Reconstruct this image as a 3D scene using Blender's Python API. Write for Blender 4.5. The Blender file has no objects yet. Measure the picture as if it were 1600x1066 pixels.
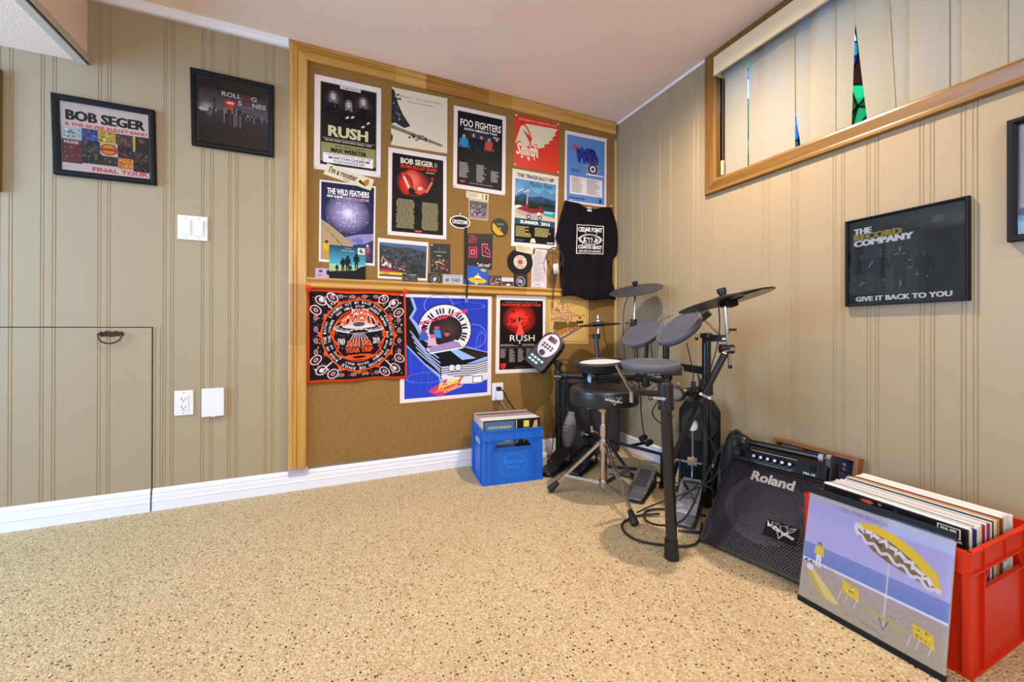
import bpy, bmesh, math, random
from mathutils import Vector, Matrix
R = random.Random(11)
sc = bpy.context.scene
COL = sc.collection
PI = math.pi

# ---------------------------------------------------------------- camera
cam = bpy.data.cameras.new('camera')
cam.sensor_width = 36.0
cam.lens = 620.53 / 1600 * 36
cam.shift_y = -23.93 / 1600
cam.clip_start = 0.02
co = bpy.data.objects.new('camera', cam)
COL.objects.link(co)
_y, _p, _r = 0.4118, 0.0021, 0.0021
fw = Vector((math.sin(_y) * math.cos(_p), math.cos(_y) * math.cos(_p), math.sin(_p)))
rt = Vector((math.cos(_y), -math.sin(_y), 0))
up = rt.cross(fw)
r2 = rt * math.cos(_r) + up * math.sin(_r)
u2 = -rt * math.sin(_r) + up * math.cos(_r)
m3 = Matrix((r2, u2, -fw)).transposed()
co.matrix_world = Matrix.Translation((-1.7613, -2.2348, 0.8119)) @ m3.to_4x4()
sc.camera = co

# ---------------------------------------------------------------- colour management, world, lights
sc.view_settings.view_transform = 'Standard'
sc.view_settings.look = 'None'
sc.view_settings.gamma = 1.0
sc.view_settings.use_curve_mapping = False
sc.view_settings.exposure = 0.36

world = bpy.data.worlds.new('world')
sc.world = world
world.use_nodes = True
bg = world.node_tree.nodes['Background']
bg.inputs[0].default_value = (0.62, 0.80, 1.0, 1)
bg.inputs[1].default_value = 4.0


def area_light(name, loc, target, sx, sy, power, color, spread=PI):
    l = bpy.data.lights.new(name, 'AREA')
    l.shape = 'RECTANGLE'
    l.size = sx
    l.size_y = sy
    l.energy = power
    l.color = color
    l.spread = spread
    o = bpy.data.objects.new(name, l)
    o.location = loc
    d = Vector(target) - Vector(loc)
    o.rotation_euler = d.to_track_quat('-Z', 'Y').to_euler()
    COL.objects.link(o)
    return o


def pot_light(name, loc, power, color, angle=165, blend=0.55, radius=0.035):
    l = bpy.data.lights.new(name, 'SPOT')
    l.energy = power
    l.color = color
    l.spot_size = math.radians(angle)
    l.spot_blend = blend
    l.shadow_soft_size = radius
    o = bpy.data.objects.new(name, l)
    o.location = loc
    COL.objects.link(o)
    return o


WARM = (1.0, 0.80, 0.55)
NEUT = (1.0, 0.85, 0.66)
POTS = [(-0.60, -1.08), (-0.62, -2.65), (-2.15, -1.08), (-2.15, -2.65), (-3.55, -1.7), (-3.55, -3.2)]  # assumed positions of unseen ceiling lamps
for _i, (_x, _yy) in enumerate(POTS):
    pot_light('assumed_pot_lamp', (_x, _yy, 2.195), (100, 28, 38, 34, 26, 26)[_i], NEUT, 166, 1.0, 0.022)
# assumed cool daylight lamp at an assumed unseen opening in the left wall
area_light('assumed_daylight_left', (-4.35, -1.0, 1.15), (0, -0.6, 0.55), 1.2, 1.5, 46, (0.22, 0.56, 1.0))
area_light('fill_back', (-2.2, -4.25, 1.35), (-1.5, 0, 1.3), 2.6, 1.3, 10, (1.0, 0.90, 0.84))  # added fill lamp behind the camera to brighten the room
# sky light falling on the high window in the right wall
area_light('daylight_right', (0.62, -1.7, 1.95), (0.0, -1.6, 1.85), 2.2, 0.7, 26, (0.62, 0.80, 1.0))

# ---------------------------------------------------------------- helpers


def lin(c):
    return tuple(((x / 12.92) if x <= 0.04045 else ((x + 0.055) / 1.055) ** 2.4) for x in c[:3])


def hx(s):
    return tuple(int(s[i:i + 2], 16) / 255 for i in (0, 2, 4))


_M = {}


def mat(name, c, rough=0.5, metal=0.0, spec=0.5, bump=None, var=None, coat=0.0):
    """c is sRGB hex; bump=(scale,strength,dist); var=(scale,amount) brightness noise"""
    if name in _M:
        return _M[name]
    m = bpy.data.materials.new(name)
    m.use_nodes = True
    nt = m.node_tree
    b = nt.nodes['Principled BSDF']
    col = lin(hx(c))
    b.inputs['Base Color'].default_value = (*col, 1)
    b.inputs['Roughness'].default_value = rough
    b.inputs['Metallic'].default_value = metal
    b.inputs['Specular IOR Level'].default_value = spec
    if coat:
        b.inputs['Coat Weight'].default_value = coat
    tc = nt.nodes.new('ShaderNodeTexCoord')
    if var:
        n = nt.nodes.new('ShaderNodeTexNoise')
        n.inputs['Scale'].default_value = var[0]
        n.inputs['Detail'].default_value = 4
        nt.links.new(tc.outputs['Object'], n.inputs['Vector'])
        r = nt.nodes.new('ShaderNodeValToRGB')
        a = var[1]
        r.color_ramp.elements[0].position = 0.3
        r.color_ramp.elements[1].position = 0.7
        r.color_ramp.elements[0].color = (*[x * (1 - a) for x in col], 1)
        r.color_ramp.elements[1].color = (*[min(1, x * (1 + a)) for x in col], 1)
        nt.links.new(n.outputs['Fac'], r.inputs['Fac'])
        nt.links.new(r.outputs['Color'], b.inputs['Base Color'])
    if bump:
        n = nt.nodes.new('ShaderNodeTexNoise')
        n.inputs['Scale'].default_value = bump[0]
        n.inputs['Detail'].default_value = 3
        nt.links.new(tc.outputs['Object'], n.inputs['Vector'])
        bp = nt.nodes.new('ShaderNodeBump')
        bp.inputs['Strength'].default_value = bump[1]
        bp.inputs['Distance'].default_value = bump[2]
        nt.links.new(n.outputs['Fac'], bp.inputs['Height'])
        nt.links.new(bp.outputs['Normal'], b.inputs['Normal'])
    _M[name] = m
    return m


def wood(name, c1, c2, axis, rough=0.4, scale=1.0):
    m = bpy.data.materials.new(name)
    m.use_nodes = True
    nt = m.node_tree
    b = nt.nodes['Principled BSDF']
    b.inputs['Roughness'].default_value = rough
    tc = nt.nodes.new('ShaderNodeTexCoord')
    mp = nt.nodes.new('ShaderNodeMapping')
    s = [38 * scale] * 3
    s['XYZ'.index(axis)] = 1.6 * scale
    mp.inputs['Scale'].default_value = s
    nt.links.new(tc.outputs['Object'], mp.inputs['Vector'])
    n = nt.nodes.new('ShaderNodeTexNoise')
    n.inputs['Scale'].default_value = 1.0
    n.inputs['Detail'].default_value = 5
    n.inputs['Distortion'].default_value = 0.6
    nt.links.new(mp.outputs['Vector'], n.inputs['Vector'])
    r = nt.nodes.new('ShaderNodeValToRGB')
    r.color_ramp.elements[0].position = 0.32
    r.color_ramp.elements[1].position = 0.68
    r.color_ramp.elements[0].color = (*lin(hx(c1)), 1)
    r.color_ramp.elements[1].color = (*lin(hx(c2)), 1)
    nt.links.new(n.outputs['Fac'], r.inputs['Fac'])
    nt.links.new(r.outputs['Color'], b.inputs['Base Color'])
    bp = nt.nodes.new('ShaderNodeBump')
    bp.inputs['Strength'].default_value = 0.15
    bp.inputs['Distance'].default_value = 0.001
    nt.links.new(n.outputs['Fac'], bp.inputs['Height'])
    nt.links.new(bp.outputs['Normal'], b.inputs['Normal'])
    return m


def print_mat(name, rough, spec):
    m = bpy.data.materials.new(name)
    m.use_nodes = True
    nt = m.node_tree
    b = nt.nodes['Principled BSDF']
    a = nt.nodes.new('ShaderNodeVertexColor')
    a.layer_name = 'Col'
    nt.links.new(a.outputs['Color'], b.inputs['Base Color'])
    b.inputs['Roughness'].default_value = rough
    b.inputs['Specular IOR Level'].default_value = spec
    return m


PRINT = print_mat('printed_ink', 0.5, 0.18)
CLOTHPRINT = print_mat('printed_cloth', 0.9, 0.1)

_org = {}


class MB:
    def __init__(s, T=None):
        s.v, s.f, s.c, s.mi = [], [], [], []
        s.T = T
        s.cur = 0

    def add(s, vs, fs, col=None, mi=None):
        b = len(s.v)
        if s.T is not None:
            vs = [s.T @ Vector(v) for v in vs]
        s.v += [tuple(v) for v in vs]
        for f in fs:
            s.f.append([b + i for i in f])
            s.c.append(col)
            s.mi.append(s.cur if mi is None else mi)
        return s

    def box(s, a, b, col=None):
        x0, y0, z0 = [min(a[i], b[i]) for i in range(3)]
        x1, y1, z1 = [max(a[i], b[i]) for i in range(3)]
        return s.add([(x0, y0, z0), (x1, y0, z0), (x1, y1, z0), (x0, y1, z0), (x0, y0, z1), (x1, y0, z1), (x1, y1, z1), (x0, y1, z1)],
                     [(0, 3, 2, 1), (4, 5, 6, 7), (0, 1, 5, 4), (1, 2, 6, 5), (2, 3, 7, 6), (3, 0, 4, 7)], col)

    def obox(s, c, ax, ay, az, sx, sy, sz, col=None):
        c, ax, ay, az = Vector(c), Vector(ax).normalized(), Vector(ay).normalized(), Vector(az).normalized()
        vs = [c + ax * (i * sx / 2) + ay * (j * sy / 2) + az * (k * sz / 2) for k in (-1, 1) for i, j in ((-1, -1), (1, -1), (1, 1), (-1, 1))]
        return s.add(vs, [(0, 3, 2, 1), (4, 5, 6, 7), (0, 1, 5, 4), (1, 2, 6, 5), (2, 3, 7, 6), (3, 0, 4, 7)], col)

    def bar(s, p0, p1, w, h, upv=(0, 0, 1), col=None):
        p0, p1 = Vector(p0), Vector(p1)
        d = p1 - p0
        side = d.cross(Vector(upv))
        if side.length < 1e-6:
            side = d.cross(Vector((1, 0, 0)))
        side.normalize()
        u = side.cross(d).normalized()
        return s.obox((p0 + p1) / 2, d, side, u, d.length, w, h, col)

    def cyl(s, p0, p1, r0, r1=None, n=16, cap=True, col=None):
        r1 = r0 if r1 is None else r1
        p0, p1 = Vector(p0), Vector(p1)
        d = (p1 - p0).normalized()
        a = d.orthogonal().normalized()
        b = d.cross(a)
        vs = []
        for p, r in ((p0, r0), (p1, r1)):
            for i in range(n):
                t = 2 * PI * i / n
                vs.append(p + (a * math.cos(t) + b * math.sin(t)) * r)
        fs = [(i, (i + 1) % n, n + (i + 1) % n, n + i) for i in range(n)]
        if cap:
            fs += [tuple(range(n - 1, -1, -1)), tuple(range(n, 2 * n))]
        return s.add(vs, fs, col)

    def tube(s, pts, r, n=8, smooth=4, cap=True):
        P = [Vector(p) for p in pts]
        if smooth and len(P) > 2:
            Q = []
            E = [P[0] * 2 - P[1]] + P + [P[-1] * 2 - P[-2]]
            for i in range(1, len(E) - 2):
                for k in range(smooth):
                    t = k / smooth
                    a, b, c, d = E[i - 1], E[i], E[i + 1], E[i + 2]
                    Q.append(0.5 * ((2 * b) + (c - a) * t + (2 * a - 5 * b + 4 * c - d) * t * t + (3 * b - a - 3 * c + d) * t ** 3))
            P = Q + [P[-1]]
        vs, fs = [], []
        prev = None
        for i, p in enumerate(P):
            d = (P[min(i + 1, len(P) - 1)] - P[max(i - 1, 0)]).normalized()
            a = d.orthogonal().normalized() if prev is None else (prev - d * prev.dot(d)).normalized()
            prev = a
            b = d.cross(a)
            for k in range(n):
                t = 2 * PI * k / n
                vs.append(p + (a * math.cos(t) + b * math.sin(t)) * r)
        for i in range(len(P) - 1):
            for k in range(n):
                fs.append((i * n + k, i * n + (k + 1) % n, (i + 1) * n + (k + 1) % n, (i + 1) * n + k))
        if cap:
            fs += [tuple(range(n - 1, -1, -1)), tuple(range((len(P) - 1) * n, len(P) * n))]
        return s.add(vs, fs)

    def lathe(s, prof, o, axis=(0, 0, 1), n=32, sx=1.0):
        """prof: list of (radius, height) along axis"""
        o, d = Vector(o), Vector(axis).normalized()
        a = d.orthogonal().normalized()
        b = d.cross(a)
        vs, fs = [], []
        for r, h in prof:
            for i in range(n):
                t = 2 * PI * i / n
                vs.append(o + d * h + (a * math.cos(t) * sx + b * math.sin(t)) * max(r, 1e-5))
        for j in range(len(prof) - 1):
            for i in range(n):
                fs.append((j * n + i, j * n + (i + 1) % n, (j + 1) * n + (i + 1) % n, (j + 1) * n + i))
        fs += [tuple(range(n - 1, -1, -1)), tuple(range((len(prof) - 1) * n, len(prof) * n))]
        return s.add(vs, fs)

    def ext(s, poly, o, ux, uy, along, L, m0=0.0, m1=0.0, col=None):
        """prism: 2D poly in (ux,uy) from o, extruded L along; ends mitred by m*x"""
        o, ux, uy, al = Vector(o), Vector(ux), Vector(uy), Vector(along)
        n = len(poly)
        vs = [o + ux * x + uy * y + al * (m0 * x) for x, y in poly] + [o + ux * x + uy * y + al * (L + m1 * x) for x, y in poly]
        fs = [(i, (i + 1) % n, n + (i + 1) % n, n + i) for i in range(n)]
        fs += [tuple(range(n - 1, -1, -1)), tuple(range(n, 2 * n))]
        return s.add(vs, fs, col)

    def build(s, name, m, parent=None, org=None, smooth=False, bevel=0.0, label=None, seg=2):
        if parent is not None:
            o3 = _org[parent.name]
        else:
            o3 = Vector(org) if org is not None else Vector((0, 0, 0))
        me = bpy.data.meshes.new(name)
        me.from_pydata([(x - o3.x, y - o3.y, z - o3.z) for x, y, z in s.v], [], s.f)
        ms = m if isinstance(m, (list, tuple)) else [m]
        for k in ms:
            me.materials.append(k)
        if len(ms) > 1:
            me.polygons.foreach_set('material_index', s.mi)
        if any(c is not None for c in s.c):
            at = me.color_attributes.new('Col', 'FLOAT_COLOR', 'CORNER')
            buf = []
            for f, c in zip(s.f, s.c):
                if c is None:
                    c = (1, 1, 1)
                if isinstance(c[0], (tuple, list)):
                    for k in c:
                        buf += [*lin(k), 1.0]
                else:
                    buf += [*lin(c), 1.0] * len(f)
            at.data.foreach_set('color', buf)
        else:
            bm = bmesh.new()
            bm.from_mesh(me)
            bmesh.ops.recalc_face_normals(bm, faces=bm.faces)
            bm.to_mesh(me)
            bm.free()
        if smooth:
            me.shade_smooth()
            me.set_sharp_from_angle(angle=math.radians(38))
        me.update()
        o = bpy.data.objects.new(name, me)
        COL.objects.link(o)
        if parent is not None:
            o.parent = parent
        else:
            o.location = o3
        _org[o.name] = o3
        if bevel:
            md = o.modifiers.new('bevel', 'BEVEL')
            md.width = bevel
            md.segments = seg
            md.limit_method = 'ANGLE'
            md.angle_limit = math.radians(35)
        if label:
            o['label'] = label
        return o


def thing(name, label, cat, loc, group=None):
    o = bpy.data.objects.new(name, None)
    o.empty_display_size = 0.05
    COL.objects.link(o)
    o.location = loc
    _org[o.name] = Vector(loc)
    return tag(o, label, cat, group)


def tag(o, label, cat, group=None):
    o['label'] = label
    o['category'] = cat
    if group:
        o['group'] = group
    return o


def struct(o):
    o['kind'] = 'structure'
    return o


def structure_root(name, loc):
    o = bpy.data.objects.new(name, None)
    COL.objects.link(o)
    o.location = loc
    _org[o.name] = Vector(loc)
    o['kind'] = 'structure'
    return o


# ---------------------------------------------------------------- flat print
_T = {}


def text_geo(s, bold, shear, res):
    k = (s, bold, shear, res)
    if k in _T:
        return _T[k]
    cu = bpy.data.curves.new('t', 'FONT')
    cu.body = s
    cu.size = 1.0
    cu.offset = bold
    cu.shear = shear
    cu.resolution_u = res
    cu.fill_mode = 'FRONT'
    ob = bpy.data.objects.new('t', cu)
    me = ob.to_mesh()
    vs = [(v.co.x, v.co.y) for v in me.vertices]
    fs = [tuple(p.vertices) for p in me.polygons]
    ob.to_mesh_clear()
    bpy.data.objects.remove(ob)
    bpy.data.curves.remove(cu)
    xs, ys = [v[0] for v in vs], [v[1] for v in vs]
    _T[k] = (vs, fs, min(xs), min(ys), max(xs), max(ys))
    return _T[k]


class Art:
    """flat print on a real surface: u right, v up, w off the paper"""

    def __init__(s, q=None, fn=None, base=0.0002, step=0.00002, curved=0.0):
        s.curved = curved
        if curved:
            s.real = fn
            s.P = lambda u, v, w: Vector((u, v, w))
        elif fn:
            s.P = fn
        else:
            TL, TR, BR, BL = [Vector(c) for c in q]
            n = (TR - TL).cross(TL - BL).normalized()
            s.P = lambda u, v, w: (BL * (1 - u) + BR * u) * (1 - v) + (TL * (1 - u) + TR * u) * v + n * w
        s.pic, s.txt = MB(), MB()
        s.w, s.step, s.base = base, step, base
        s.tw = base + 0.0012
        s.win = [(0, 0, 1, 1)]

    def sub(s, u0, v0, u1, v1):
        s.win.append((u0, v0, u1, v1))

    def pop(s):
        s.win.pop()

    def m(s, u, v):
        a = s.win[-1]
        return a[0] + u * (a[2] - a[0]), a[1] + v * (a[3] - a[1])

    def poly(s, pts, c, adv=True):
        if adv:
            s.w += s.step
        s.pic.add([s.P(*s.m(u, v), s.w) for u, v in pts], [tuple(range(len(pts)))], c)

    def rect(s, u0, v0, u1, v1, c, adv=True):
        s.poly([(u0, v0), (u1, v0), (u1, v1), (u0, v1)], c, adv)

    def grad(s, u0, v0, u1, v1, ct, cb, n=1):
        s.w += s.step
        s.pic.add([s.P(*s.m(*p), s.w) for p in ((u0, v0), (u1, v0), (u1, v1), (u0, v1))], [(0, 1, 2, 3)], (cb, cb, ct, ct))

    def ell(s, cu, cv, ru, rv, c, n=20, rot=0, adv=True):
        cr, sr = math.cos(rot), math.sin(rot)
        s.poly([(cu + ru * math.cos(t) * cr - rv * math.sin(t) * sr, cv + ru * math.cos(t) * sr + rv * math.sin(t) * cr)
                for t in [2 * PI * i / n for i in range(n)]], c, adv)

    def glow(s, cu, cv, ru, rv, ci, c_o, n=20):
        s.w += s.step
        vs = [s.P(*s.m(cu, cv), s.w)] + [s.P(*s.m(cu + ru * math.cos(2 * PI * i / n), cv + rv * math.sin(2 * PI * i / n)), s.w) for i in range(n)]
        b = len(s.pic.v)
        for i in range(n):
            s.pic.f.append([b, b + 1 + i, b + 1 + (i + 1) % n])
            s.pic.c.append((ci, c_o, c_o))
            s.pic.mi.append(0)
        s.pic.v += [tuple(v) for v in vs]

    def ring(s, cu, cv, ru, rv, th, c, n=36, a0=0, a1=2 * PI, adv=True):
        if adv:
            s.w += s.step
        vs, fs = [], []
        for i in range(n + 1):
            t = a0 + (a1 - a0) * i / n
            for k in (1, 1 - th):
                vs.append(s.P(*s.m(cu + ru * k * math.cos(t), cv + rv * k * math.sin(t)), s.w))
        for i in range(n):
            fs.append((2 * i, 2 * i + 2, 2 * i + 3, 2 * i + 1))
        s.pic.add(vs, fs, c)

    def line(s, pts, th, c, adv=True, asp=1.0):
        if adv:
            s.w += s.step
        vs, fs = [], []
        n = len(pts)
        for i, (u, v) in enumerate(pts):
            a, b = pts[max(0, i - 1)], pts[min(n - 1, i + 1)]
            dx, dy = (b[0] - a[0]), (b[1] - a[1]) * asp
            L = math.hypot(dx, dy) or 1
            nx, ny = -dy / L * th / 2, dx / L * th / 2 / asp
            vs += [s.P(*s.m(u + nx, v + ny), s.w), s.P(*s.m(u - nx, v - ny), s.w)]
        for i in range(n - 1):
            fs.append((2 * i, 2 * i + 2, 2 * i + 3, 2 * i + 1))
        s.pic.add(vs, fs, c)

    def frame(s, u0, v0, u1, v1, tu, tv, c):
        s.w += s.step
        s.rect(u0, v0, u1, v0 + tv, c, 0)
        s.rect(u0, v1 - tv, u1, v1, c, 0)
        s.rect(u0, v0 + tv, u0 + tu, v1 - tv, c, 0)
        s.rect(u1 - tu, v0 + tv, u1, v1 - tv, c, 0)

    def text(s, t, u0, v0, u1, v1, c, bold=0.015, shear=0.0, fn=None, res=2):
        vs, fs, x0, y0, x1, y1 = text_geo(t, min(bold, 0.022), shear, res)
        s.w += s.step
        s.tw = s.w
        f = fn or (lambda a, b: (u0 + a * (u1 - u0), v0 + b * (v1 - v0)))
        e = max(0.0, bold - 0.022) * 0.9
        n = 1 if e < 0.006 else (2 if e < 0.02 else 4)
        W_ = (x1 - x0) + 2 * e
        for k in range(n):
            dx = e if n == 1 else 2 * e * k / (n - 1)
            s.tw += s.step * 0.15
            s.txt.add([s.P(*s.m(*f((x - x0 + dx) / W_, (y - y0) / (y1 - y0))), s.tw) for x, y in vs], fs, c)

    def arc(s, t, cu, cv, ru, rv, a0, a1, h, c, bold=0.02, res=1):
        """letters along an ellipse arc from a0 to a1 (radians), clockwise if a1<a0"""
        n = len(t)
        sg = -1 if a1 < a0 else 1
        st = (a1 - a0) / n
        for i, ch in enumerate(t):
            if ch == ' ':
                continue
            ac = a0 + st * (i + 0.5)
            wd = abs(st) * 0.8

            def f(a, b, ac=ac, wd=wd):
                th = ac + sg * (a - 0.5) * wd
                k = 1 + (b - 0.5) * h * (1 if sg < 0 else -1)
                return cu + ru * k * math.cos(th), cv + rv * k * math.sin(th)
            s.text(ch, 0, 0, 0, 0, c, bold, 0, f, res)

    def micro(s, u0, v0, u1, v1, rows, c, fill=0.55, just='l', wmin=0.55, rnd=None):
        rnd = rnd or R
        s.w += s.step
        rh = (v1 - v0) / rows
        for i in range(rows):
            v = v1 - rh * (i + 1) + rh * (1 - fill) / 2
            L = (u1 - u0) * rnd.uniform(wmin, 1)
            a = u0 if just == 'l' else (u0 + u1 - L) / 2
            e = a + L
            while a < e - 1e-4:
                w = min(e - a, (u1 - u0) * rnd.uniform(0.06, 0.2))
                s.rect(a, v, a + w * 0.86, v + rh * fill, c, 0)
                a += w

    def blobs(s, u0, v0, u1, v1, n, cols, r0, r1, asp=1.0, rnd=None):
        rnd = rnd or R
        for i in range(n):
            if i % 6 == 0:
                s.w += s.step
            r = rnd.uniform(r0, r1)
            cu, cv = rnd.uniform(u0 + r, u1 - r), rnd.uniform(v0 + r * asp, v1 - r * asp)
            k = rnd.choice((3, 4, 5, 6))
            ph = rnd.uniform(0, 6)
            s.poly([(cu + r * rnd.uniform(0.6, 1) * math.cos(ph + 2 * PI * j / k), cv + r * asp * rnd.uniform(0.6, 1) * math.sin(ph + 2 * PI * j / k)) for j in range(k)], rnd.choice(cols), False)

    def person(s, u, v, h, skin, top, legs, hair=None, asp=0.66, arms=True):
        """simple printed figure: feet at v, height h, asp = canvas width/height correction"""
        a = h / asp

        def q(pts, c):
            s.poly([(u + x * a, v + y * h) for x, y in pts], c)
        if legs:
            q([(-0.09, 0), (-0.03, 0), (0.0, 0.45), (0.03, 0), (0.09, 0), (0.10, 0.52), (-0.10, 0.52)], legs)
        q([(-0.10, 0.48), (0.10, 0.48), (0.15, 0.80), (0.06, 0.85), (-0.06, 0.85), (-0.15, 0.80)], top)
        if arms:
            q([(-0.15, 0.80), (-0.11, 0.82), (-0.13, 0.55), (-0.17, 0.46), (-0.20, 0.48)], top)
            q([(0.15, 0.80), (0.11, 0.82), (0.13, 0.55), (0.17, 0.46), (0.20, 0.48)], top)
        if hair:
            s.ell(u, v + 0.915 * h, 0.085 * a, 0.085 * h, hair, 10)
        s.ell(u, v + 0.90 * h, 0.055 * a, 0.075 * h, skin, 10)

    def bend(s, mb):
        bm = bmesh.new()
        ids = {}
        lay = bm.loops.layers.float_color.new('c')
        vv = [bm.verts.new(v) for v in mb.v]
        for f, c in zip(mb.f, mb.c):
            try:
                bf = bm.faces.new([vv[i] for i in f])
            except ValueError:
                continue
            for k, l in enumerate(bf.loops):
                cc = c[k] if isinstance(c[0], (tuple, list)) else c
                l[lay] = (*cc[:3], 1)
        bmesh.ops.triangulate(bm, faces=bm.faces)
        for _ in range(6):
            es = [e for e in bm.edges if e.calc_length() > s.curved]
            if not es:
                break
            bmesh.ops.subdivide_edges(bm, edges=es, cuts=1)
            bmesh.ops.triangulate(bm, faces=[f for f in bm.faces if len(f.verts) > 3])
        bm.verts.index_update()
        o = MB()
        o.v = [tuple(s.real(*v.co)) for v in bm.verts]
        for f in bm.faces:
            o.f.append([l.vert.index for l in f.loops])
            o.c.append(tuple(tuple(l[lay])[:3] for l in f.loops))
            o.mi.append(0)
        bm.free()
        return o

    def build(s, parent, names=('picture', 'lettering'), m=None):
        m = m or PRINT
        if s.curved:
            s.pic, s.txt = s.bend(s.pic), s.bend(s.txt)
        out = []
        if s.pic.f:
            out.append(s.pic.build(names[0], m, parent))
        if s.txt.f:
            out.append(s.txt.build(names[1], m, parent))
        return out


PAPER = mat('poster_paper', 'e6dadc', 0.5, spec=0.25)


def wallquad(q, wall, off):
    return [Vector((a, -off, b)) if wall == 'A' else Vector((-off, a, b)) for a, b in q]


def sheet(name, label, cat, q, wall='A', off=0.0085, th=0.0008, m=None, group=None, bow=0.0):
    """a paper sheet hung flat on the wall; returns (object, Art)"""
    Q = wallquad(q, wall, off)
    n = (Q[1] - Q[0]).cross(Q[0] - Q[3]).normalized()
    mb = MB()
    vs = [c + n * k for k in (-th, 0) for c in Q]
    mb.add(vs, [(0, 1, 2, 3), (7, 6, 5, 4), (0, 4, 5, 1), (1, 5, 6, 2), (2, 6, 7, 3), (3, 7, 4, 0)])
    o = mb.build(name, m or PAPER, org=(Q[2] + Q[3]) / 2)
    tag(o, label, cat, group)
    return o, Art(Q)


def pins(o, q, wall='A', off=0.0085, which=(0, 1), m=None):
    Q = wallquad(q, wall, off)
    n = (Q[1] - Q[0]).cross(Q[0] - Q[3]).normalized()
    cen = (Q[0] + Q[1] + Q[2] + Q[3]) / 4
    for i in which:
        p = Q[i] + (cen - Q[i]).normalized() * 0.012
        mb = MB()
        mb.lathe([(0.0015, 0.0), (0.0015, 0.002), (0.0045, 0.003), (0.0045, 0.0045), (0.0028, 0.006), (0.0022, 0.009), (0.004, 0.0115), (0.0035, 0.0125)], p, n, 10)
        mb.build('pushpin', m or mat('clear_plastic_pin', 'e8e2da', 0.2), o, smooth=True)
# ---------------------------------------------------------------- room shell
H = 2.214


def carpet_mat():
    m = bpy.data.materials.new('speckled_carpet')
    m.use_nodes = True
    nt = m.node_tree
    N, L = nt.nodes, nt.links
    b = N['Principled BSDF']
    b.inputs['Roughness'].default_value = 0.95
    b.inputs['Specular IOR Level'].default_value = 0.1
    tc = N.new('ShaderNodeTexCoord')

    def noise(scale, det=3):
        n = N.new('ShaderNodeTexNoise')
        n.inputs['Scale'].default_value = scale
        n.inputs['Detail'].default_value = det
        L.new(tc.outputs['Object'], n.inputs['Vector'])
        return n

    def vor(scale):
        n = N.new('ShaderNodeTexVoronoi')
        n.inputs['Scale'].default_value = scale
        L.new(tc.outputs['Object'], n.inputs['Vector'])
        return n

    def ramp(src, stops, interp='LINEAR'):
        r = N.new('ShaderNodeValToRGB')
        r.color_ramp.interpolation = interp
        while len(r.color_ramp.elements) < len(stops):
            r.color_ramp.elements.new(0.5)
        for e, (p, c) in zip(r.color_ramp.elements, stops):
            e.position = p
            e.color = (*c, 1)
        L.new(src, r.inputs['Fac'])
        return r.outputs['Color']

    v0 = vor(210)
    sep0 = N.new('ShaderNodeSeparateColor')
    L.new(v0.outputs['Color'], sep0.inputs['Color'])
    base = ramp(sep0.outputs['Red'], [(0.0, lin(hx('b29a74'))), (0.3, lin(hx('c0a983'))), (0.6, lin(hx('c9b28c'))), (0.85, lin(hx('d8c7a8'))), (1.0, lin(hx('bb9a6c')))])
    big = noise(2.2, 2)
    mixb = N.new('ShaderNodeMix')
    mixb.data_type = 'RGBA'
    mixb.blend_type = 'MULTIPLY'
    mixb.inputs['Factor'].default_value = 0.35
    L.new(base, mixb.inputs['A'])
    L.new(ramp(big.outputs['Fac'], [(0.3, (0.80, 0.76, 0.70)), (0.7, (1, 1, 1))]), mixb.inputs['B'])
    cur = mixb.outputs['Result']
    for scale, thr, pick, c in ((84, 0.0030, 0.68, [(0.0, lin(hx('352a26'))), (0.45, lin(hx('4a382c'))), (0.7, lin(hx('3a4250'))), (0.85, lin(hx('8a4a2a')))]),
                                (120, 0.0022, 0.74, [(0.0, lin(hx('8a5a3c'))), (0.4, lin(hx('54422f'))), (0.7, lin(hx('b06a3a')))])):
        v = vor(scale)
        lt = N.new('ShaderNodeMath')
        lt.operation = 'LESS_THAN'
        lt.inputs[1].default_value = thr * scale
        L.new(v.outputs['Distance'], lt.inputs[0])
        sep = N.new('ShaderNodeSeparateColor')
        L.new(v.outputs['Color'], sep.inputs['Color'])
        gt = N.new('ShaderNodeMath')
        gt.operation = 'GREATER_THAN'
        gt.inputs[1].default_value = pick
        L.new(sep.outputs['Green'], gt.inputs[0])
        mu = N.new('ShaderNodeMath')
        mu.operation = 'MULTIPLY'
        L.new(lt.outputs[0], mu.inputs[0])
        L.new(gt.outputs[0], mu.inputs[1])
        sc_ = ramp(sep.outputs['Blue'], c, 'CONSTANT')
        mx = N.new('ShaderNodeMix')
        mx.data_type = 'RGBA'
        L.new(mu.outputs[0], mx.inputs['Factor'])
        L.new(cur, mx.inputs['A'])
        L.new(sc_, mx.inputs['B'])
        cur = mx.outputs['Result']
    L.new(cur, b.inputs['Base Color'])
    bp = N.new('ShaderNodeBump')
    bp.inputs['Strength'].default_value = 0.9
    bp.inputs['Distance'].default_value = 0.004
    inv = N.new('ShaderNodeMath')
    inv.operation = 'SUBTRACT'
    inv.inputs[0].default_value = 1.0
    L.new(v0.outputs['Distance'], inv.inputs[1])
    L.new(inv.outputs[0], bp.inputs['Height'])
    L.new(bp.outputs['Normal'], b.inputs['Normal'])
    return m


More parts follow.
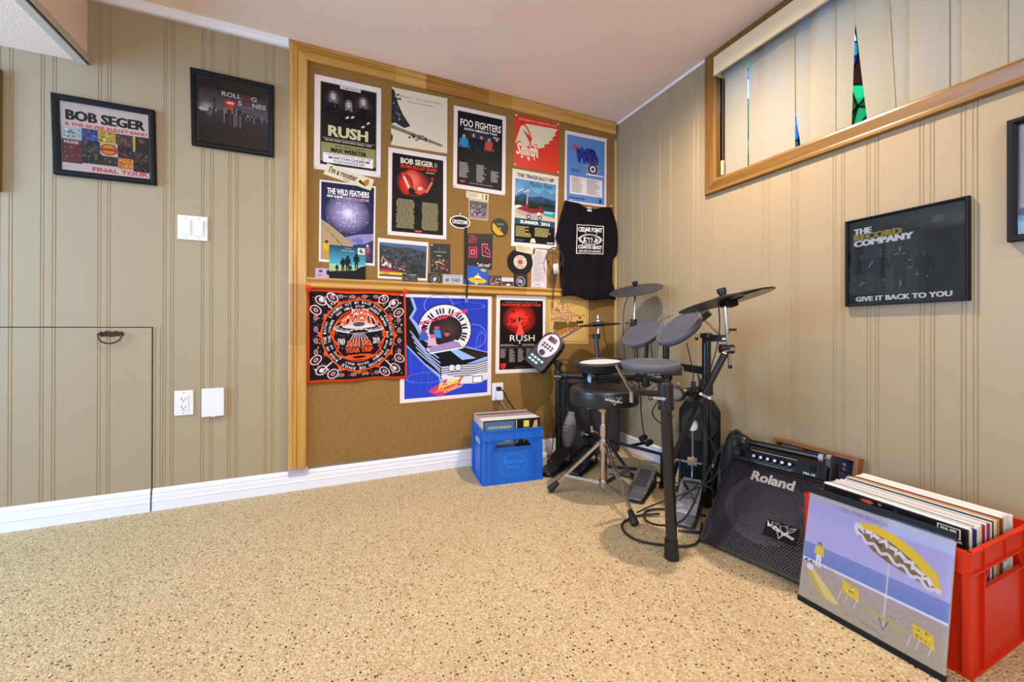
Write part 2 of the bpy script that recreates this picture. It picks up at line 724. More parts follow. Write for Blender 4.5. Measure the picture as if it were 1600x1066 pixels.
def cork_mat():
    m = bpy.data.materials.new('cork')
    m.use_nodes = True
    nt = m.node_tree
    N, L = nt.nodes, nt.links
    b = N['Principled BSDF']
    b.inputs['Roughness'].default_value = 0.9
    b.inputs['Specular IOR Level'].default_value = 0.15
    tc = N.new('ShaderNodeTexCoord')
    v = N.new('ShaderNodeTexVoronoi')
    v.inputs['Scale'].default_value = 520
    L.new(tc.outputs['Object'], v.inputs['Vector'])
    s = N.new('ShaderNodeSeparateColor')
    L.new(v.outputs['Color'], s.inputs['Color'])
    r = N.new('ShaderNodeValToRGB')
    r.color_ramp.elements[0].color = (*lin(hx('7a5a30')), 1)
    r.color_ramp.elements[1].color = (*lin(hx('9c7a48')), 1)
    e = r.color_ramp.elements.new(0.5)
    e.color = (*lin(hx('8c6a3a')), 1)
    L.new(s.outputs['Red'], r.inputs['Fac'])
    L.new(r.outputs['Color'], b.inputs['Base Color'])
    bp = N.new('ShaderNodeBump')
    bp.inputs['Strength'].default_value = 0.3
    bp.inputs['Distance'].default_value = 0.001
    L.new(v.outputs['Distance'], bp.inputs['Height'])
    L.new(bp.outputs['Normal'], b.inputs['Normal'])
    return m


PANEL = mat('painted_panelling', 'a38f73', 0.42, spec=0.4, bump=(9, 0.10, 0.01), var=(1.3, 0.03))
WHITE = mat('white_trim_paint', 'e9e6ee', 0.35, spec=0.45)
CEIL = mat('stippled_ceiling_paint', 'f8e0d2', 0.9, spec=0.1, bump=(160, 0.35, 0.004), var=(1.2, 0.03))
CARPET = carpet_mat()
CORK = cork_mat()
DARKGAP = mat('wall_backing', '4a3c2a', 0.9)

fl = MB().box((-4.5, -4.5, -0.05), (0.05, 0.05, 0.0))
struct(fl.build('floor', CARPET))
cl = MB().box((-4.5, -4.5, H), (0.05, 0.05, H + 0.06))
struct(cl.build('ceiling', CEIL))


def plank_run(parent, plane, bounds, z0, z1, name='panel_board'):
    """vertical v-grooved boards between successive positions; thickness 8 mm"""
    t, e = 0.008, 0.0022
    for a, b in zip(bounds[:-1], bounds[1:]):
        w = abs(b - a)
        narrow = w < 0.06
        pr = [(0, 0), (0, t - e), (e, t)]
        if narrow and w > 0.022:
            for c in (0.009, w - 0.009):
                pr += [(c - e, t), (c, t - e * 0.9), (c + e, t)]
        pr += [(w - e, t), (w, t - e), (w, 0)]
        mb = MB()
        if plane == 'A':
            mb.ext(pr, (a, t, z0), (1, 0, 0), (0, -1, 0), (0, 0, 1), z1 - z0)
        else:
            mb.ext(pr, (t, a, z0), (0, -1, 0), (-1, 0, 0), (0, 0, 1), z1 - z0)
        mb.build(name, PANEL, parent)


# wall A: y = 0 (faces the camera, left in the picture)
wl = MB().box((-4.5, 0.008, 0), (0.05, 0.08, H)).build('wall_left', DARKGAP)
struct(wl)
_org[wl.name] = Vector((0, 0, 0))
XA = [-4.45, -4.30, -4.26, -4.10, -4.06, -3.90, -3.86, -3.70, -3.66, -3.48, -3.44, -3.28, -3.24]
plank_run(wl, 'A', XA, 0, H)
plank_run(wl, 'A', [-3.24, -3.10, -3.06, -2.99, -2.947], 0.807, H)
XD = [-2.947, -2.866, -2.822, -2.692, -2.653, -2.512]
plank_run(wl, 'A', XD[:-1] + [-2.474], 0.807, H)
plank_run(wl, 'A', [-2.509, -2.474], 0, 0.807)
plank_run(wl, 'A', [-2.474, -2.438, -2.337, -2.294, -2.234, -2.197, -2.088, -2.050, -1.985, -1.90], 0, H)
plank_run(wl, 'A', [-1.90, -1.2, -0.6, 0.0], 0, H)

# wall B: x = 0 with the high window opening (y -0.81 .. -2.66, z 1.545 .. 2.17)
wr = structure_root('wall_right', (0, 0, 0))
WY0, WY1, WZ0, WZ1 = -0.815, -2.68, 1.545, 2.165
bk = MB()
bk.box((0.008, -4.5, 0), (0.10, 0.05, WZ0)).box((0.008, -4.5, WZ1), (0.10, 0.05, H)).box((0.008, WY0, WZ0), (0.10, 0.05, WZ1)).box((0.008, -4.5, WZ0), (0.10, WY1, WZ1))
bk.build('wall_core', DARKGAP, wr)
YB = [0.0, -0.085, -0.17, -0.255, -0.41, -0.495, -0.655, -0.692, -0.79]
plank_run(wr, 'B', YB, 0, H)
YB2 = [-0.79, -0.828, -0.94, -0.977, -1.04, -1.073, -1.165, -1.192, -1.32, -1.358, -1.428, -1.461, -1.572, -1.606, -1.667, -1.701, -1.83, -1.868, -1.95, -1.99,
       -2.12, -2.16, -2.30, -2.34, -2.46, -2.50, -2.64, -2.70]
plank_run(wr, 'B', YB2, 0, WZ0)
plank_run(wr, 'B', [-2.70, -2.84, -2.88, -3.0, -3.04, -3.2, -3.24, -3.4, -3.44, -3.6, -3.64, -3.8, -3.84, -4.0, -4.04, -4.2, -4.24, -4.45], 0, H)

# unseen walls behind the camera; left opening is assumed for the cool daylight, back one is added for the fill
wf = structure_root('wall_far', (0, 0, 0))
m_ = MB()
m_.box((-4.55, -4.5, 0), (-4.45, 0.05, 0.4)).box((-4.55, -4.5, 1.95), (-4.45, 0.05, H)).box((-4.55, -0.35, 0.4), (-4.45, 0.05, 1.95)).box((-4.55, -4.5, 0.4), (-4.45, -1.65, 1.95))
m_.build('wall_core', PANEL, wf)
wb = structure_root('wall_back', (0, 0, 0))
m_ = MB()
m_.box((-4.5, -4.55, 0), (0.05, -4.45, 0.7)).box((-4.5, -4.55, 2.0), (0.05, -4.45, H)).box((-4.5, -4.55, 0.7), (-3.5, -4.45, 2.0)).box((-0.9, -4.55, 0.7), (0.05, -4.45, 2.0))
m_.build('wall_core', PANEL, wb)

# ---- baseboards
BBP = [(0, 0), (0.014, 0), (0.014, 0.038), (0.0155, 0.042), (0.0125, 0.047), (0.012, 0.066), (0.0095, 0.071), (0.0105, 0.078), (0.009, 0.088), (0.004, 0.094), (0, 0.096)]


def baseboard(name, parent, o, out, along, L, **k):
    mb = MB().ext(BBP, o, out, (0, 0, 1), along, L)
    b = mb.build(name, WHITE, parent)
    return b


ba = structure_root('baseboard_left', (-1.2, 0, 0))
baseboard('moulding', ba, (-2.507, 0, 0), (0, -1, 0), (1, 0, 0), 2.507)
baseboard('moulding', ba, (-4.45, 0, 0), (0, -1, 0), (1, 0, 0), 1.21)
# cut-out where the board's side rail comes down over the baseboard
MB().box((-1.986, -0.016, 0.074), (-1.898, -0.0101, 0.113)).build('filler_strip', mat('grey_filler', 'b9b3bd', 0.6), ba)
bb = structure_root('baseboard_right', (0, -1.0, 0))
baseboard('moulding', bb, (0, -0.0, 0), (-1, 0, 0), (0, -1, 0), 4.45)

# ---- access door cut in the panelling
dr = structure_root('door_1', (-2.74, 0, 0))
plank_run(dr, 'A', [-3.237, -3.10, -3.06, -2.99, -2.947, -2.866, -2.822, -2.692, -2.653, -2.514], 0.0, 0.803)
baseboard('baseboard_piece', dr, (-3.237, -0.001, 0), (0, -1, 0), (1, 0, 0), 0.723)
BRONZE = mat('old_bronze', '4a3426', 0.4, metal=0.7)
h_ = MB()
pl = [(-0.041, 0.0), (-0.036, 0.010), (-0.026, 0.007), (-0.018, 0.012), (0.0, 0.009), (0.018, 0.012), (0.026, 0.007), (0.036, 0.010), (0.041, 0.0), (0.034, -0.013), (0.018, -0.010), (0, -0.014), (-0.018, -0.010), (-0.034, -0.013)]
h_.ext(pl, (-2.648, -0.0002, 0.778), (1, 0, 0), (0, 0, 1), (0, -1, 0), 0.003)
ho = h_.build('handle', BRONZE, dr, bevel=0.0008)
MB().tube([(-2.686, -0.004, 0.778), (-2.686, -0.014, 0.772), (-2.682, -0.018, 0.755), (-2.668, -0.02, 0.742), (-2.648, -0.02, 0.737), (-2.628, -0.02, 0.742), (-2.614, -0.018, 0.755), (-2.610, -0.014, 0.772), (-2.610, -0.004, 0.778)], 0.0032, 8).build('bail', BRONZE, ho, smooth=True)

# ---- ceiling trim, bulkhead
tr = structure_root('trim_1', (-2.3, 0, H))
cp = [(0, 0), (0.016, 0), (0.022, 0.006), (0.026, 0.018), (0.030, 0.036), (0, 0.036)]
MB().ext(cp, (-2.722, 0, H - 0.036), (0, -1, 0), (0, 0, 1), (1, 0, 0), 0.735).build('moulding', WHITE, tr)
tr2 = structure_root('trim_2', (0, -0.4, H))
MB().ext([(0, 0), (0.006, 0), (0.010, 0.012), (0, 0.012)], (0, -0.02, H - 0.012), (-1, 0, 0), (0, 0, 1), (0, -1, 0), 0.72).build('moulding', WHITE, tr2)
sf = structure_root('ceiling_bulkhead', (-3.3, -1.5, H))
MB().box((-4.45, -0.001, 1.912), (-2.728, -4.4, H + 0.01)).build('boxing', CEIL, sf)
MB().box((-2.762, 0.0, 1.902), (-2.722, -4.4, 1.9125)).box((-2.7285, 0.0, 1.902), (-2.722, -4.4, 1.945)).build('corner_bead', mat('ceiling_bead', 'c9bdb4', 0.6), sf, bevel=0.002)

# ---- assumed recessed ceiling lamps, out of view
glass_e = bpy.data.materials.new('lamp_lens')
glass_e.use_nodes = True
_b = glass_e.node_tree.nodes['Principled BSDF']
_b.inputs['Emission Color'].default_value = (1, 0.85, 0.65, 1)
_b.inputs['Emission Strength'].default_value = 6
for i, (x, y) in enumerate(POTS):
    if i > 3:
        continue
    t = thing('assumed_ceiling_light', 'assumed round recessed ceiling lamp outside the picture', 'ceiling light', (x, y, H), 'assumed recessed ceiling lamps')
    MB().lathe([(0.062, 0), (0.062, -0.004), (0.055, -0.007), (0.048, -0.005), (0.046, 0)], (x, y, H), (0, 0, 1), 28).build('trim_ring', WHITE, t, smooth=True)
    MB().lathe([(0.042, -0.001), (0.042, -0.006), (0.040, -0.0065)], (x, y, H), (0, 0, 1), 28).build('lens', glass_e, t)

# ---------------------------------------------------------------- high window in wall B
OAKY = wood('oak_trim_along', '6c481e', '946a30', 'Y', 0.32)
OAKZ = wood('oak_trim_upright', '6c481e', '946a30', 'Z', 0.32)
win = structure_root('window_1', (0, -1.7, WZ0))
TP = [(0, 0), (0, 0.014), (0.004, 0.019), (0.014, 0.019), (0.018, 0.013), (0.022, 0.012), (0.040, 0.017), (0.058, 0.020), (0.066, 0.018), (0.070, 0.012), (0.070, 0)]
# outer edge at y=-0.741, z=1.497 and z=2.214
fr = structure_root('window_frame', (0, -1.7, WZ0))
fr['kind'] = 'structure'
fr.parent = win
fr.location = (0, 0, 0)
_org[fr.name] = Vector((0, -1.7, WZ0))
MB().ext(TP, (0, -0.741, 1.495), (0, -1, 0), (-1, 0, 0), (0, 0, 1), H - 1.495, 1.0, -0.6).build('side_casing', OAKZ, fr, smooth=False)
MB().ext(TP, (0, -0.741, 1.495), (0, 0, 1), (-1, 0, 0), (0, -1, 0), 2.01, 1.0, -1.0).build('bottom_casing', OAKY, fr)
MB().ext([(x * 0.66, y) for x, y in TP], (0, -0.741, H), (0, 0, -1), (-1, 0, 0), (0, -1, 0), 2.01, 1.0, -1.0).build('top_casing', OAKY, fr)
MB().ext(TP, (0, -2.751, 1.495), (0, 1, 0), (-1, 0, 0), (0, 0, 1), H - 1.495, 1.0, -0.6).build('side_casing', OAKZ, fr)
# reveal
rv = MB()
rv.box((0.0, WY0 + 0.008, WZ0), (0.10, WY0, WZ1)).box((0.0, WY1, WZ0), (0.10, WY1 - 0.008, WZ1))
rv.build('reveal', OAKZ, fr)
rv = MB()
rv.box((0.0, WY0, WZ0 - 0.006), (0.16, WY1, WZ0)).box((0.0, WY0, WZ1), (0.16, WY1, WZ1 + 0.006))
rv.build('sill', OAKY, fr)
# outer white sash and lead-came stained glass
VINYL = mat('white_vinyl', 'dfe3ea', 0.35)
sash = MB()
for (y0, y1, z0, z1) in ((WY0, WY0 - 0.035, WZ0, WZ1), (WY1 + 0.035, WY1, WZ0, WZ1), (WY0, WY1, WZ0, WZ0 + 0.022), (WY0, WY1, WZ1 - 0.03, WZ1), (-1.73, -1.77, WZ0, WZ1)):
    sash.box((0.085, y0, z0), (0.125, y1, z1))
sash.build('sash', VINYL, win, bevel=0.002)


def stained(name, c):
    m = bpy.data.materials.new(name)
    m.use_nodes = True
    nt = m.node_tree
    nt.nodes.remove(nt.nodes['Principled BSDF'])
    t = nt.nodes.new('ShaderNodeBsdfTransparent')
    t.inputs[0].default_value = (*lin(hx(c)), 1)
    tl = nt.nodes.new('ShaderNodeBsdfTranslucent')
    tl.inputs[0].default_value = (*lin(hx(c)), 1)
    g = nt.nodes.new('ShaderNodeBsdfGlossy')
    g.inputs['Roughness'].default_value = 0.1
    mx0 = nt.nodes.new('ShaderNodeMixShader')
    mx0.inputs[0].default_value = 0.35
    nt.links.new(t.outputs[0], mx0.inputs[1])
    nt.links.new(tl.outputs[0], mx0.inputs[2])
    mx = nt.nodes.new('ShaderNodeMixShader')
    mx.inputs[0].default_value = 0.05
    nt.links.new(mx0.outputs[0], mx.inputs[1])
    nt.links.new(g.outputs[0], mx.inputs[2])
    nt.links.new(mx.outputs[0], nt.nodes['Material Output'].inputs[0])
    return m


SG = [stained('glass_' + k, v) for k, v in (('teal', '1f9aa6'), ('sky_blue', '3fa0e6'), ('emerald', '178a55'), ('pale_blue', 'c4e2f7'), ('deep_blue', '1f5fb0'), ('sea_green', '2fb58a'), ('wine', '5a1f2c'))]
LEAD = mat('lead_came', '20262a', 0.5, metal=0.5)
rg = random.Random(5)
NY, NZ = 26, 6
pt = {}
for i in range(NY + 1):
    for j in range(NZ + 1):
        y = WY0 - 0.035 + (WY1 + 0.07 - WY0) * i / NY
        z = WZ0 + 0.022 + (WZ1 - WZ0 - 0.052) * j / NZ
        if 0 < i < NY:
            y += rg.uniform(-0.022, 0.022)
        if 0 < j < NZ:
            z += rg.uniform(-0.035, 0.035)
        pt[i, j] = (y, z)
came = MB()
gl = structure_root('stained_glass', (0, -1.7, WZ0))
gl.parent = win
gl.location = (0, 0, 0)
_org[gl.name] = Vector((0, -1.7, WZ0))
for i in range(NY):
    for j in range(NZ):
        q = [pt[i, j], pt[i + 1, j], pt[i + 1, j + 1], pt[i, j + 1]]
        tri = [q] if rg.random() < 0.5 else [[q[0], q[1], q[2]], [q[0], q[2], q[3]]]
        if len(tri) == 2:
            came.bar((0.105, *q[0]), (0.105, *q[2]), 0.006, 0.007, (1, 0, 0))
        c = 6 if (i, j) in ((7, 2), (16, 3)) else (3 if (j == 4 and rg.random() < 0.5) else rg.choice((0, 1, 2, 0, 1, 4, 5, 2)))
        for t_ in tri:
            n_ = len(t_)
            g_ = MB().add([(0.1035, *p) for p in t_] + [(0.1065, *p) for p in t_], [tuple(range(n_)), tuple(range(2 * n_ - 1, n_ - 1, -1))] + [(k, (k + 1) % n_, n_ + (k + 1) % n_, n_ + k) for k in range(n_)])
            g_.build('pane', SG[c if t_ is tri[0] else rg.choice((0, 1, 2, 5))], gl)
        came.bar((0.105, *q[0]), (0.105, *q[1]), 0.006, 0.007, (1, 0, 0))
        came.bar((0.105, *q[0]), (0.105, *q[3]), 0.006, 0.007, (1, 0, 0))
cm = came.build('lead_came', LEAD, gl)
# window well outside: corrugated liner and gravel
MB().box((0.75, -3.1, 1.30), (0.80, -0.4, 2.02)).build('well_liner', mat('galvanised_liner', '9aa7b4', 0.6), win)
MB().box((0.13, -3.1, 1.36), (0.78, -0.4, 1.40)).build('well_gravel', mat('well_gravel', '8d8f90', 0.9, bump=(60, 0.8, 0.02)), win)

# ---- vertical blind: valance, rail, vanes
VANE = bpy.data.materials.new('vane_fabric')
VANE.use_nodes = True
nt = VANE.node_tree
nt.nodes.remove(nt.nodes['Principled BSDF'])
d_ = nt.nodes.new('ShaderNodeBsdfDiffuse')
t_ = nt.nodes.new('ShaderNodeBsdfTranslucent')
tc_ = nt.nodes.new('ShaderNodeTexCoord')
mp_ = nt.nodes.new('ShaderNodeMapping')
mp_.inputs['Scale'].default_value = (120, 120, 500)
n_ = nt.nodes.new('ShaderNodeTexNoise')
n_.inputs['Scale'].default_value = 1
nt.links.new(tc_.outputs['Object'], mp_.inputs[0])
nt.links.new(mp_.outputs[0], n_.inputs['Vector'])
rp_ = nt.nodes.new('ShaderNodeValToRGB')
rp_.color_ramp.elements[0].position = 0.3
rp_.color_ramp.elements[1].position = 0.7
rp_.color_ramp.elements[0].color = (*lin(hx('b9ab97')), 1)
rp_.color_ramp.elements[1].color = (*lin(hx('c4b7a4')), 1)
nt.links.new(n_.outputs['Fac'], rp_.inputs['Fac'])
nt.links.new(rp_.outputs[0], d_.inputs[0])
nt.links.new(rp_.outputs[0], t_.inputs[0])
mx_ = nt.nodes.new('ShaderNodeMixShader')
mx_.inputs[0].default_value = 0.36
nt.links.new(d_.outputs[0], mx_.inputs[1])
nt.links.new(t_.outputs[0], mx_.inputs[2])
nt.links.new(mx_.outputs[0], nt.nodes['Material Output'].inputs[0])
CREAM = mat('cream_plastic', 'd9c6a6', 0.45, bump=(90, 0.1, 0.001))
bl = thing('vertical_blind', 'cream fabric vertical blind with uneven vanes under a long valance', 'blind', (0.0, -1.7, 1.56))
va = MB()
va.box((-0.062, -0.828, 2.062), (-0.056, -2.74, 2.148)).box((-0.062, -0.828, 2.062), (0.02, -0.834, 2.148)).box((-0.062, -0.828, 2.058), (-0.050, -2.74, 2.064))
va.build('valance', CREAM, bl, bevel=0.0015)
MB().box((-0.030, -0.84, 2.125), (0.012, -2.70, 2.155)).build('head_rail', WHITE, bl)
# each vane: (y left top, y right top, y left bottom, y right bottom, depth, lift)
vq = [(-.845, -.964, -.845, -.964, .004, 0), (-.966, -1.05, -.967, -1.05, .010, 0), (-1.012, -1.097, -1.012, -1.093, .004, 0), (-1.088, -1.176, -1.088, -1.179, .000, 0),
      (-1.118, -1.262, -1.200, -1.270, .008, 0), (-1.243, -1.330, -1.243, -1.330, -.004, .014), (-1.318, -1.396, -1.318, -1.379, .002, .018), (-1.374, -1.482, -1.428, -1.508, .004, 0),
      (-1.472, -1.560, -1.480, -1.566, .010, 0), (-1.545, -1.640, -1.545, -1.640, .000, 0), (-1.636, -1.722, -1.636, -1.722, .006, 0), (-1.669, -1.760, -1.669, -1.760, -.002, 0), (-1.727, -1.82, -1.727, -1.82, .004, 0)]
vq += [(-1.80 - .078 * k, -1.892 - .078 * k, -1.80 - .078 * k, -1.892 - .078 * k, .004 * (k % 3), 0) for k in range(11)]
for i, (a0, a1, b0, b1, xo, dz) in enumerate(vq):
    mb = MB()
    vs = []
    nz = 6
    z0 = 1.553 + dz
    for k in range(nz):
        f = k / (nz - 1)
        for u in (0, .25, .5, .75, 1):
            vs.append((xo - .003 * math.sin(u * PI) + .002 * (u - .5), (b0 + (b1 - b0) * u) * (1 - f) + (a0 + (a1 - a0) * u) * f, z0 + (2.128 - z0) * f))
    fs = [(r * 5 + c, r * 5 + c + 1, r * 5 + c + 6, r * 5 + c + 5) for r in range(nz - 1) for c in range(4)]
    v_ = mb.add(vs, fs).build('vane', VANE, bl, smooth=True)
    hb = MB()
    hb.add([(xo + .0008, b0 - .002, z0 + .002), (xo + .0008, b1 + .002, z0 + .002), (xo + .0008, b1 + .002, z0 + .026), (xo + .0008, b0 - .002, z0 + .026)], [(0, 1, 2, 3)])
    hb.build('hem', VANE, v_)
# chain weight at the left end
cw = MB().box((-0.020, -0.838, 1.565), (-0.006, -0.852, 1.640)).build('cord_weight', mat('weight_plastic', 'b9ac86', 0.5), bl, bevel=0.003)
MB().cyl((-0.012, -0.842, 1.64), (-0.012, -0.842, 2.12), 0.0014, n=6).cyl((-0.012, -0.848, 1.64), (-0.012, -0.848, 2.12), 0.0014, n=6).build('cord', mat('cord_brown', '5c4a3c', 0.7), cw)

# ---- wooden edge at the far left of the picture: side of a wooden picture frame
OAKD = wood('dark_oak', '5f4420', '80602f', 'Z', 0.4)
wf_ = thing('picture_frame', 'wooden picture frame cut off by the left edge of the photo', 'picture frame', (-3.2, 0, 1.35))
MB().box((-2.975, 0.0, 1.352), (-2.990, -0.03, 1.80)).box((-3.42, 0.0, 1.352), (-3.405, -0.03, 1.80)).box((-3.42, 0, 1.337), (-2.975, -0.03, 1.352)).box((-3.42, 0, 1.80), (-2.975, -0.03, 1.815)).build('moulding', OAKD, wf_, bevel=0.002)
MB().box((-3.405, -0.004, 1.352), (-2.990, -0.008, 1.80)).build('picture', mat('faded_print', '8d8f88', 0.6, var=(6, 0.4)), wf_)
# ---------------------------------------------------------------- cork board on wall A
OAK_V = [wood('board_oak_upright_%d' % k, a, b, 'Z', 0.38) for k, (a, b) in enumerate((('a8762e', 'c79448'), ('b5833c', 'd2a35a'), ('a06e2a', 'bd8a3e')))]
OAK_H = [wood('board_oak_along_%d' % k, a, b, 'X', 0.38) for k, (a, b) in enumerate((('a8762e', 'c79448'), ('b88840', 'd4a65e'), ('8f5f20', 'ad7a34')))]
board = thing('cork_board', 'large wall-height cork board in an oak frame with a narrow oak ledge', 'cork board', (-0.95, -0.012, 0.108))
MB().box((-1.905, 0.0, 0.113), (-0.72, -0.0125, 2.14)).box((-0.7185, 0.0, 0.113), (-0.018, -0.0123, 2.14)).build('cork_sheet', CORK, board)
FP = [(0, 0), (0, 0.016), (0.008, 0.020), (0.018, 0.020), (0.021, 0.0165), (0.024, 0.020), (0.034, 0.020), (0.037, 0.0165), (0.040, 0.020), (0.074, 0.021), (0.080, 0.017), (0.080, 0)]
# left stile in three finger-jointed lengths (top mitred)
zs = [0.113, 0.72, 1.02, 2.212]
for k in range(3):
    last = k == 2
    MB().ext(FP, (-1.985, -0.010, zs[k]), (1, 0, 0), (0, -1, 0), (0, 0, 1), zs[k + 1] - zs[k] - 0.0004, 0, -1.0 if last else 0).build('stile', OAK_V[(0, 2, 1)[k]], board, smooth=False)
xs_ = [-1.985, -1.48, -1.32, -0.95, -0.80, -0.022]
for k in range(5):
    MB().ext(FP, (xs_[k], -0.010, 2.212), (0, 0, -1), (0, -1, 0), (1, 0, 0), xs_[k + 1] - xs_[k] - 0.0004, 1.0 if k == 0 else 0, 0).build('top_rail', OAK_H[(0, 1, 2, 0, 1)[k]], board)
MB().box((-0.024, -0.010, 0.113), (-0.004, -0.018, 2.10)).build('edge_strip', mat('pale_oak_strip', 'c2a878', 0.5), board)
LP_ = [(0, 0), (0, 0.012), (0.004, 0.022), (0.010, 0.024), (0.016, 0.020), (0.024, 0.014), (0.034, 0.017), (0.040, 0.026), (0.046, 0.028), (0.050, 0.026), (0.050, 0)]
xs_ = [-1.906, -1.30, -0.70, -0.024]
for k in range(3):
    MB().ext(LP_, (xs_[k], -0.010, 1.003), (0, 0, 1), (0, -1, 0), (1, 0, 0), xs_[k + 1] - xs_[k] - 0.0004).build('ledge', OAK_H[(1, 0, 1)[k]], board)

OFF = 0.0136
K = lambda s: hx(s)
BLK = K('100d10')


def dpins(o, q, off, w=(0, 1, 2, 3)):
    pins(o, q, 'A', off, w)


# 1 RUSH, Moncton Coliseum
q = [(-1.875, 2.078), (-1.556, 2.082), (-1.558, 1.605), (-1.877, 1.602)]
o, a = sheet('concert_poster', 'white-bordered black and olive concert poster with three long-haired musicians, top left of the cork board', 'poster', q, off=OFF)
a.rect(.085, .06, .93, .94, K('55513a'))
a.rect(.10, .07, .915, .93, BLK)
a.rect(.115, .30, .90, .92, K('1a1114'))
a.glow(.29, .76, .16, .14, K('4a3a46'), K('1a1114'))
a.glow(.72, .76, .16, .14, K('4a3a46'), K('1a1114'))
for (u, v, s_) in ((.27, .80, 1.0), (.50, .74, .9), (.72, .80, 1.0)):
    a.poly([(u - .06 * s_, v - .07), (u - .07 * s_, v), (u - .045 * s_, v + .05), (u, v + .062), (u + .045 * s_, v + .05), (u + .07 * s_, v), (u + .065 * s_, v - .08), (u, v - .05)], K('6e5f68'))
    for k in range(7):
        a.line([(u - .05 * s_ + .016 * k, v + .045 - .01 * abs(k - 3)), (u - .06 * s_ + .019 * k, v - .06)], .006, K('b3a4ac') if k % 2 else K('3a2e36'), k == 0)
    a.ell(u, v, .030 * s_, .036 * s_, K('cdbcc0'), 12)
    a.rect(u - .018, v + .004, u + .018, v + .010, K('3a2c34'))
    a.rect(u - .009, v - .020, u + .009, v - .016, K('5a4048'))
    a.poly([(u - .12, v - .20), (u + .12, v - .20), (u + .09, v - .07), (u - .09, v - .07)], K('0c090b'))
    a.blobs(u - .10, v - .17, u + .10, v - .04, 10, [K('6d5f6a'), K('2a2228'), K('453a44')], .006, .016, .7)
for (u, v) in ((.48, .60), (.56, .615), (.72, .53), (.80, .58)):
    a.ell(u, v, .03, .012, K('d9c4c8'), 8, .4)
a.rect(.37, .90, .68, .935, K('e8dcd8'))
a.text('CHUM PRESENTS', .385, .907, .665, .926, BLK, .03)
a.text('RUSH', .20, .37, .80, .49, K('c9c79a'), .05)
a.rect(.12, .345, .90, .350, K('b8a8a0'))
a.micro(.15, .318, .87, .338, 1, K('a09890'), .8, 'c', .95)
a.rect(.10, .10, .915, .30, K('8f8a58'))
a.text('WITH SPECIAL GUESTS', .30, .262, .74, .282, BLK, .02)
a.text('MAX WEBSTER', .24, .205, .78, .25, BLK, .07)
a.rect(.13, .085, .88, .19, K('ece2e6'))
a.text('THURSDAY, JANUARY 18, 8:00 P.M.', .18, .165, .85, .182, K('3a2a44'), .02)
a.text('MONCTON COLISEUM', .21, .130, .82, .158, K('2a2038'), .035)
a.micro(.24, .092, .80, .124, 3, K('6a5a70'), .5, 'c', .8)
a.build(o)
dpins(o, q, OFF)

# 2 cream album sleeve with guitar arm
q = [(-1.503, 2.103), (-1.196, 2.112), (-1.196, 1.798), (-1.505, 1.789)]
o, a = sheet('album_cover', 'cream record sleeve with a dark jacketed arm on a guitar neck', 'album cover', q, off=OFF, m=mat('cream_card', 'd9cdb8', 0.5))
a.poly([(0, .98), (.05, .95), (.12, .72), (.20, .56), (.33, .38), (.22, .33), (.06, .40), (0, .36)], K('2b2a30'))
a.blobs(.0, .42, .2, .92, 26, [K('5d6068'), K('7d8088'), K('1b1a20'), K('3c3e46')], .01, .03)
a.poly([(0, .36), (.92, .14), (.90, .10), (0, .29)], K('8d8478'))
for i in range(22):
    u = .02 + .04 * i
    a.line([(u, .36 - .238 * u), (u + .004, .29 - .20 * u)], .008, K('26221e'), i == 0)
a.blobs(.26, .13, .66, .27, 34, [K('16140f'), K('3a352c'), K('6d6558')], .012, .03)
a.blobs(.60, .10, .95, .22, 20, [K('3a352c'), K('8d8478')], .006, .014)
a.poly([(0, .2), (.03, .16), (.02, .08), (0, .05)], K('1b1a20'))
a.text('ERIC  CLAPTON', .15, .86, .88, .885, K('5d554c'), 0)
a.text('SLOWHAND', .28, .79, .74, .812, K('5d554c'), 0)
a.build(o)
dpins(o, q, OFF)

# 3 FOO FIGHTERS
q = [(-1.157, 2.082), (-0.834, 2.086), (-0.838, 1.606), (-1.162, 1.609)]
o, a = sheet('concert_poster', 'white-bordered night-blue tour poster of five standing musicians over three date columns', 'poster', q, off=OFF)
a.grad(.07, .05, .93, .95, K('0c0e18'), K('120e14'))
a.glow(.5, .62, .42, .16, K('26405e'), K('0e0f18'))
for u, v, c, l in ((.19, .44, '2a7fb8', '4a90c0'), (.37, .47, '15131a', '1a1820'), (.52, .46, '141218', '101018'), (.67, .45, 'b8433c', '7a2c34'), (.82, .47, '1a1820', '141218')):
    a.person(u, v - .08, .32, K('b98a70'), K(c), K('0e0d14'), K('4a3428'))
a.text('FOO FIGHTERS', .12, .77, .90, .86, K('f2ecec'), .02)
a.text('NORTH AMERICAN TOUR', .19, .728, .83, .757, K('e8e0e0'), .03)
a.text('2015', .74, .688, .87, .712, K('c8c0c4'), .03)
a.micro(.11, .14, .31, .33, 15, K('b8aeb4'), .5)
a.micro(.43, .11, .63, .33, 17, K('b8aeb4'), .5)
a.micro(.71, .14, .89, .28, 11, K('b8aeb4'), .5)
a.rect(.13, .085, .22, .105, K('c04a50'))
a.micro(.30, .08, .80, .095, 1, K('908890'), .6)
a.build(o)
dpins(o, q, OFF)

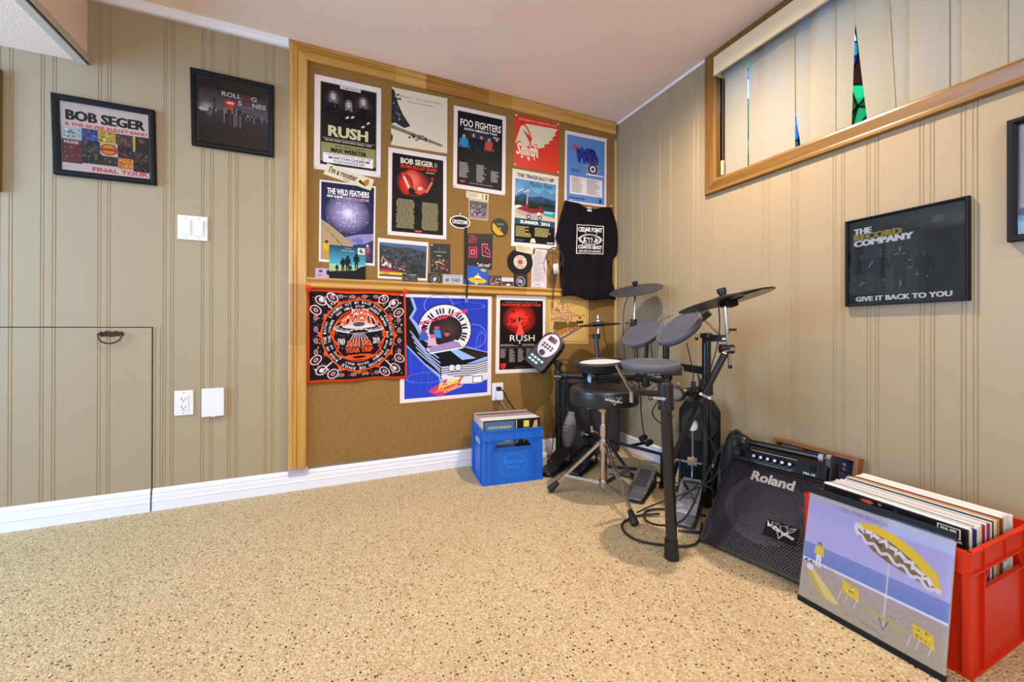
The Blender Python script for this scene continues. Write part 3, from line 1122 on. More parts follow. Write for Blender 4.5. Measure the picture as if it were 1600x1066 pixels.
# 4 red sleeve with a wing
q = [(-0.777, 2.114), (-0.466, 2.119), (-0.466, 1.795), (-0.785, 1.795)]
o, a = sheet('album_cover', 'red record sleeve with a cream feathered wing', 'album cover', q, off=OFF, m=mat('red_card', 'd8301c', 0.45))
CW = K('e2d6bc')
a.poly([(.12, .78), (.26, .86), (.55, .87), (.98, .88), (.90, .78), (.94, .76), (.84, .69), (.88, .66), (.76, .60), (.80, .57), (.66, .52), (.68, .47), (.52, .42), (.40, .46), (.28, .44), (.40, .60)], CW)
a.poly([(.03, .46), (.14, .80), (.36, .48), (.22, .36)], CW)
a.ring(.05, .55, .32, .36, .08, K('c92a18'), a0=-1.3, a1=1.3)
a.poly([(.10, .28), (.18, .17), (.24, .26), (.34, .14), (.36, .26), (.46, .18), (.47, .30), (.56, .24), (.50, .38), (.30, .40)], CW)
a.text('Smith', .03, .22, .55, .50, K('d8301c'), .08, .2)
a.text('Smith', .05, .24, .53, .48, K('f2e8d0'), .03, .2)
a.text("AEROSMITH'S GREATEST HITS", .07, .92, .95, .945, CW, .01)
a.build(o)
dpins(o, q, OFF)

# 5 THE WHO
q = [(-0.418, 2.087), (-0.090, 2.093), (-0.093, 1.625), (-0.423, 1.621)]
o, a = sheet('concert_poster', 'sky blue tour poster with dark blue script, a red burst and a white date list', 'poster', q, off=OFF)
a.rect(.05, .03, .95, .95, K('5a86c8'))
a.blobs(.24, .60, .78, .82, 30, [K('1c2470')], .04, .07, .7)
a.text('Who', .24, .58, .80, .80, K('1b2478'), .10)
a.text('Who', .25, .60, .79, .79, K('2c3f9c'), .02)
a.text('the', .16, .77, .34, .83, K('c8304a'), .06)
rr = random.Random(3)
for i in range(22):
    t = 2 * PI * i / 22
    L_ = rr.uniform(.8, 1.1)
    a.poly([(.66 + .05 * math.cos(t - .12), .52 + .035 * math.sin(t - .12)), (.66 + .24 * L_ * math.cos(t), .52 + .13 * L_ * math.sin(t)), (.66 + .05 * math.cos(t + .12), .52 + .035 * math.sin(t + .12))], K('d23a34') if i % 2 else K('e8b8b0'), i == 0)
a.ell(.66, .52, .11, .07, K('32221f'))
a.ell(.66, .52, .07, .048, K('f0e8e8'))
a.ell(.66, .52, .04, .026, K('3a3f9c'))
a.rect(.50, .425, .93, .445, K('e8dfe4'))
a.micro(.14, .44, .36, .49, 2, K('2b3f80'), .5)
a.rect(.12, .13, .90, .38, K('e6dbe2'))
a.micro(.16, .15, .44, .37, 12, K('5a5068'), .45)
a.micro(.52, .15, .84, .37, 12, K('5a5068'), .45)
a.micro(.10, .06, .80, .085, 1, K('26396e'), .7)
a.rect(.82, .045, .88, .10, K('26304e'))
a.build(o)
dpins(o, q, OFF)

# 6 WILD FEATHERS
q = [(-1.851, 1.551), (-1.582, 1.554), (-1.587, 1.132), (-1.853, 1.138)]
o, a = sheet('album_poster', 'poster of a bright star field above brown and lilac mountains', 'poster', q, off=OFF)
a.grad(.03, .03, .97, .98, K('171a3c'), K('2a2c5c'))
a.glow(.5, .62, .42, .26, K('b8aee0'), K('1d2048'))
a.glow(.5, .62, .12, .08, K('f4eefc'), K('9a90cc'))
rr = random.Random(8)
for i in range(260):
    r_ = abs(rr.gauss(0, .2))
    t = rr.uniform(0, 2 * PI)
    u, v = .5 + r_ * math.cos(t), .62 + r_ * .66 * math.sin(t)
    if .05 < u < .95 and .3 < v < .96:
        d = rr.uniform(.003, .007)
        a.rect(u - d, v - d * .7, u + d, v + d * .7, K(rr.choice(('e8e0f4', 'c8bce8', 'f4f0ff'))), i % 40 == 0)
a.poly([(.03, .52), (.16, .47), (.38, .36), (.55, .27), (.66, .20), (.66, .03), (.03, .03)], K('a8916e'))
a.poly([(.44, .32), (.66, .37), (.97, .40), (.97, .30), (.72, .22), (.60, .24)], K('8a86b4'))
a.poly([(.55, .30), (.70, .34), (.80, .30), (.72, .24)], K('6a6ca4'))
a.poly([(.60, .24), (.80, .26), (.97, .32), (.97, .03), (.55, .03)], K('26345e'))
for i in range(16):
    a.line([(.05 + .03 * i, .48 - .022 * i), (.16 + .032 * i, .36 - .02 * i)], .008, K(('7a6448', 'c8b08a', '8d7858')[i % 3]), i == 0)
a.person(.13, .03, .24, K('4a3428'), K('d8a828'), K('c89020'), K('2a1c18'), .72)
a.person(.86, .06, .20, K('c0b0c8'), K('a84a5c'), K('7a3a50'), K('d8c8c8'), .72)
a.text('THE WILD FEATHERS', .13, .84, .88, .915, K('f0ecf4'), .04)
a.text('NEW ALBUM', .13, .80, .40, .83, K('f0ecf4'), .04)
a.text('LONELY IS A LIFETIME', .42, .79, .88, .825, K('c890b0'), .04)
a.build(o)

# 7 rooster sticker
q = [(-1.816, 1.640), (-1.590, 1.588), (-1.608, 1.528), (-1.833, 1.581)]
o, a = sheet('bumper_sticker', "cream strip reading I'm a rooster with a small rooster drawing", 'sticker', q, off=OFF + .002, m=mat('cream_strip', 'ddd0b2', 0.45))
a.text("I'm a rooster", .08, .30, .66, .88, K('2a241c'), .03)
a.micro(.40, .12, .62, .22, 1, K('6a5a44'), .7)
a.ell(.86, .50, .06, .24, K('b87c2c'), 12)
a.poly([(.70, .35), (.72, .62), (.82, .38), (.90, .22), (.80, .24)], K('3a2a20'))
a.ell(.88, .76, .025, .10, K('b8401c'), 8)
a.line([(.85, .26), (.85, .08)], .008, K('6a4a20'))
a.build(o)

# 8 BOB SEGER red stage
q = [(-1.518, 1.776), (-1.200, 1.779), (-1.200, 1.306), (-1.522, 1.304)]
o, a = sheet('concert_poster', 'white-bordered black poster with a red-lit singer above two long date columns', 'poster', q, off=OFF)
a.rect(.065, .045, .94, .945, K('150e12'))
a.glow(.42, .63, .30, .17, K('f0523c'), K('1c0e12'))
a.glow(.40, .65, .16, .13, K('e88478'), K('c83024'))
a.glow(.30, .60, .12, .12, K('e83020'), K('a02018'))
a.poly([(.23, .70), (.27, .70), (.36, .58), (.33, .55)], K('f0c4b8'))
a.ell(.25, .71, .03, .022, K('d84438'), 8)
a.poly([(.33, .55), (.40, .57), (.48, .52), (.46, .49), (.36, .49)], K('20100f'))
a.ell(.54, .565, .05, .03, K('eab8a8'), 12)
a.poly([(.44, .52), (.54, .50), (.60, .53), (.66, .57), (.60, .575)], K('d84a40'))
a.poly([(.62, .53), (.66, .53), (.76, .66), (.72, .67)], K('d8685c'))
a.ell(.745, .70, .035, .03, K('7a2c34'), 8)
a.text('BOB SEGER', .20, .84, .76, .905, K('ded6c4'), .05)
a.text('AND THE', .78, .845, .83, .90, K('b8ae9c'), .02)
a.text('SILVER BULLET BAND', .20, .79, .83, .832, K('d83020'), .05)
a.micro(.63, .762, .80, .778, 1, K('b8ae9c'), .7)
a.micro(.13, .09, .45, .43, 24, K('a59e7a'), .55, 'c', .8)
a.micro(.56, .09, .86, .42, 24, K('a59e7a'), .55, 'c', .8)
a.rect(.45, .058, .57, .078, K('d84a50'))
a.build(o)
dpins(o, q, OFF)

# 9 TRAGICALLY HIP
q = [(-0.790, 1.779), (-0.466, 1.777), (-0.482, 1.307), (-0.798, 1.304)]
o, a = sheet('concert_poster', 'painted lake and red classic car poster reading SUMMER 2016', 'poster', q, off=OFF)
a.rect(.05, .88, .96, .985, K('e0d6bc'))
a.grad(.06, .60, .95, .88, K('4a8fc8'), K('8cb8d8'))
a.poly([(.06, .66), (.20, .74), (.30, .86), (.42, .76), (.56, .72), (.70, .80), (.85, .74), (.95, .78), (.95, .56), (.06, .56)], K('5c88b4'))
a.poly([(.06, .64), (.22, .70), (.38, .66), (.60, .69), (.95, .66), (.95, .52), (.06, .52)], K('2a4c74'))
rr = random.Random(2)
a.w += a.step
for i in range(20):
    u = .08 + .044 * i
    hh = rr.uniform(.06, .12)
    a.poly([(u - .03, .55), (u + .03, .55), (u, .56 + hh)], K('16261f'), False)
a.rect(.06, .49, .95, .56, K('1d3a4a'))
a.rect(.06, .37, .95, .50, K('c9b896'))
a.poly([(.60, .49), (.95, .49), (.95, .42), (.70, .44)], K('2a9aa8'))
a.poly([(.66, .475), (.86, .465), (.90, .495), (.68, .50)], K('7fd0cc'))
a.ring(.15, .50, .10, .04, 1, K('e8e0cc'), a0=0, a1=PI)
a.poly([(.12, .50), (.30, .55), (.60, .55), (.70, .50), (.68, .45), (.45, .41), (.10, .46)], K('8c2428'))
a.poly([(.34, .55), (.56, .56), (.60, .52), (.36, .51)], K('20181c'))
a.poly([(.10, .49), (.40, .45), (.68, .47), (.68, .41), (.42, .375), (.12, .43)], K('a8a0a4'))
a.poly([(.30, .56), (.33, .56), (.345, .75), (.33, .76)], K('b8a8c0'))
for u, v in ((.36, .40), (.60, .40)):
    a.ell(u, v, .045, .033, K('2a262a'), 14)
    a.ell(u, v, .025, .018, K('c8c0bc'), 10)
a.ell(.58, .455, .04, .02, K('e8dcc0'), 10)
a.text('THE TRAGICALLY HIP', .10, .905, .90, .955, K('2a3a78'), .05)
a.text('Machine  Poem', .36, .80, .86, .875, K('2a2a30'), 0, .3)
for k in range(4):
    a.line([(.12 + .06 * k, .73 + .02 * (k % 2)), (.15 + .06 * k, .72 + .02 * (k % 2)), (.19 + .06 * k, .74 + .02 * (k % 2))], .008, K('e8f0f4'), k == 0)
a.rect(.06, .29, .95, .37, K('1d4a70'))
a.text('SUMMER  2016', .18, .305, .84, .348, K('e8e6e0'), .05)
a.rect(.06, .055, .95, .29, K('121016'))
a.micro(.09, .13, .44, .27, 7, K('c8bf70'), .5)
a.micro(.50, .15, .90, .27, 6, K('c8bf70'), .5)
a.micro(.09, .075, .30, .095, 1, K('4a64a0'), .7)
a.poly([(.40, .065), (.53, .065), (.50, .12), (.43, .12)], K('d8d4cc'))
a.rect(.78, .07, .92, .085, K('d8d4cc'))
a.build(o)
dpins(o, q, OFF, (0, 1, 2))

# 10 ticket stub and photograph pinned below the blue poster
q = [(-1.068, 1.572), (-0.946, 1.570), (-0.948, 1.441), (-1.068, 1.440)]
o, a = sheet('snapshot', 'small faded snapshot hanging under a ticket stub', 'photo', q, off=OFF, m=mat('photo_paper', 'b9a78c', 0.4))
a.grad(.04, .05, .96, .82, K('5c4d58'), K('8a7c84'))
a.blobs(.05, .08, .95, .80, 50, [K('3c3240'), K('a898a0'), K('6a5668'), K('4a4450')], .03, .09, 1)
a.build(o)
q = [(-1.086, 1.599), (-0.944, 1.598), (-0.946, 1.556), (-1.083, 1.562)]
o, a = sheet('ticket_stub', 'cream ticket stub pinned above the faded snapshot', 'ticket', q, off=OFF + .0015, m=mat('ticket_card', 'd6cfb4', 0.5))
a.micro(.08, .2, .60, .85, 5, K('a39c88'), .45)
a.micro(.70, .1, .78, .9, 8, K('3a3430'), .6)
a.rect(.86, .1, .93, .9, K('4a4440'))
a.build(o)
dpins(o, q, OFF + .0015, (0,))


def wdisc(name, label, cat, cx, cz, rx, rz, off, m, th=0.0025, n=40):
    t = MB()
    n_ = n
    vs = [(cx + rx * math.cos(2 * PI * i / n_), -off + e, cz + rz * math.sin(2 * PI * i / n_)) for e in (0, -th) for i in range(n_)]
    t.add(vs, [tuple(range(n_)), tuple(range(2 * n_ - 1, n_ - 1, -1))] + [(i, (i + 1) % n_, n_ + (i + 1) % n_, n_ + i) for i in range(n_)])
    o = t.build(name, m, org=(cx, -off, cz - rz))
    tag(o, label, cat)
    q = [(cx - rx, cz + rz), (cx + rx, cz + rz), (cx + rx, cz - rz), (cx - rx, cz - rz)]
    return o, Art(wallquad(q, 'A', off + th))


# 11 oval sign
o, a = wdisc('oval_sign', 'black oval plaque with a white rim and white capital letters', 'sign', -1.121, 1.414, .062, .038, OFF, mat('white_enamel', 'e6e0dc', 0.35), .004)
a.ell(.5, .5, .44, .42, K('100e10'), 40)
a.text('CHUCKTOWN', .13, .34, .87, .66, K('eee8e4'), .05)
a.build(o)
pins(o, [(-1.128, 1.470), (-1.10, 1.470), (-1.10, 1.440), (-1.13, 1.44)], 'A', OFF, (0,))
# 12 round badge
o, a = wdisc('round_coaster', 'round black drink coaster with a yellow lower segment', 'coaster', -0.874, 1.408, .056, .056, OFF, mat('black_card', '171417', 0.5), .003)
a.ring(.5, .5, .47, .47, .05, K('3a3530'), 48)
a.poly([(.5 + .43 * math.cos(t), .5 + .43 * math.sin(t)) for t in [2.6 + (5.3 - 2.6) * i / 18 for i in range(19)]], K('c9a02c'))
a.text('MUSIC', .35, .62, .75, .72, K('8d867c'), .03)
a.ell(.52, .46, .05, .05, K('b8ae9c'), 10)
a.build(o)

# 13 neon poster and the blue card under it
q = [(-1.082, 1.353), (-0.919, 1.365), (-0.923, 1.153), (-1.085, 1.154)]
o, a = sheet('neon_poster', "black poster with pink neon shapes and the words Let's rock", 'poster', q, off=OFF + .001, m=mat('black_poster', '1a1216', 0.4))
PK, P2 = K('e0629c'), K('c23a5c')
a.text('THE', .10, .90, .32, .96, P2, .03)
a.text('BLACK', .10, .81, .42, .885, P2, .03)
a.text('KEYS', .10, .72, .38, .795, P2, .03)
a.frame(.10, .30, .42, .62, .05, .03, P2)
a.frame(.18, .38, .34, .55, .05, .03, K('d86a70'))
a.line([(.60, .70), (.62, .38), (.92, .34), (.88, .55), (.80, .58), (.82, .70), (.60, .70)], .035, PK)
a.line([(.68, .64), (.78, .58), (.70, .50), (.86, .42)], .03, PK)
a.text('"Let\'s rock"', .42, .06, .94, .16, K('e8d8dc'), .02)
a.build(o)
q = [(-1.094, 1.170), (-0.948, 1.159), (-0.948, 1.053), (-1.094, 1.054)]
o, a = sheet('blue_card', 'royal blue card with a yellow boat shape standing on the oak ledge', 'card', q, off=OFF + .0025, m=mat('blue_card', '2150a8', 0.4))
rr = random.Random(6)
for i in range(26):
    t = PI * i / 13
    a.poly([(.55, .45), (.55 + .6 * math.cos(t), .45 + .6 * math.sin(t)), (.55 + .6 * math.cos(t + .1), .45 + .6 * math.sin(t + .1))] if False else [(.5, .4), (min(.98, max(.02, .5 + .6 * math.cos(t))), min(.98, max(.02, .4 + .6 * math.sin(t)))), (min(.98, max(.02, .5 + .6 * math.cos(t + .12))), min(.98, max(.02, .4 + .6 * math.sin(t + .12))))], K('2f63c4'), i == 0)
a.poly([(.14, .30), (.30, .40), (.80, .38), (.96, .26), (.82, .12), (.30, .14)], K('e0b820'))
a.poly([(.40, .38), (.46, .52), (.66, .50), (.72, .38)], K('e8e0d8'))
a.rect(.44, .30, .70, .36, K('b8402c'))
a.rect(.54, .50, .60, .66, K('d8b030'))
a.ell(.80, .84, .12, .07, K('e0b820'), 14)
a.ell(.50, .10, .07, .05, K('d8ccd0'), 10)
a.build(o)

# 14 roller coaster photo, overlapped by a small dark card
q = [(-1.571, 1.283), (-1.302, 1.281), (-1.309, 1.066), (-1.571, 1.068)]
o, a = sheet('ride_photo', 'landscape souvenir photo of raised arms above a wooded valley', 'photo', q, off=OFF)
a.grad(.03, .06, .97, .90, K('51688c'), K('2b303c'))
a.poly([(.03, .84), (.3, .80), (.6, .82), (.97, .74), (.97, .07), (.03, .07)], K('3a4450'))
a.poly([(.03, .74), (.25, .68), (.55, .62), (.75, .50), (.97, .46), (.97, .07), (.03, .07)], K('333a42'))
a.blobs(.04, .36, .96, .78, 120, [K('4a3a42'), K('2c343c'), K('3f4d52'), K('57525a'), K('28302f'), K('48555a')], .02, .05, 1.2)
a.blobs(.45, .08, .96, .5, 70, [K('2e3436'), K('3d4748'), K('232a2c')], .02, .06, 1.2)
a.line([(.07, .40), (.10, .56), (.14, .46), (.20, .40)], .025, K('c89484'))
a.blobs(.05, .22, .30, .44, 22, [K('b87f70'), K('e0d8dc'), K('6a3f3c'), K('d8c8cc')], .02, .05, 1.2)
a.blobs(.28, .20, .55, .42, 26, [K('a06a5c'), K('3c2c30'), K('b89c90')], .012, .03, 1.2)
a.poly([(.03, .12), (.40, .12), (.42, .20), (.20, .24), (.03, .26)], K('a82c30'))
a.rect(.03, .10, .56, .17, K('d8b828'))
a.text('4  RIDE', .08, .105, .22, .16, K('c8304a'), .05)
a.build(o)
q = [(-1.445, 1.100), (-1.362, 1.101), (-1.362, 1.054), (-1.445, 1.054)]
o, a = sheet('small_card', 'tiny dark photo card leaning before the valley photo', 'card', q, off=OFF + .003, m=mat('dark_card', '3a3734', 0.4))
a.blobs(.05, .1, .95, .9, 30, [K('5c5850'), K('28282c'), K('76705e')], .04, .10, 1.6)
a.rect(.5, .18, .8, .26, K('4a4a9c'))
a.micro(.5, .8, .95, .92, 1, K('b8b0a0'), .7)
a.build(o)

# 15 blue CD sleeve with silhouettes
q = [(-1.806, 1.226), (-1.632, 1.223), (-1.632, 1.053), (-1.806, 1.053)]
o, a = sheet('album_card', 'square card of band silhouettes against a turquoise dusk sky', 'album cover', q, off=OFF + .002, m=mat('dusk_card', '14181a', 0.35))
a.grad(0, .45, 1, 1, K('14345c'), K('4aa8bc'))
a.grad(0, .18, 1, .45, K('8cc8b8'), K('b8ac3c'))
a.poly([(0, .22), (.2, .24), (.45, .26), (.7, .28), (.85, .40), (1, .44), (1, 0), (0, 0)], K('12110f'))
for u, v, h in ((.21, .18, .26), (.37, .22, .42), (.50, .22, .50), (.58, .22, .22), (.74, .32, .48)):
    a.person(u, v, h, K('0f1418'), K('0f1418'), K('0f1418'), K('0f1418'), 1.0)
a.text('THE WILD', .40, .92, .60, .95, K('c8d0d4'), 0)
a.text('FEATHERS', .34, .84, .68, .88, K('c8d0d4'), 0)
a.rect(.78, .78, .98, .98, K('d8d4d0'))
a.blobs(.80, .80, .96, .96, 8, [K('6a6668'), K('2c2a2c')], .02, .05)
a.build(o)
# 16 dark stage card
q = [(-1.291, 1.277), (-1.177, 1.281), (-1.177, 1.112), (-1.291, 1.114)]
o, a = sheet('stage_card', 'upright dark card of a brown-lit concert crowd', 'card', q, off=OFF, m=mat('stage_card', '221a18', 0.4))
a.poly([(.35, .72), (.45, .95), (.50, .72)], K('3c5a44'))
a.poly([(.60, .72), (.70, .92), (.80, .72)], K('34503c'))
a.micro(.15, .70, .85, .74, 1, K('8d9a8c'), .7)
a.micro(.32, .57, .66, .61, 1, K('c8c0b4'), .7)
a.blobs(.05, .03, .95, .50, 90, [K('6a3f30'), K('9a6a50'), K('3a2420'), K('c89478'), K('2a1a18')], .02, .06, .8)
a.blobs(.25, .30, .75, .48, 12, [K('d8b8a0')], .02, .045, .8)
a.build(o)
dpins(o, q, OFF, (0,))
# 17 small lilac card
q = [(-1.868, 1.104), (-1.800, 1.104), (-1.800, 1.053), (-1.870, 1.053)]
o, a = sheet('lilac_card', 'small lilac card at the left end of the oak ledge', 'card', q, off=OFF + .001, m=mat('lilac_card', 'b9a0c4', 0.45))
a.ell(.35, .72, .14, .13, K('4a2f6a'), 12)
a.ell(.88, .62, .16, .28, K('2a1c3c'), 14)
a.micro(.15, .2, .62, .45, 2, K('6a5080'), .5)
a.build(o)
# 19 round emblem card
q = [(-1.302, 1.108), (-1.229, 1.110), (-1.229, 1.053), (-1.302, 1.053)]
o, a = sheet('emblem_card', 'square black card with a grey round eagle emblem', 'card', q, off=OFF + .0025, m=mat('black_emblem_card', '141215', 0.4))
a.ring(.5, .46, .38, .42, .10, K('9a969c'), 30)
a.ring(.5, .46, .30, .33, .12, K('4a484e'), 24)
a.poly([(.40, .20), (.34, .50), (.48, .70), (.52, .52), (.66, .68), (.62, .40), (.52, .24)], K('c8c4c8'))
a.build(o)
# 20 #1 DAD plate
q = [(-1.220, 1.107), (-1.103, 1.109), (-1.103, 1.053), (-1.220, 1.053)]
o, a = sheet('name_plate', 'miniature silver licence plate reading #1 DAD', 'plate', q, off=OFF + .003, th=.0015, m=mat('plate_silver', 'b9c0cc', 0.35))
a.frame(.01, .02, .99, .98, .015, .03, K('8d94a4'))
a.text('#1 DAD', .12, .20, .88, .66, K('1f2c4e'), .03)
a.micro(.10, .78, .90, .90, 1, K('6a7488'), .6, 'c', .95)
a.micro(.15, .06, .80, .13, 1, K('7a8498'), .6, 'c', .9)
a.build(o)
# 22-24 cards on the ledge
q = [(-0.946, 1.115), (-0.861, 1.118), (-0.861, 1.053), (-0.946, 1.053)]
o, a = sheet('comic_card', 'small busy multicoloured card on the ledge beside the blue card', 'card', q, off=OFF + .001, m=mat('busy_card', '3c3440', 0.4))
a.blobs(.03, .04, .97, .97, 60, [K('8a4a34'), K('4a5c9c'), K('c8b8a8'), K('26202c'), K('8a7c9c'), K('b88a4a')], .05, .12, 1.2)
a.build(o)
q = [(-0.861, 1.108), (-0.781, 1.110), (-0.781, 1.053), (-0.861, 1.053)]
o, a = sheet('landscape_card', 'small card with a white sky and a dark hill line on the ledge', 'card', q, off=OFF + .001, m=mat('white_card', 'cfc8cf', 0.4))
a.rect(.02, .25, .98, .56, K('38343c'))
a.rect(.02, .04, .98, .28, K('6a5c6c'))
a.ell(.55, .22, .16, .12, K('e8e0e0'), 12)
a.build(o)
q = [(-0.781, 1.134), (-0.690, 1.137), (-0.690, 1.053), (-0.781, 1.053)]
o, a = sheet('badge_card', 'square black card with a white clawed-ball badge', 'card', q, off=OFF + .004, m=mat('black_badge_card', '1a1119', 0.4))
a.ring(.5, .44, .33, .35, .10, K('d8d0dc'), 30)
a.ell(.5, .44, .26, .28, K('3c2f58'), 24)
for k in range(3):
    a.line([(.30, .56 - .10 * k), (.45, .58 - .10 * k), (.66, .48 - .10 * k)], .045, K('dcd6e4'))
a.rect(.05, .84, .95, .90, K('4a4048'))
a.build(o)
# 25 seven inch single
o, a = wdisc('vinyl_single', 'black vinyl single with a cream label and orange-red centre', 'record', -0.738, 1.209, .0865, .0815, OFF + .001, mat('black_vinyl', '0d0c0e', 0.25, spec=0.6), .0015, 48)
for k in range(5):
    a.ring(.5, .5, .48 - .045 * k, .48 - .045 * k, .02, K('1c1a1f'), 48)
a.ell(.5, .5, .26, .26, K('cbbfb4'), 32)
a.ell(.5, .5, .10, .10, K('b0522c'), 24)
a.text('RECORDS', .36, .64, .64, .69, K('6a5c54'), .02)
a.micro(.32, .30, .68, .37, 2, K('7a6c64'), .5, 'c')
a.build(o)
# 26 long setlist / receipt, 27 tilted ticket
q = [(-0.654, 1.298), (-0.550, 1.298), (-0.555, 1.040), (-0.663, 1.042)]
o, a = sheet('set_list', 'long narrow printed paper slip hanging beside the vinyl single', 'paper slip', q, off=OFF + .002)
a.rect(.04, .02, .95, .98, K('cfc4cc'))
a.micro(.12, .20, .85, .96, 24, K('8d8494'), .35)
a.rect(.18, .10, .82, .17, K('e8e0e8'))
a.micro(.22, .12, .78, .15, 1, K('5c546c'), .8)
a.micro(.12, .03, .88, .08, 2, K('8d8494'), .5)
a.build(o)
q = [(-0.764, 1.318), (-0.622, 1.300), (-0.630, 1.258), (-0.768, 1.276)]
o, a = sheet('ticket_stub', 'tilted cream ticket stub overlapping the top of the vinyl single', 'ticket', q, off=OFF + .0035, m=mat('ticket_card', 'd6cfb4', 0.5))
a.micro(.06, .2, .72, .85, 5, K('948c78'), .45)
a.rect(.82, .08, .92, .92, K('5a544c'))
a.build(o)

# 31 RUSH red
q = [(-0.893, 1.001), (-0.559, 1.003), (-0.559, 0.526), (-0.899, 0.528)]
o, a = sheet('concert_poster', 'white-bordered red and black tour poster with five date columns below the oak ledge', 'poster', q, off=OFF)
a.rect(.07, .05, .94, .94, K('17090b'))
a.glow(.46, .70, .34, .20, K('ef3020'), K('3a0c0e'))
a.glow(.44, .70, .20, .12, K('ff4a34'), K('c82018'))
a.blobs(.20, .52, .75, .84, 26, [K('8a1412'), K('c82a1c'), K('5c0e0e')], .015, .05, .7)
a.poly([(.38, .48), (.44, .60), (.42, .70), (.47, .72), (.50, .60), (.56, .50)], K('e85040'))
a.ell(.455, .695, .025, .035, K('3a1a1c'), 10)
a.text('CLOCKWORK ANGELS TOUR', .10, .865, .90, .895, K('e8342c'), .04)
a.micro(.16, .905, .84, .918, 1, K('8d7c80'), .6, 'c', .95)
a.text('RUSH', .27, .41, .77, .49, K('ece2de'), 0)
a.rect(.455, .375, .475, .42, K('ece2de'))
a.micro(.09, .345, .48, .375, 2, K('a8a0a4'), .5)
a.micro(.52, .345, .92, .375, 2, K('a8a0a4'), .5)
a.rect(.09, .325, .92, .329, K('5c5458'))
for k in range(5):
    a.micro(.09 + .17 * k, .14 if k else .20, .22 + .17 * k, .315, 12, K('a8a0a4'), .45)
a.poly([(.09, .13), (.20, .13), (.195, .075), (.145, .055), (.10, .075)], K('c02c2c'))
a.micro(.36, .07, .74, .08, 1, K('6a6468'), .6)
a.build(o)
dpins(o, q, OFF)

# 32 tan album with engraved lettering
q = [(-0.557, 1.000), (-0.236, 1.003), (-0.236, 0.698), (-0.550, 0.706)]
o, a = sheet('album_cover', 'tan record sleeve with swirling lettering and two blocky heads on a plank', 'album cover', q, off=OFF, m=mat('tan_card', 'd3ab64', 0.5))
a.frame(.035, .04, .955, .965, .008, .009, K('6a4218'))
a.text('Max', .14, .66, .66, .93, K('9c5a44'), .07, .3)
a.text('Max', .15, .67, .65, .92, K('e0b878'), .01, .3)
a.text('Webster', .11, .50, .66, .74, K('8c5044'), .07, .3)
a.text('Webster', .12, .51, .65, .73, K('e2bc7e'), .01, .3)
a.line([(.10, .50), (.30, .56), (.46, .50), (.52, .54), (.50, .60)], .02, K('9c5a44'))
a.line([(.56, .60), (.66, .58), (.66, .66)], .015, K('9c5a44'))
for x, y, s_ in ((.16, .20, 1.0), (.50, .28, .72)):
    a.poly([(x, y), (x + .10 * s_, y - .06 * s_), (x + .34 * s_, y + .05 * s_), (x + .34 * s_, y + .18 * s_), (x, y + .14 * s_)], K('b9803f'))
    a.poly([(x, y), (x + .10 * s_, y - .06 * s_), (x + .11 * s_, y + .14 * s_), (x, y + .18 * s_)], K('a86a58'))
    a.poly([(x - .01, y + .12 * s_), (x + .12 * s_, y + .08 * s_), (x + .34 * s_, y + .16 * s_), (x + .32 * s_, y + .27 * s_), (x + .02, y + .28 * s_)], K('6a5426'))
    a.ell(x + .20 * s_, y + .06 * s_, .02, .012, K('4a3018'), 8)
    a.ell(x + .28 * s_, y + .09 * s_, .02, .012, K('4a3018'), 8)
a.poly([(.03, .16), (.30, .06), (.86, .36), (.86, .39), (.30, .11), (.03, .21)], K('605a7c'))
a.poly([(.03, .10), (.03, .16), (.30, .10), (.30, .04)], K('4e4a68'))
a.ell(.79, .57, .035, .035, K('a84420'), 14)
a.poly([(.70, .52), (.75, .49), (.80, .50), (.88, .50), (.86, .44), (.72, .44)], K('3c2018'))
for u in (.72, .88):
    a.ell(u, .62, .03, .012, K('7a5c34'), 8)
a.build(o)

# 30 blue car poster
q = [(-1.455, 0.990), (-0.923, 0.992), (-0.927, 0.402), (-1.455, 0.392)]
o, a = sheet('ride_poster', 'large blue poster with a black fin-tailed convertible and a piano-key arch', 'poster', q, off=OFF)
a.grad(.045, .035, .955, .97, K('2438b4'), K('2642c8'))
rr = random.Random(4)
for i in range(34):
    u, v = rr.uniform(.08, .9), rr.uniform(.06, .55)
    a.line([(u, v), (min(.94, u + rr.uniform(0, .03)), min(.95, v + rr.uniform(.05, .22)))], .005, K(rr.choice(('4a5ce0', '6a4ec8', '3c50d8'))), i % 12 == 0)
for cu, cv, ru, rv in ((.72, .90, .20, .035), (.40, .90, .16, .10), (.80, .60, .22, .12), (.28, .22, .22, .05), (.88, .50, .08, .14)):
    a.ring(cu, cv, min(ru, .94 - cu if cu > .5 else ru), rv, .05, K('7a86ea'), 30)
# piano-key arch
a.ell(.47, .66, .295, .255, K('0e0c16'), 44)
a.ell(.47, .66, .285, .245, K('e2e0ea'), 44)
for k in range(30):
    t = -1.0 + PI * 1.42 * k / 29
    a.line([(.47 + .175 * math.cos(t), .66 + .15 * math.sin(t)), (.47 + .283 * math.cos(t), .66 + .243 * math.sin(t))], .003, K('8a86a0'), k == 0)
    if k % 7 not in (2, 6):
        t += .055
        a.line([(.47 + .19 * math.cos(t), .66 + .163 * math.sin(t)), (.47 + .25 * math.cos(t), .66 + .215 * math.sin(t))], .017, K('0e0c16'), False)
a.ell(.47, .66, .175, .15, K('2a1b20'), 36)
a.glow(.50, .66, .16, .14, K('4a3a30'), K('1c1218'))
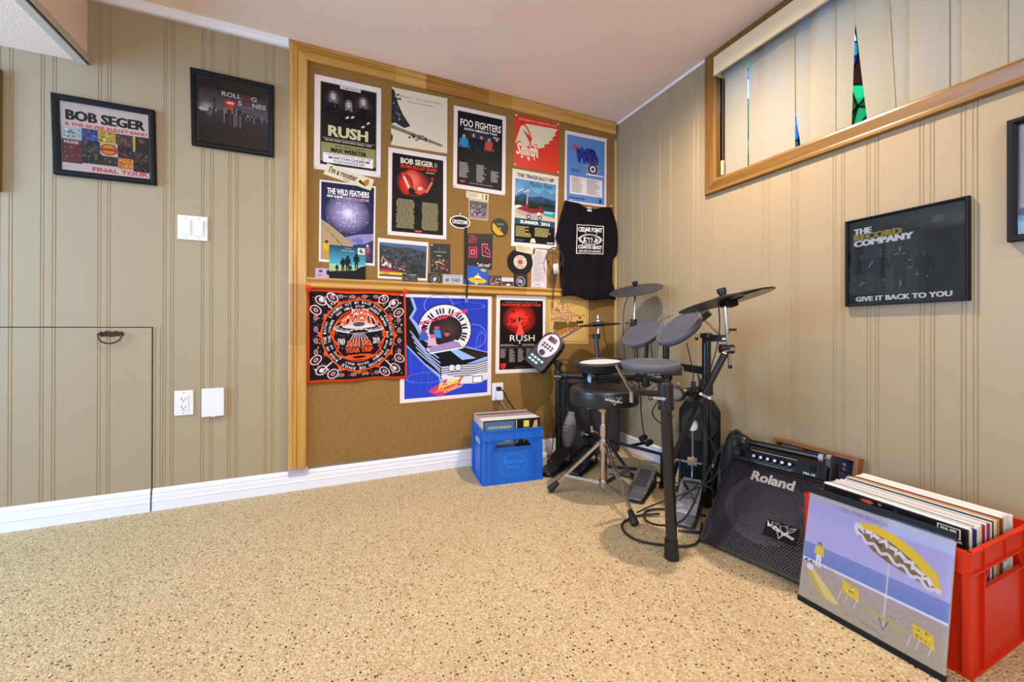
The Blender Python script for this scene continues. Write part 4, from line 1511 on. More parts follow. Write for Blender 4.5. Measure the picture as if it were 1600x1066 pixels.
# car body
a.poly([(.06, .965), (.13, .965), (.17, .86), (.12, .78), (.18, .72), (.24, .60), (.36, .52), (.60, .52), (.955, .44), (.955, .16), (.80, .13), (.60, .14), (.42, .16), (.40, .22), (.25, .34), (.06, .52)], K('8fa6ea'))
a.poly([(.06, .965), (.10, .965), (.14, .86), (.09, .78), (.15, .70), (.22, .58), (.34, .51), (.60, .51), (.955, .43), (.955, .40), (.60, .30), (.42, .24), (.25, .36), (.06, .54)], K('0c0b14'))
for k in range(5):
    a.line([(.10 + .02 * k, .66 - .05 * k), (.24 + .03 * k, .50 - .045 * k), (.40 + .02 * k, .40 - .05 * k)], .010, K('a9bdf2'), k == 0)
a.poly([(.52, .47), (.60, .48), (.82, .38), (.66, .37)], K('8fb4ee'))
a.poly([(.64, .48), (.955, .42), (.955, .39), (.80, .39)], K('2c2218'))
# passengers and windscreen
for u, v, c, s_ in ((.24, .60, '3c58b8', '8c3a68'), (.38, .62, '3c88d8', 'b04a78'), (.33, .545, 'd0a8c0', 'd06090'), (.49, .56, '2a1a24', 'c04a80')):
    a.poly([(u - .05, v - .03), (u + .05, v - .03), (u + .035, v + .045), (u - .035, v + .045)], K(c))
    a.ell(u, v + .07, .028, .032, K(s_), 12)
    a.poly([(u - .03, v + .09), (u, v + .11), (u + .03, v + .09), (u + .02, v + .08), (u - .02, v + .08)], K('3a1624'))
a.poly([(.28, .50), (.31, .45), (.66, .49), (.60, .55), (.57, .56)], K('9c86b8'))
a.line([(.28, .50), (.31, .445), (.67, .49), (.61, .555), (.57, .565)], .012, K('eceaf4'))
# chrome grille and bumper
a.poly([(.42, .31), (.60, .33), (.82, .33), (.955, .36), (.955, .17), (.82, .15), (.60, .15), (.42, .20)], K('0e0c16'))
for k in range(6):
    v = .315 - .022 * k
    a.line([(.43, v - .01), (.60, v), (.82, v), (.955, v + .03)], .014, K('d0cfe0'), k == 0)
a.poly([(.42, .22), (.50, .17), (.66, .14), (.66, .19), (.46, .24)], K('dddcea'))
a.poly([(.66, .20), (.955, .24), (.955, .17), (.80, .135), (.66, .14)], K('dddcea'))
a.poly([(.78, .205), (.89, .205), (.90, .135), (.78, .13)], K('f0eff6'))
a.frame(.78, .135, .895, .205, .008, .007, K('16141e'))
for u in (.545, .615):
    a.ell(u, .298, .040, .037, K('16141e'), 20)
    a.ell(u, .298, .033, .031, K('d8dae6'), 20)
f_ = lambda u0, v0, du, dv, w, h: (lambda s_, t_: (u0 + s_ * du - t_ * h * .15, v0 + s_ * dv + t_ * h))
a.text('ROCK AND ROLLER', 0, 0, 0, 0, K('e03a5c'), .06, .2, f_(.20, .71, .52, .125, 0, .032))
a.poly([(.28, .09), (.50, .20), (.46, .12), (.68, .22), (.60, .10), (.42, .03)], K('c83a6c'))
a.poly([(.34, .07), (.48, .14), (.46, .09), (.64, .16), (.58, .09)], K('e87c5c'))
a.text('Roller', 0, 0, 0, 0, K('f0d050'), .05, .3, f_(.40, .10, .25, .06, 0, .055))
a.text('Coaster', 0, 0, 0, 0, K('f0b060'), .04, .3, f_(.46, .06, .22, .055, 0, .032))
a.build(o)
dpins(o, q, OFF, (0, 1, 2))

# 29 bandana, slightly rippled cloth
bq = [(-1.905, 1.006), (-1.428, 1.002), (-1.418, 0.530), (-1.902, 0.524)]
BQ = wallquad(bq, 'A', 0.020)


def band(u, v, w):
    TL, TR, BR, BL = BQ
    p = (BL * (1 - u) + BR * u) * (1 - v) + (TL * (1 - u) + TR * u) * v
    off = 0.0035 * math.sin(u * 17 + v * 3) * (1 - 0.6 * v) + 0.003 * math.sin(u * 7 - v * 9) - (0.012 if v > .93 else 0) * (v - .93) / .07
    return p + Vector((0, -1, 0)) * (w + off * 0.6) + Vector((0, 0, 0.003 * math.sin(u * 12)))


mb = MB()
nx_, ny_ = 36, 24
vs = [band(i / nx_, j / ny_, 0) for j in range(ny_ + 1) for i in range(nx_ + 1)]
fs = [(j * (nx_ + 1) + i, j * (nx_ + 1) + i + 1, (j + 1) * (nx_ + 1) + i + 1, (j + 1) * (nx_ + 1) + i) for j in range(ny_) for i in range(nx_)]
mb.add(vs, fs)
o = mb.build('bandana', mat('orange_cotton', 'd8481c', 0.9, spec=0.1), org=(-1.66, -0.02, 0.53), smooth=True)
md = o.modifiers.new('thick', 'SOLIDIFY')
md.thickness = 0.0012
md.offset = 0
tag(o, 'orange-edged black and white bandana with a flying saucer pinned under the oak ledge', 'bandana')
a = Art(fn=band, base=0.0012, step=0.000012, curved=0.02)
DK, WH, ORG = K('1b161c'), K('d9ccd0'), K('e0501c')
GR = K('8d7f88')


def gpoly(u0, v0, u1, v1, c, n=1):
    a.w += a.step
    for i in range(n):
        for j in range(n):
            a.rect(u0 + (u1 - u0) * i / n, v0 + (v1 - v0) * j / n, u0 + (u1 - u0) * (i + 1) / n, v0 + (v1 - v0) * (j + 1) / n, c, False)


gpoly(.02, .03, .98, .955, DK)
rr = random.Random(9)
# mottled paisley field
a.w += a.step * 4
for i in range(700):
    u, v = rr.uniform(.05, .95), rr.uniform(.06, .93)
    if ((u - .5) / .36) ** 2 + ((v - .5) / .38) ** 2 < 1:
        continue
    d = rr.uniform(.003, .008)
    a.rect(u - d, v - d, u + d, v + d, rr.choice((WH, GR, K('7a2c28'), K('b84a30'), GR)), False)
for (u, v) in ((.13, .86), (.87, .86), (.13, .13), (.87, .13), (.24, .90), (.76, .90), (.24, .09), (.76, .09), (.08, .76), (.92, .76), (.08, .24), (.92, .24)):
    a.ell(u, v, .062, .045, WH, 20, .7 if (u - .5) * (v - .5) > 0 else -.7)
    a.ell(u, v, .052, .036, K('4a1c22'), 20, .7 if (u - .5) * (v - .5) > 0 else -.7)
    a.ell(u, v, .024, .016, WH, 12, .7 if (u - .5) * (v - .5) > 0 else -.7)
    a.ell(u, v, .016, .010, K('6a2a28'), 10, .7 if (u - .5) * (v - .5) > 0 else -.7)
for k in range(4):
    for s_ in (-1, 1):
        a.ell(.5 + s_ * .42, .32 + .12 * k, .022, .032, K('8d7f88'), 12)
        a.ell(.5 + s_ * .42, .32 + .12 * k, .012, .02, K('b8502c'), 10)
        a.ell(.32 + .12 * k, .5 + s_ * .42, .032, .02, K('8d7f88'), 12)
        a.ell(.32 + .12 * k, .5 + s_ * .42, .02, .012, K('b8502c'), 10)
for t in (PI / 4, 3 * PI / 4, 5 * PI / 4, 7 * PI / 4):
    c_, s_ = math.cos(t), math.sin(t)
    a.line([(.5 + .36 * c_ * 1.05, .5 + .38 * s_ * 1.05), (.5 + .50 * c_, .5 + .52 * s_)], .012, WH)
    a.ell(.5 + .52 * c_, .5 + .53 * s_, .022, .022, WH, 12)
for k in range(12):
    t = 2 * PI * k / 12
    a.poly([(.5 + .35 * math.cos(t - .2), .5 + .37 * math.sin(t - .2)), (.5 + .405 * math.cos(t), .5 + .425 * math.sin(t)), (.5 + .35 * math.cos(t + .2), .5 + .37 * math.sin(t + .2))], ORG)
a.ring(.5, .5, .375, .395, 1.0, ORG, 48)
a.ring(.5, .5, .36, .38, 1.0, DK, 48)
a.ring(.5, .5, .262, .285, .035, ORG, 48)
a.arc('LOOKING OUT MY BACK DOOR  FORTUNATE SON  RUN THROUGH THE JUNGLE  BORN ON THE BAYOU  ', .5, .5, .338, .358, 2.6, 2.6 - 2 * PI, .085, WH, .03)
a.arc('GREEN RIVER  BAD MOON RISING  PROUD MARY  DOWN ON THE CORNER  WHO WILL STOP  ', .5, .5, .295, .315, 1.2, 1.2 - 2 * PI, .085, WH, .03)
# swirl, name, saucer, beam
a.line([(.27, .42), (.22, .50), (.27, .62), (.38, .72), (.50, .77), (.62, .72), (.73, .62), (.78, .50), (.73, .42)], .018, ORG)
a.line([(.27, .60), (.24, .46), (.30, .38), (.26, .30), (.36, .26), (.50, .245), (.64, .26), (.74, .30), (.70, .38), (.76, .46), (.73, .60)], .016, ORG)
a.w += a.step * 2
for k in range(50):
    t, r_ = rr.uniform(0, 2 * PI), rr.uniform(.05, .24)
    a.ell(.5 + r_ * math.cos(t), .5 + r_ * math.sin(t), .0035, .0035, WH, 5, 0, False)
a.text('JOHN', .42, .74, .60, .79, WH, .06)


def fog(s_, t_):
    b = .60 - .035 * (1 - (2 * s_ - 1) ** 2) * -1 - .05 * (2 * s_ - 1) ** 2
    return .28 + .46 * s_ + (s_ - .5) * -.10 * t_, b + (.12 + .03 * (1 - (2 * s_ - 1) ** 2)) * t_


a.text('FOGERTY', 0, 0, 0, 0, WH, .10, 0, lambda s_, t_: (fog(s_, t_ - .12)[0], fog(s_, t_ - .16)[1]))
a.text('FOGERTY', 0, 0, 0, 0, ORG, .05, 0, fog)
a.ell(.5, .575, .255, .052, WH, 36)
a.ell(.5, .580, .245, .042, GR, 36)
a.ell(.5, .592, .20, .030, DK, 36)
a.ell(.5, .597, .17, .024, WH, 30)
a.ell(.5, .620, .075, .035, WH, 24)
a.ell(.5, .622, .062, .026, K('5a4c54'), 24)
a.ell(.5, .545, .12, .026, WH, 30)
a.ell(.5, .54, .10, .018, DK, 30)
for k in range(9):
    a.ell(.30 + .05 * k, .572 - .014 * (1 - ((k - 4) / 4) ** 2), .012, .006, DK, 8, 0, k == 0)
a.poly([(.45, .53), (.55, .53), (.64, .36), (.36, .36)], K('5a3c3c'))
for k in range(7):
    a.line([(.455 + .015 * k, .53), (.37 + .043 * k, .38)], .006, WH, k == 0)
a.text('MY 50', .38, .385, .62, .445, ORG, .06)
a.text('YEAR TRIP', .36, .315, .64, .365, ORG, .06)
a.text('1969', .29, .40, .36, .47, WH, .04)
a.text('2019', .64, .40, .71, .47, WH, .04)
a.ell(.5, .265, .16, .030, ORG, 24)
a.ell(.5, .265, .07, .014, DK, 18)
a.build(o, m=CLOTHPRINT)
for x in (-1.898, -1.434):
    mb = MB()
    mb.lathe([(0, 0), (.012, .004), (.016, .012), (.010, .020), (0, .024)], (x, -.040, 1.000), (0, -1, 0), 10)
    mb.build('bunched_corner', mat('orange_cotton', 'd8481c'), o, smooth=True)
pins(o, bq, 'A', 0.042, (0, 1))

# 28 black T-shirt, rows of (z, left, right)
rows = [(1.626, -.400, -.345), (1.615, -.412, -.060), (1.60, -.420, -.052), (1.53, -.450, -.028), (1.45, -.465, -.022), (1.345, -.482, -.020), (1.33, -.470, -.018), (1.305, -.430, -.0195), (1.27, -.438, -.026), (1.245, -.442, -.050), (1.235, -.444, -.058), (1.15, -.446, -.058), (1.07, -.448, -.050), (1.02, -.450, -.046), (0.998, -.448, -.044)]
rows = [(1.622, -.408, -.352, 1), (1.612, -.418, -.330, 1)] and rows


def shirt_w(x, z):
    s_ = (x + .25)
    f_ = min(1, max(0, (1.13 - z) / .08))
    return 0.010 + 0.024 * f_ * f_ * (3 - 2 * f_) + 0.010 * math.exp(-((s_ - .02) / .16) ** 2) + 0.006 * math.sin(s_ * 30 + z * 7) * (1.62 - z) + 0.004 * math.sin(s_ * 55 - z * 12)


def shirt_pt(x, z, w=0):
    return Vector((x, -0.016 - shirt_w(x, z) - w, z))


def lerp_rows(z):
    for a_, b_ in zip(rows[:-1], rows[1:]):
        if a_[0] >= z >= b_[0]:
            f = (a_[0] - z) / (a_[0] - b_[0])
            return a_[1] + (b_[1] - a_[1]) * f, a_[2] + (b_[2] - a_[2]) * f
    return rows[-1][1:]


def neck(x):
    """top edge height of the shirt along x: dips at the collar, sags to the right pin"""
    t = (x + .405) / .345
    base = 1.626 - .004 * t
    dip = 0.022 * math.exp(-((x + .235) / .075) ** 4) + .010 * math.sin(PI * min(1, max(0, t)))
    return base - dip


mb = MB()
nr, nc = 46, 30
vs = []
rows2 = [(1.600, -.434, -.048), (1.53, -.458, -.022), (1.45, -.478, -.012), (1.375, -.500, -.006), (1.362, -.492, -.006), (1.335, -.464, -.007), (1.300, -.462, -.014), (1.288, -.462, -.024), (1.278, -.462, -.056), (1.15, -.462, -.056), (1.07, -.462, -.050), (1.015, -.462, -.044), (0.998, -.460, -.042)]
rows = [(1.640, -.424, -.062)] + rows2
for j in range(nr):
    f = j / (nr - 1)
    z0 = 1.626 - f * (1.626 - 1.003)
    l_, r_ = lerp_rows(min(1.64, z0))
    for i in range(nc):
        u = i / (nc - 1)
        x = l_ + (r_ - l_) * u
        z = z0
        if j < 8:
            z = z0 + (neck(x) - 1.626) * (1 - j / 8)
        if j > nr - 6:
            z = z0 + (.010 * math.sin(u * 9) - .014 * u) * (j - nr + 6) / 5
        vs.append(shirt_pt(x, z))
fs = [(j * nc + i, j * nc + i + 1, (j + 1) * nc + i + 1, (j + 1) * nc + i) for j in range(nr - 1) for i in range(nc - 1)]
mb.add(vs, fs)
o = mb.build('t_shirt', mat('black_cotton', '14131a', 0.92, spec=0.12, bump=(300, 0.2, 0.001)), org=(-.25, -.02, 1.0), smooth=True)
md = o.modifiers.new('thick', 'SOLIDIFY')
md.thickness = 0.003
md.offset = 0
tag(o, 'black T-shirt with a white square print, pinned beside the corner', 't-shirt')


def shm(u, v, w):
    x = -.344 + u * .212
    z = 1.288 + v * .190 + .010 * u
    return shirt_pt(x, z, w + .0018)


a = Art(fn=shm, base=0.0012, step=0.00003, curved=0.06)
SW = K('e4dfe0')
a.frame(0, 0, 1, 1, .03, .022, SW)
a.text('CEDAR POINT', .06, .76, .94, .92, SW, .06)
a.ring(.5, .50, .42, .19, .10, SW, 36)
a.ring(.5, .50, .36, .15, .06, SW, 36)
a.blobs(.18, .38, .82, .60, 34, [SW], .02, .05, .8)
a.text('COASTER CRAZY', .06, .17, .94, .30, SW, .06)
a.micro(.08, .05, .92, .13, 2, SW, .5, 'c', .95)
for k in range(6):
    a.line([(.5 + .43 * math.cos(k), .5 + .21 * math.sin(k)), (.5 + .5 * math.cos(k) * .96, .5 + .3 * math.sin(k))], .02, SW)
a.build(o, ('chest_print', 'chest_lettering'), CLOTHPRINT)
mb = MB()
mb.add([shirt_pt(x, z, .004) for x, z in ((-.262, 1.600), (-.232, 1.598), (-.232, 1.572), (-.262, 1.574))], [(0, 1, 2, 3)])
mb.build('neck_label', mat('white_label', 'd8d4d4', 0.6), o)
# collar rib
cpts = [shirt_pt(x, neck(x) - .004, .001) for x in [-.33 + .019 * i for i in range(11)]]
MB().tube(cpts, .005, 6, 2).build('collar', mat('black_cotton', '14131a'), o, smooth=True)
pins(o, [(-.402, 1.632), (-.058, 1.632), (-.058, 1.60), (-.40, 1.60)], 'A', .032, (0, 1), mat('white_pin', 'e6e2e0', .3))

# headphones on a nail
HPM = mat('headphone_black', '17151a', 0.4)
HW = mat('headphone_white', 'd8d2cc', 0.35)
hp = thing('headphones', 'white-cupped headphones with a thin black band hanging beside the T-shirt', 'headphones', (-.52, -.05, 1.15))
MB().tube([(-.575, -.055, 1.225), (-.572, -.05, 1.26), (-.545, -.045, 1.30), (-.505, -.045, 1.312), (-.475, -.048, 1.295), (-.455, -.05, 1.25), (-.455, -.055, 1.215), (-.462, -.062, 1.19)], .0035, 8).build('headband', HPM, hp, smooth=True)
cup = MB().lathe([(0, 0), (.030, .002), (.036, .008), (.036, .014), (.030, .016), (.032, .020), (.036, .024), (.036, .030), (.028, .034), (0, .034)], (-.525, -.052, 1.172), (.80, -.58, .1), 28).build('ear_cup', HW, hp, smooth=True)
MB().tube([(-.497, -.078, 1.176), (-.485, -.068, 1.20), (-.468, -.058, 1.225)], .004, 6).build('yoke', HPM, hp, smooth=True)
MB().lathe([(0, 0), (.008, .001), (.008, .006), (0, .007)], (-.568, -.058, 1.215), (0, -1, 0), 14).build('hinge', HPM, hp)
MB().tube([(-.573, -.056, 1.222), (-.566, -.06, 1.20), (-.55, -.064, 1.18), (-.53, -.066, 1.172)], .0032, 6).build('yoke', mat('hinge_red', '6a3430', .4), hp, smooth=True)
MB().tube([(-.535, -.055, 1.30), (-.530, -.06, 1.20), (-.528, -.062, 1.14), (-.524, -.05, 1.05), (-.526, -.05, 0.99), (-.520, -.035, 0.96), (-.517, -.033, 0.925)], .0018, 6).tube([(-.512, -.055, 1.30), (-.512, -.06, 1.15), (-.522, -.05, 1.02), (-.516, -.04, 0.985), (-.525, -.034, 0.955), (-.519, -.033, 0.93)], .0018, 6).build('cord', HPM, hp, smooth=True)

# lanyard hanging from the oval sign
ly = thing('lanyard', 'black woven lanyard with a metal clip hanging over the ledge', 'lanyard', (-1.085, -.03, 0.95))
MB().box((-1.094, -.0185, 1.385), (-1.079, -.021, 1.09)).build('strap', mat('lanyard_black', '151618', .8), ly)
MB().tube([(-1.087, -.02, 1.10), (-1.078, -.030, 1.07), (-1.086, -.046, 1.03), (-1.089, -.046, 0.99), (-1.088, -.042, 0.975)], .005, 6).build('strap', mat('lanyard_black', '151618', .8), ly, smooth=True)
MB().tube([(-1.088, -.042, 0.976), (-1.083, -.042, 0.965), (-1.088, -.042, 0.950), (-1.094, -.042, 0.962), (-1.089, -.042, 0.975)], .0014, 6).build('clip', mat('nickel', 'b8bcc4', .25, metal=1), ly, smooth=True)

# ---------------------------------------------------------------- outlets and switch
OUTW = mat('outlet_plate', 'e4dfe8', 0.35)
SLOT = mat('slot_dark', '2a2628', 0.6)


def plate(x0, x1, z0, z1, y=0.0, nm='outlet_plate_body'):
    mb = MB()
    return mb.box((x0, y, z0), (x1, y - .006, z1))


sw = thing('light_switch', 'white double rocker light switch on the panelled wall', 'switch', (-2.369, 0, 1.20))
plate(-2.424, -2.313, 1.201, 1.311).build('plate', OUTW, sw, bevel=.002)
for x in (-2.392, -2.345):
    MB().add([(x - .0165, -.007, 1.222), (x + .0165, -.007, 1.222), (x + .0165, -.0075, 1.290), (x - .0165, -.0075, 1.290), (x - .0155, -.009, 1.222), (x + .0155, -.009, 1.222), (x + .0155, -.013, 1.289), (x - .0155, -.013, 1.289)],
             [(4, 5, 6, 7), (0, 1, 5, 4), (1, 2, 6, 5), (2, 3, 7, 6), (3, 0, 4, 7)]).build('rocker', OUTW, sw)
    MB().lathe([(.002, 0), (.002, .001)], (x, -.006, 1.300), (0, -1, 0), 8).lathe([(.002, 0), (.002, .001)], (x, -.006, 1.211), (0, -1, 0), 8).build('screw', SLOT, sw)


def duplex(root, x, z, y):
    MB().box((x - .0165, y - .006, z - .034), (x + .0165, y - .009, z + .034)).build('receptacle', OUTW, root, bevel=.001)
    mb = MB()
    for dz in (-.018, .018):
        mb.box((x - .008, y - .0091, z + dz - .004), (x - .0055, y - .0096, z + dz + .006)).box((x + .0055, y - .0091, z + dz - .003), (x + .008, y - .0096, z + dz + .005))
        mb.lathe([(.0026, 0), (.0026, .0006)], (x, y - .009, z + dz - .009), (0, -1, 0), 10)
    mb.build('slots', SLOT, root)
    MB().lathe([(.0022, 0), (.0018, .001)], (x, y - .006, z + .046), (0, -1, 0), 8).lathe([(.0022, 0), (.0018, .001)], (x, y - .006, z - .046), (0, -1, 0), 8).build('screw', SLOT, root)


ot = thing('power_outlet', 'white duplex outlet low on the panelled wall', 'outlet', (-2.398, 0, .408))
plate(-2.433, -2.364, .409, .520).build('plate', OUTW, ot, bevel=.002)
duplex(ot, -2.3985, .465, 0)
bo = thing('blank_cover', 'white blank cover box right of the duplex outlet', 'cover plate', (-2.288, 0, .394))
MB().box((-2.331, 0, .396), (-2.246, -.018, .525)).build('cover', OUTW, bo, bevel=.003)
MB().box((-2.295, -.003, .3925), (-2.281, -.014, .396)).build('latch', OUTW, bo)
o2 = thing('power_outlet', 'white outlet in the cork board with a black plug in its upper socket', 'outlet', (-.886, -.0125, .369))
plate(-.921, -.849, .369, .473, -.0125).build('plate', OUTW, o2, bevel=.002)
duplex(o2, -.886, .421, -.0125)
pc = thing('power_lead', 'black power lead plugged into the cork board outlet', 'cord', (-.87, -.03, .43))
MB().box((-.899, -.0225, .431), (-.873, -.050, .452)).build('plug', mat('black_rubber', '141316', .6), pc, bevel=.003)
MB().tube([(-.878, -.045, .440), (-.862, -.055, .425), (-.83, -.045, .37), (-.78, -.04, .30), (-.74, -.04, .20), (-.71, -.05, .08), (-.66, -.06, .012), (-.56, -.07, .008)], .0035, 8).build('cable', mat('black_rubber', '141316', .6), pc, smooth=True)
pw = thing('wall_adapter', 'small white power adapter in the lower socket with its white lead', 'adapter', (-.88, -.03, .37))
MB().box((-.901, -.0225, .376), (-.866, -.060, .428)).build('adapter_body', OUTW, pw, bevel=.004)
MB().tube([(-.876, -.045, .377), (-.872, -.045, .36), (-.85, -.04, .33), (-.82, -.035, .27), (-.80, -.035, .15), (-.79, -.035, .03), (-.74, -.06, .006)], .0018, 6).build('lead', mat('white_lead', 'c8c0b8', .5), pw, smooth=True)
# ---------------------------------------------------------------- framed pictures
GLASS = bpy.data.materials.new('picture_glass')
GLASS.use_nodes = True
nt = GLASS.node_tree
nt.nodes.remove(nt.nodes['Principled BSDF'])
tp = nt.nodes.new('ShaderNodeBsdfTransparent')
gp = nt.nodes.new('ShaderNodeBsdfGlossy')
gp.inputs['Roughness'].default_value = 0.03
lw = nt.nodes.new('ShaderNodeFresnel')
lw.inputs['IOR'].default_value = 1.45
mx = nt.nodes.new('ShaderNodeMixShader')
nt.links.new(lw.outputs[0], mx.inputs[0])
nt.links.new(tp.outputs[0], mx.inputs[1])
nt.links.new(gp.outputs[0], mx.inputs[2])
nt.links.new(mx.outputs[0], nt.nodes['Material Output'].inputs[0])
FBLK = mat('black_frame', '100e14', 0.5, spec=0.22)


def framed(name, label, q, wall, tw, depth=0.02, art_m=None):
    """q = outer corners (TL,TR,BR,BL) in wall coordinates"""
    Q = wallquad(q, wall, 0.001)
    n = (Q[1] - Q[0]).cross(Q[0] - Q[3]).normalized()
    root = thing(name, label, 'picture frame', (Q[2] + Q[3]) / 2)
    W = (Q[1] - Q[0]).length
    Hh = (Q[0] - Q[3]).length

    def P(u, v, w):
        return (Q[3] * (1 - u) + Q[2] * u) * (1 - v) + (Q[0] * (1 - u) + Q[1] * u) * v + n * w
    tu, tv = tw / W, tw / Hh
    prof = [(0, 0), (0, depth * .8), (.12, depth), (.6, depth), (1, depth * .72), (1, depth * .3)]
    cs = [(0, 0, 1, 1), (1, 0, -1, 1), (1, 1, -1, -1), (0, 1, 1, -1)]
    mb = MB()
    vs = []
    for (cu, cv, du, dv) in cs:
        for f, w in prof:
            vs.append(P(cu + du * tu * f, cv + dv * tv * f, w))
    k = len(prof)
    fs = [(a * k + i, ((a + 1) % 4) * k + i, ((a + 1) % 4) * k + i + 1, a * k + i + 1) for a in range(4) for i in range(k - 1)]
    mb.add(vs, fs)
    mb.build('moulding', FBLK, root)
    mb = MB()
    c4 = [(tu * .8, tv * .8), (1 - tu * .8, tv * .8), (1 - tu * .8, 1 - tv * .8), (tu * .8, 1 - tv * .8)]
    mb.add([P(u, v, 0.0) for u, v in c4] + [P(u, v, .003) for u, v in c4], [(0, 3, 2, 1), (4, 5, 6, 7), (0, 1, 5, 4), (1, 2, 6, 5), (2, 3, 7, 6), (3, 0, 4, 7)])
    bd = mb.build('backing', art_m or PAPER, root)
    a = Art(fn=lambda u, v, w: P(tu + (1 - 2 * tu) * u, tv + (1 - 2 * tv) * v, w + .003))
    mb = MB().add([P(u, v, depth * .6) for u, v in c4], [(0, 1, 2, 3)])
    mb.build('glass', GLASS, root)
    return root, bd, a


r_, bd, a = framed('picture_frame', 'black frame with a white tour print of small colourful cover squares reading FINAL TOUR', [(-2.832, 1.757), (-2.503, 1.757), (-2.496, 1.430), (-2.822, 1.428)], 'A', .022)
a.rect(0, 0, 1, 1, K('e0d6de'))
a.text('BOB SEGER', .05, .74, .95, .89, K('16131a'), .07)
a.text('& THE SILVER BULLET BAND', .04, .66, .97, .71, K('d83a28'), .04)
cells = [(0.0, .46, .22, .64, 'b4cbd8'), (.22, .48, .40, .65, '2f4fa0'), (.40, .48, .60, .66, 'c8b050'), (.60, .46, .80, .64, '4a4048'), (.82, .40, 1.0, .64, '1b181c'), (0.0, .12, .22, .46, '6a2a30'), (.22, .30, .42, .48, '2c3440'), (.42, .28, .62, .48, 'd8ccc8'),
         (.62, .28, .80, .46, '2a2028'), (.80, .24, 1.0, .40, '3c2a24'), (.22, .14, .44, .30, '241f26'), (.44, .14, .62, .28, '2a2a32'), (.62, .12, .80, .28, 'e08a30'), (.80, .10, 1.0, .24, '1a1c26')]
rr = random.Random(31)
for u0, v0, u1, v1, c in cells:
    a.rect(u0, v0, u1, v1, K(c))
    b_ = K(c)
    a.blobs(u0, v0, u1, v1, 34, [tuple(min(1, x * 1.5 + .08) for x in b_), tuple(x * .5 for x in b_), tuple(min(1, x * .8 + .12) for x in b_), K('9a6a58')], .006, .022, 1, rr)
a.ell(.52, .38, .10, .085, K('e0a020'), 24)
a.ring(.52, .38, .10, .085, .18, K('a82c1c'), 24)
a.rect(.43, .36, .61, .40, K('b8401c'))
a.rect(.80, .44, .83, .64, K('e0c040'))
a.text('BOB SEGER', .03, .40, .19, .44, K('e8e0e0'), .03)
a.text('FINAL TOUR', .33, .035, .97, .095, K('d83a28'), .02)
a.build(bd)

r_, bd, a = framed('picture_frame', 'black frame with a grey night skyline print and a red lips emblem', [(-2.378, 1.979), (-2.051, 1.976), (-2.051, 1.631), (-2.371, 1.631)], 'A', .022)
a.rect(0, 0, 1, 1, K('1b1920'))
a.grad(.02, .50, .98, .84, K('2c2a34'), K('6c6a78'))
a.glow(.12, .55, .12, .10, K('b8b8c8'), K('4a4854'))
a.glow(.55, .50, .3, .06, K('8d8c9c'), K('3c3a48'))
a.grad(.02, .14, .98, .50, K('3a3844'), K('15131a'))
rr = random.Random(14)
a.w += a.step
for i in range(34):
    u = .04 + .028 * i
    hh = rr.uniform(.01, .05) + (.05 if 10 < i < 20 else 0)
    a.rect(u, .50, u + .022, .50 + hh, K(rr.choice(('0e0d12', 'b8b4c0', '2a2830', '8d8a98'))), False)
    a.rect(u + .004, .50 - hh * 2.2, u + .018, .50, K(rr.choice(('4a4854', '8d8a98', '26242c'))), False)
a.poly([(.215, .50), (.235, .50), (.228, .78)], K('16141a'))
a.ell(.225, .67, .022, .016, K('16141a'), 10)
a.ell(.08, .51, .07, .03, K('c8c6d0'), 16)
a.text('ROLL', .33, .76, .60, .83, K('e4dfe6'), .01)
a.text('IN', .61, .76, .72, .83, K('a8282c'), .01)
a.text('G', .74, .76, .82, .83, K('e4dfe6'), .01)
a.text('S', .55, .66, .61, .73, K('e4dfe6'), .01)
a.text('TO', .62, .66, .75, .73, K('8c2024'), .01)
a.text('NES', .76, .66, .95, .73, K('e4dfe6'), .01)
a.micro(.55, .635, .92, .648, 1, K('a8a4ac'), .6)
a.poly([(.35, .64), (.37, .70), (.43, .725), (.47, .71), (.51, .715), (.53, .66), (.49, .60), (.42, .60)], K('c8281c'))
a.poly([(.38, .665), (.43, .69), (.50, .685), (.49, .65), (.44, .64)], K('eee8e8'))
a.poly([(.39, .63), (.44, .655), (.50, .64), (.48, .585), (.43, .56), (.39, .585)], K('e03a2c'))
a.build(bd)

r_, bd, a = framed('picture_frame', 'slim black frame around a dark record sleeve reading GIVE IT BACK TO YOU', [(-1.368, 1.209), (-1.688, 1.212), (-1.688, .894), (-1.368, .889)], 'B', .009, .018)
a.rect(0, 0, 1, 1, K('37332f'))
a.glow(.45, .45, .5, .45, K('45403a'), K('302c28'))
a.text('THE', .04, .845, .22, .915, K('f0e8e4'), .09)
a.text('RECORD', .04, .77, .50, .845, K('b5943c'), .09)
a.text('COMPANY', .04, .695, .60, .77, K('f0e8e4'), .09)
a.text('GIVE IT BACK TO YOU', .06, .025, .90, .085, K('f0e8e4'), .06)
a.ell(.79, .87, .065, .058, K('231d1b'), 24)
a.ring(.79, .87, .055, .048, .1, K('6a5c48'), 24)
for k in range(3):
    a.rect(.75, .84 + .022 * k, .83, .852 + .022 * k, K('77674e'))
for u, v, h in ((.12, .12, .50), (.30, .13, .48), (.48, .14, .52), (.68, .12, .44)):
    a.person(u, v, h, K('4a423c'), K('2c2926'), K('2a2724'), K('2b2622'), 1.0)
for pts in (((.19, .42), (.215, .47), (.24, .50)), ((.48, .62), (.482, .56)), ((.43, .535), (.45, .55), (.47, .535)), ((.50, .53), (.52, .545), (.54, .53)), ((.55, .47), (.565, .46), (.57, .45)), ((.62, .30), (.635, .285)), ((.11, .22), (.13, .245), (.16, .25)), ((.70, .27), (.715, .255)), ((.30, .61), (.32, .615)), ((.48, .24), (.49, .20), (.475, .17)), ((.56, .38), (.59, .37)), ((.32, .26), (.35, .262))):
    a.line(list(pts), .006, K('b8a898'))
a.build(bd)

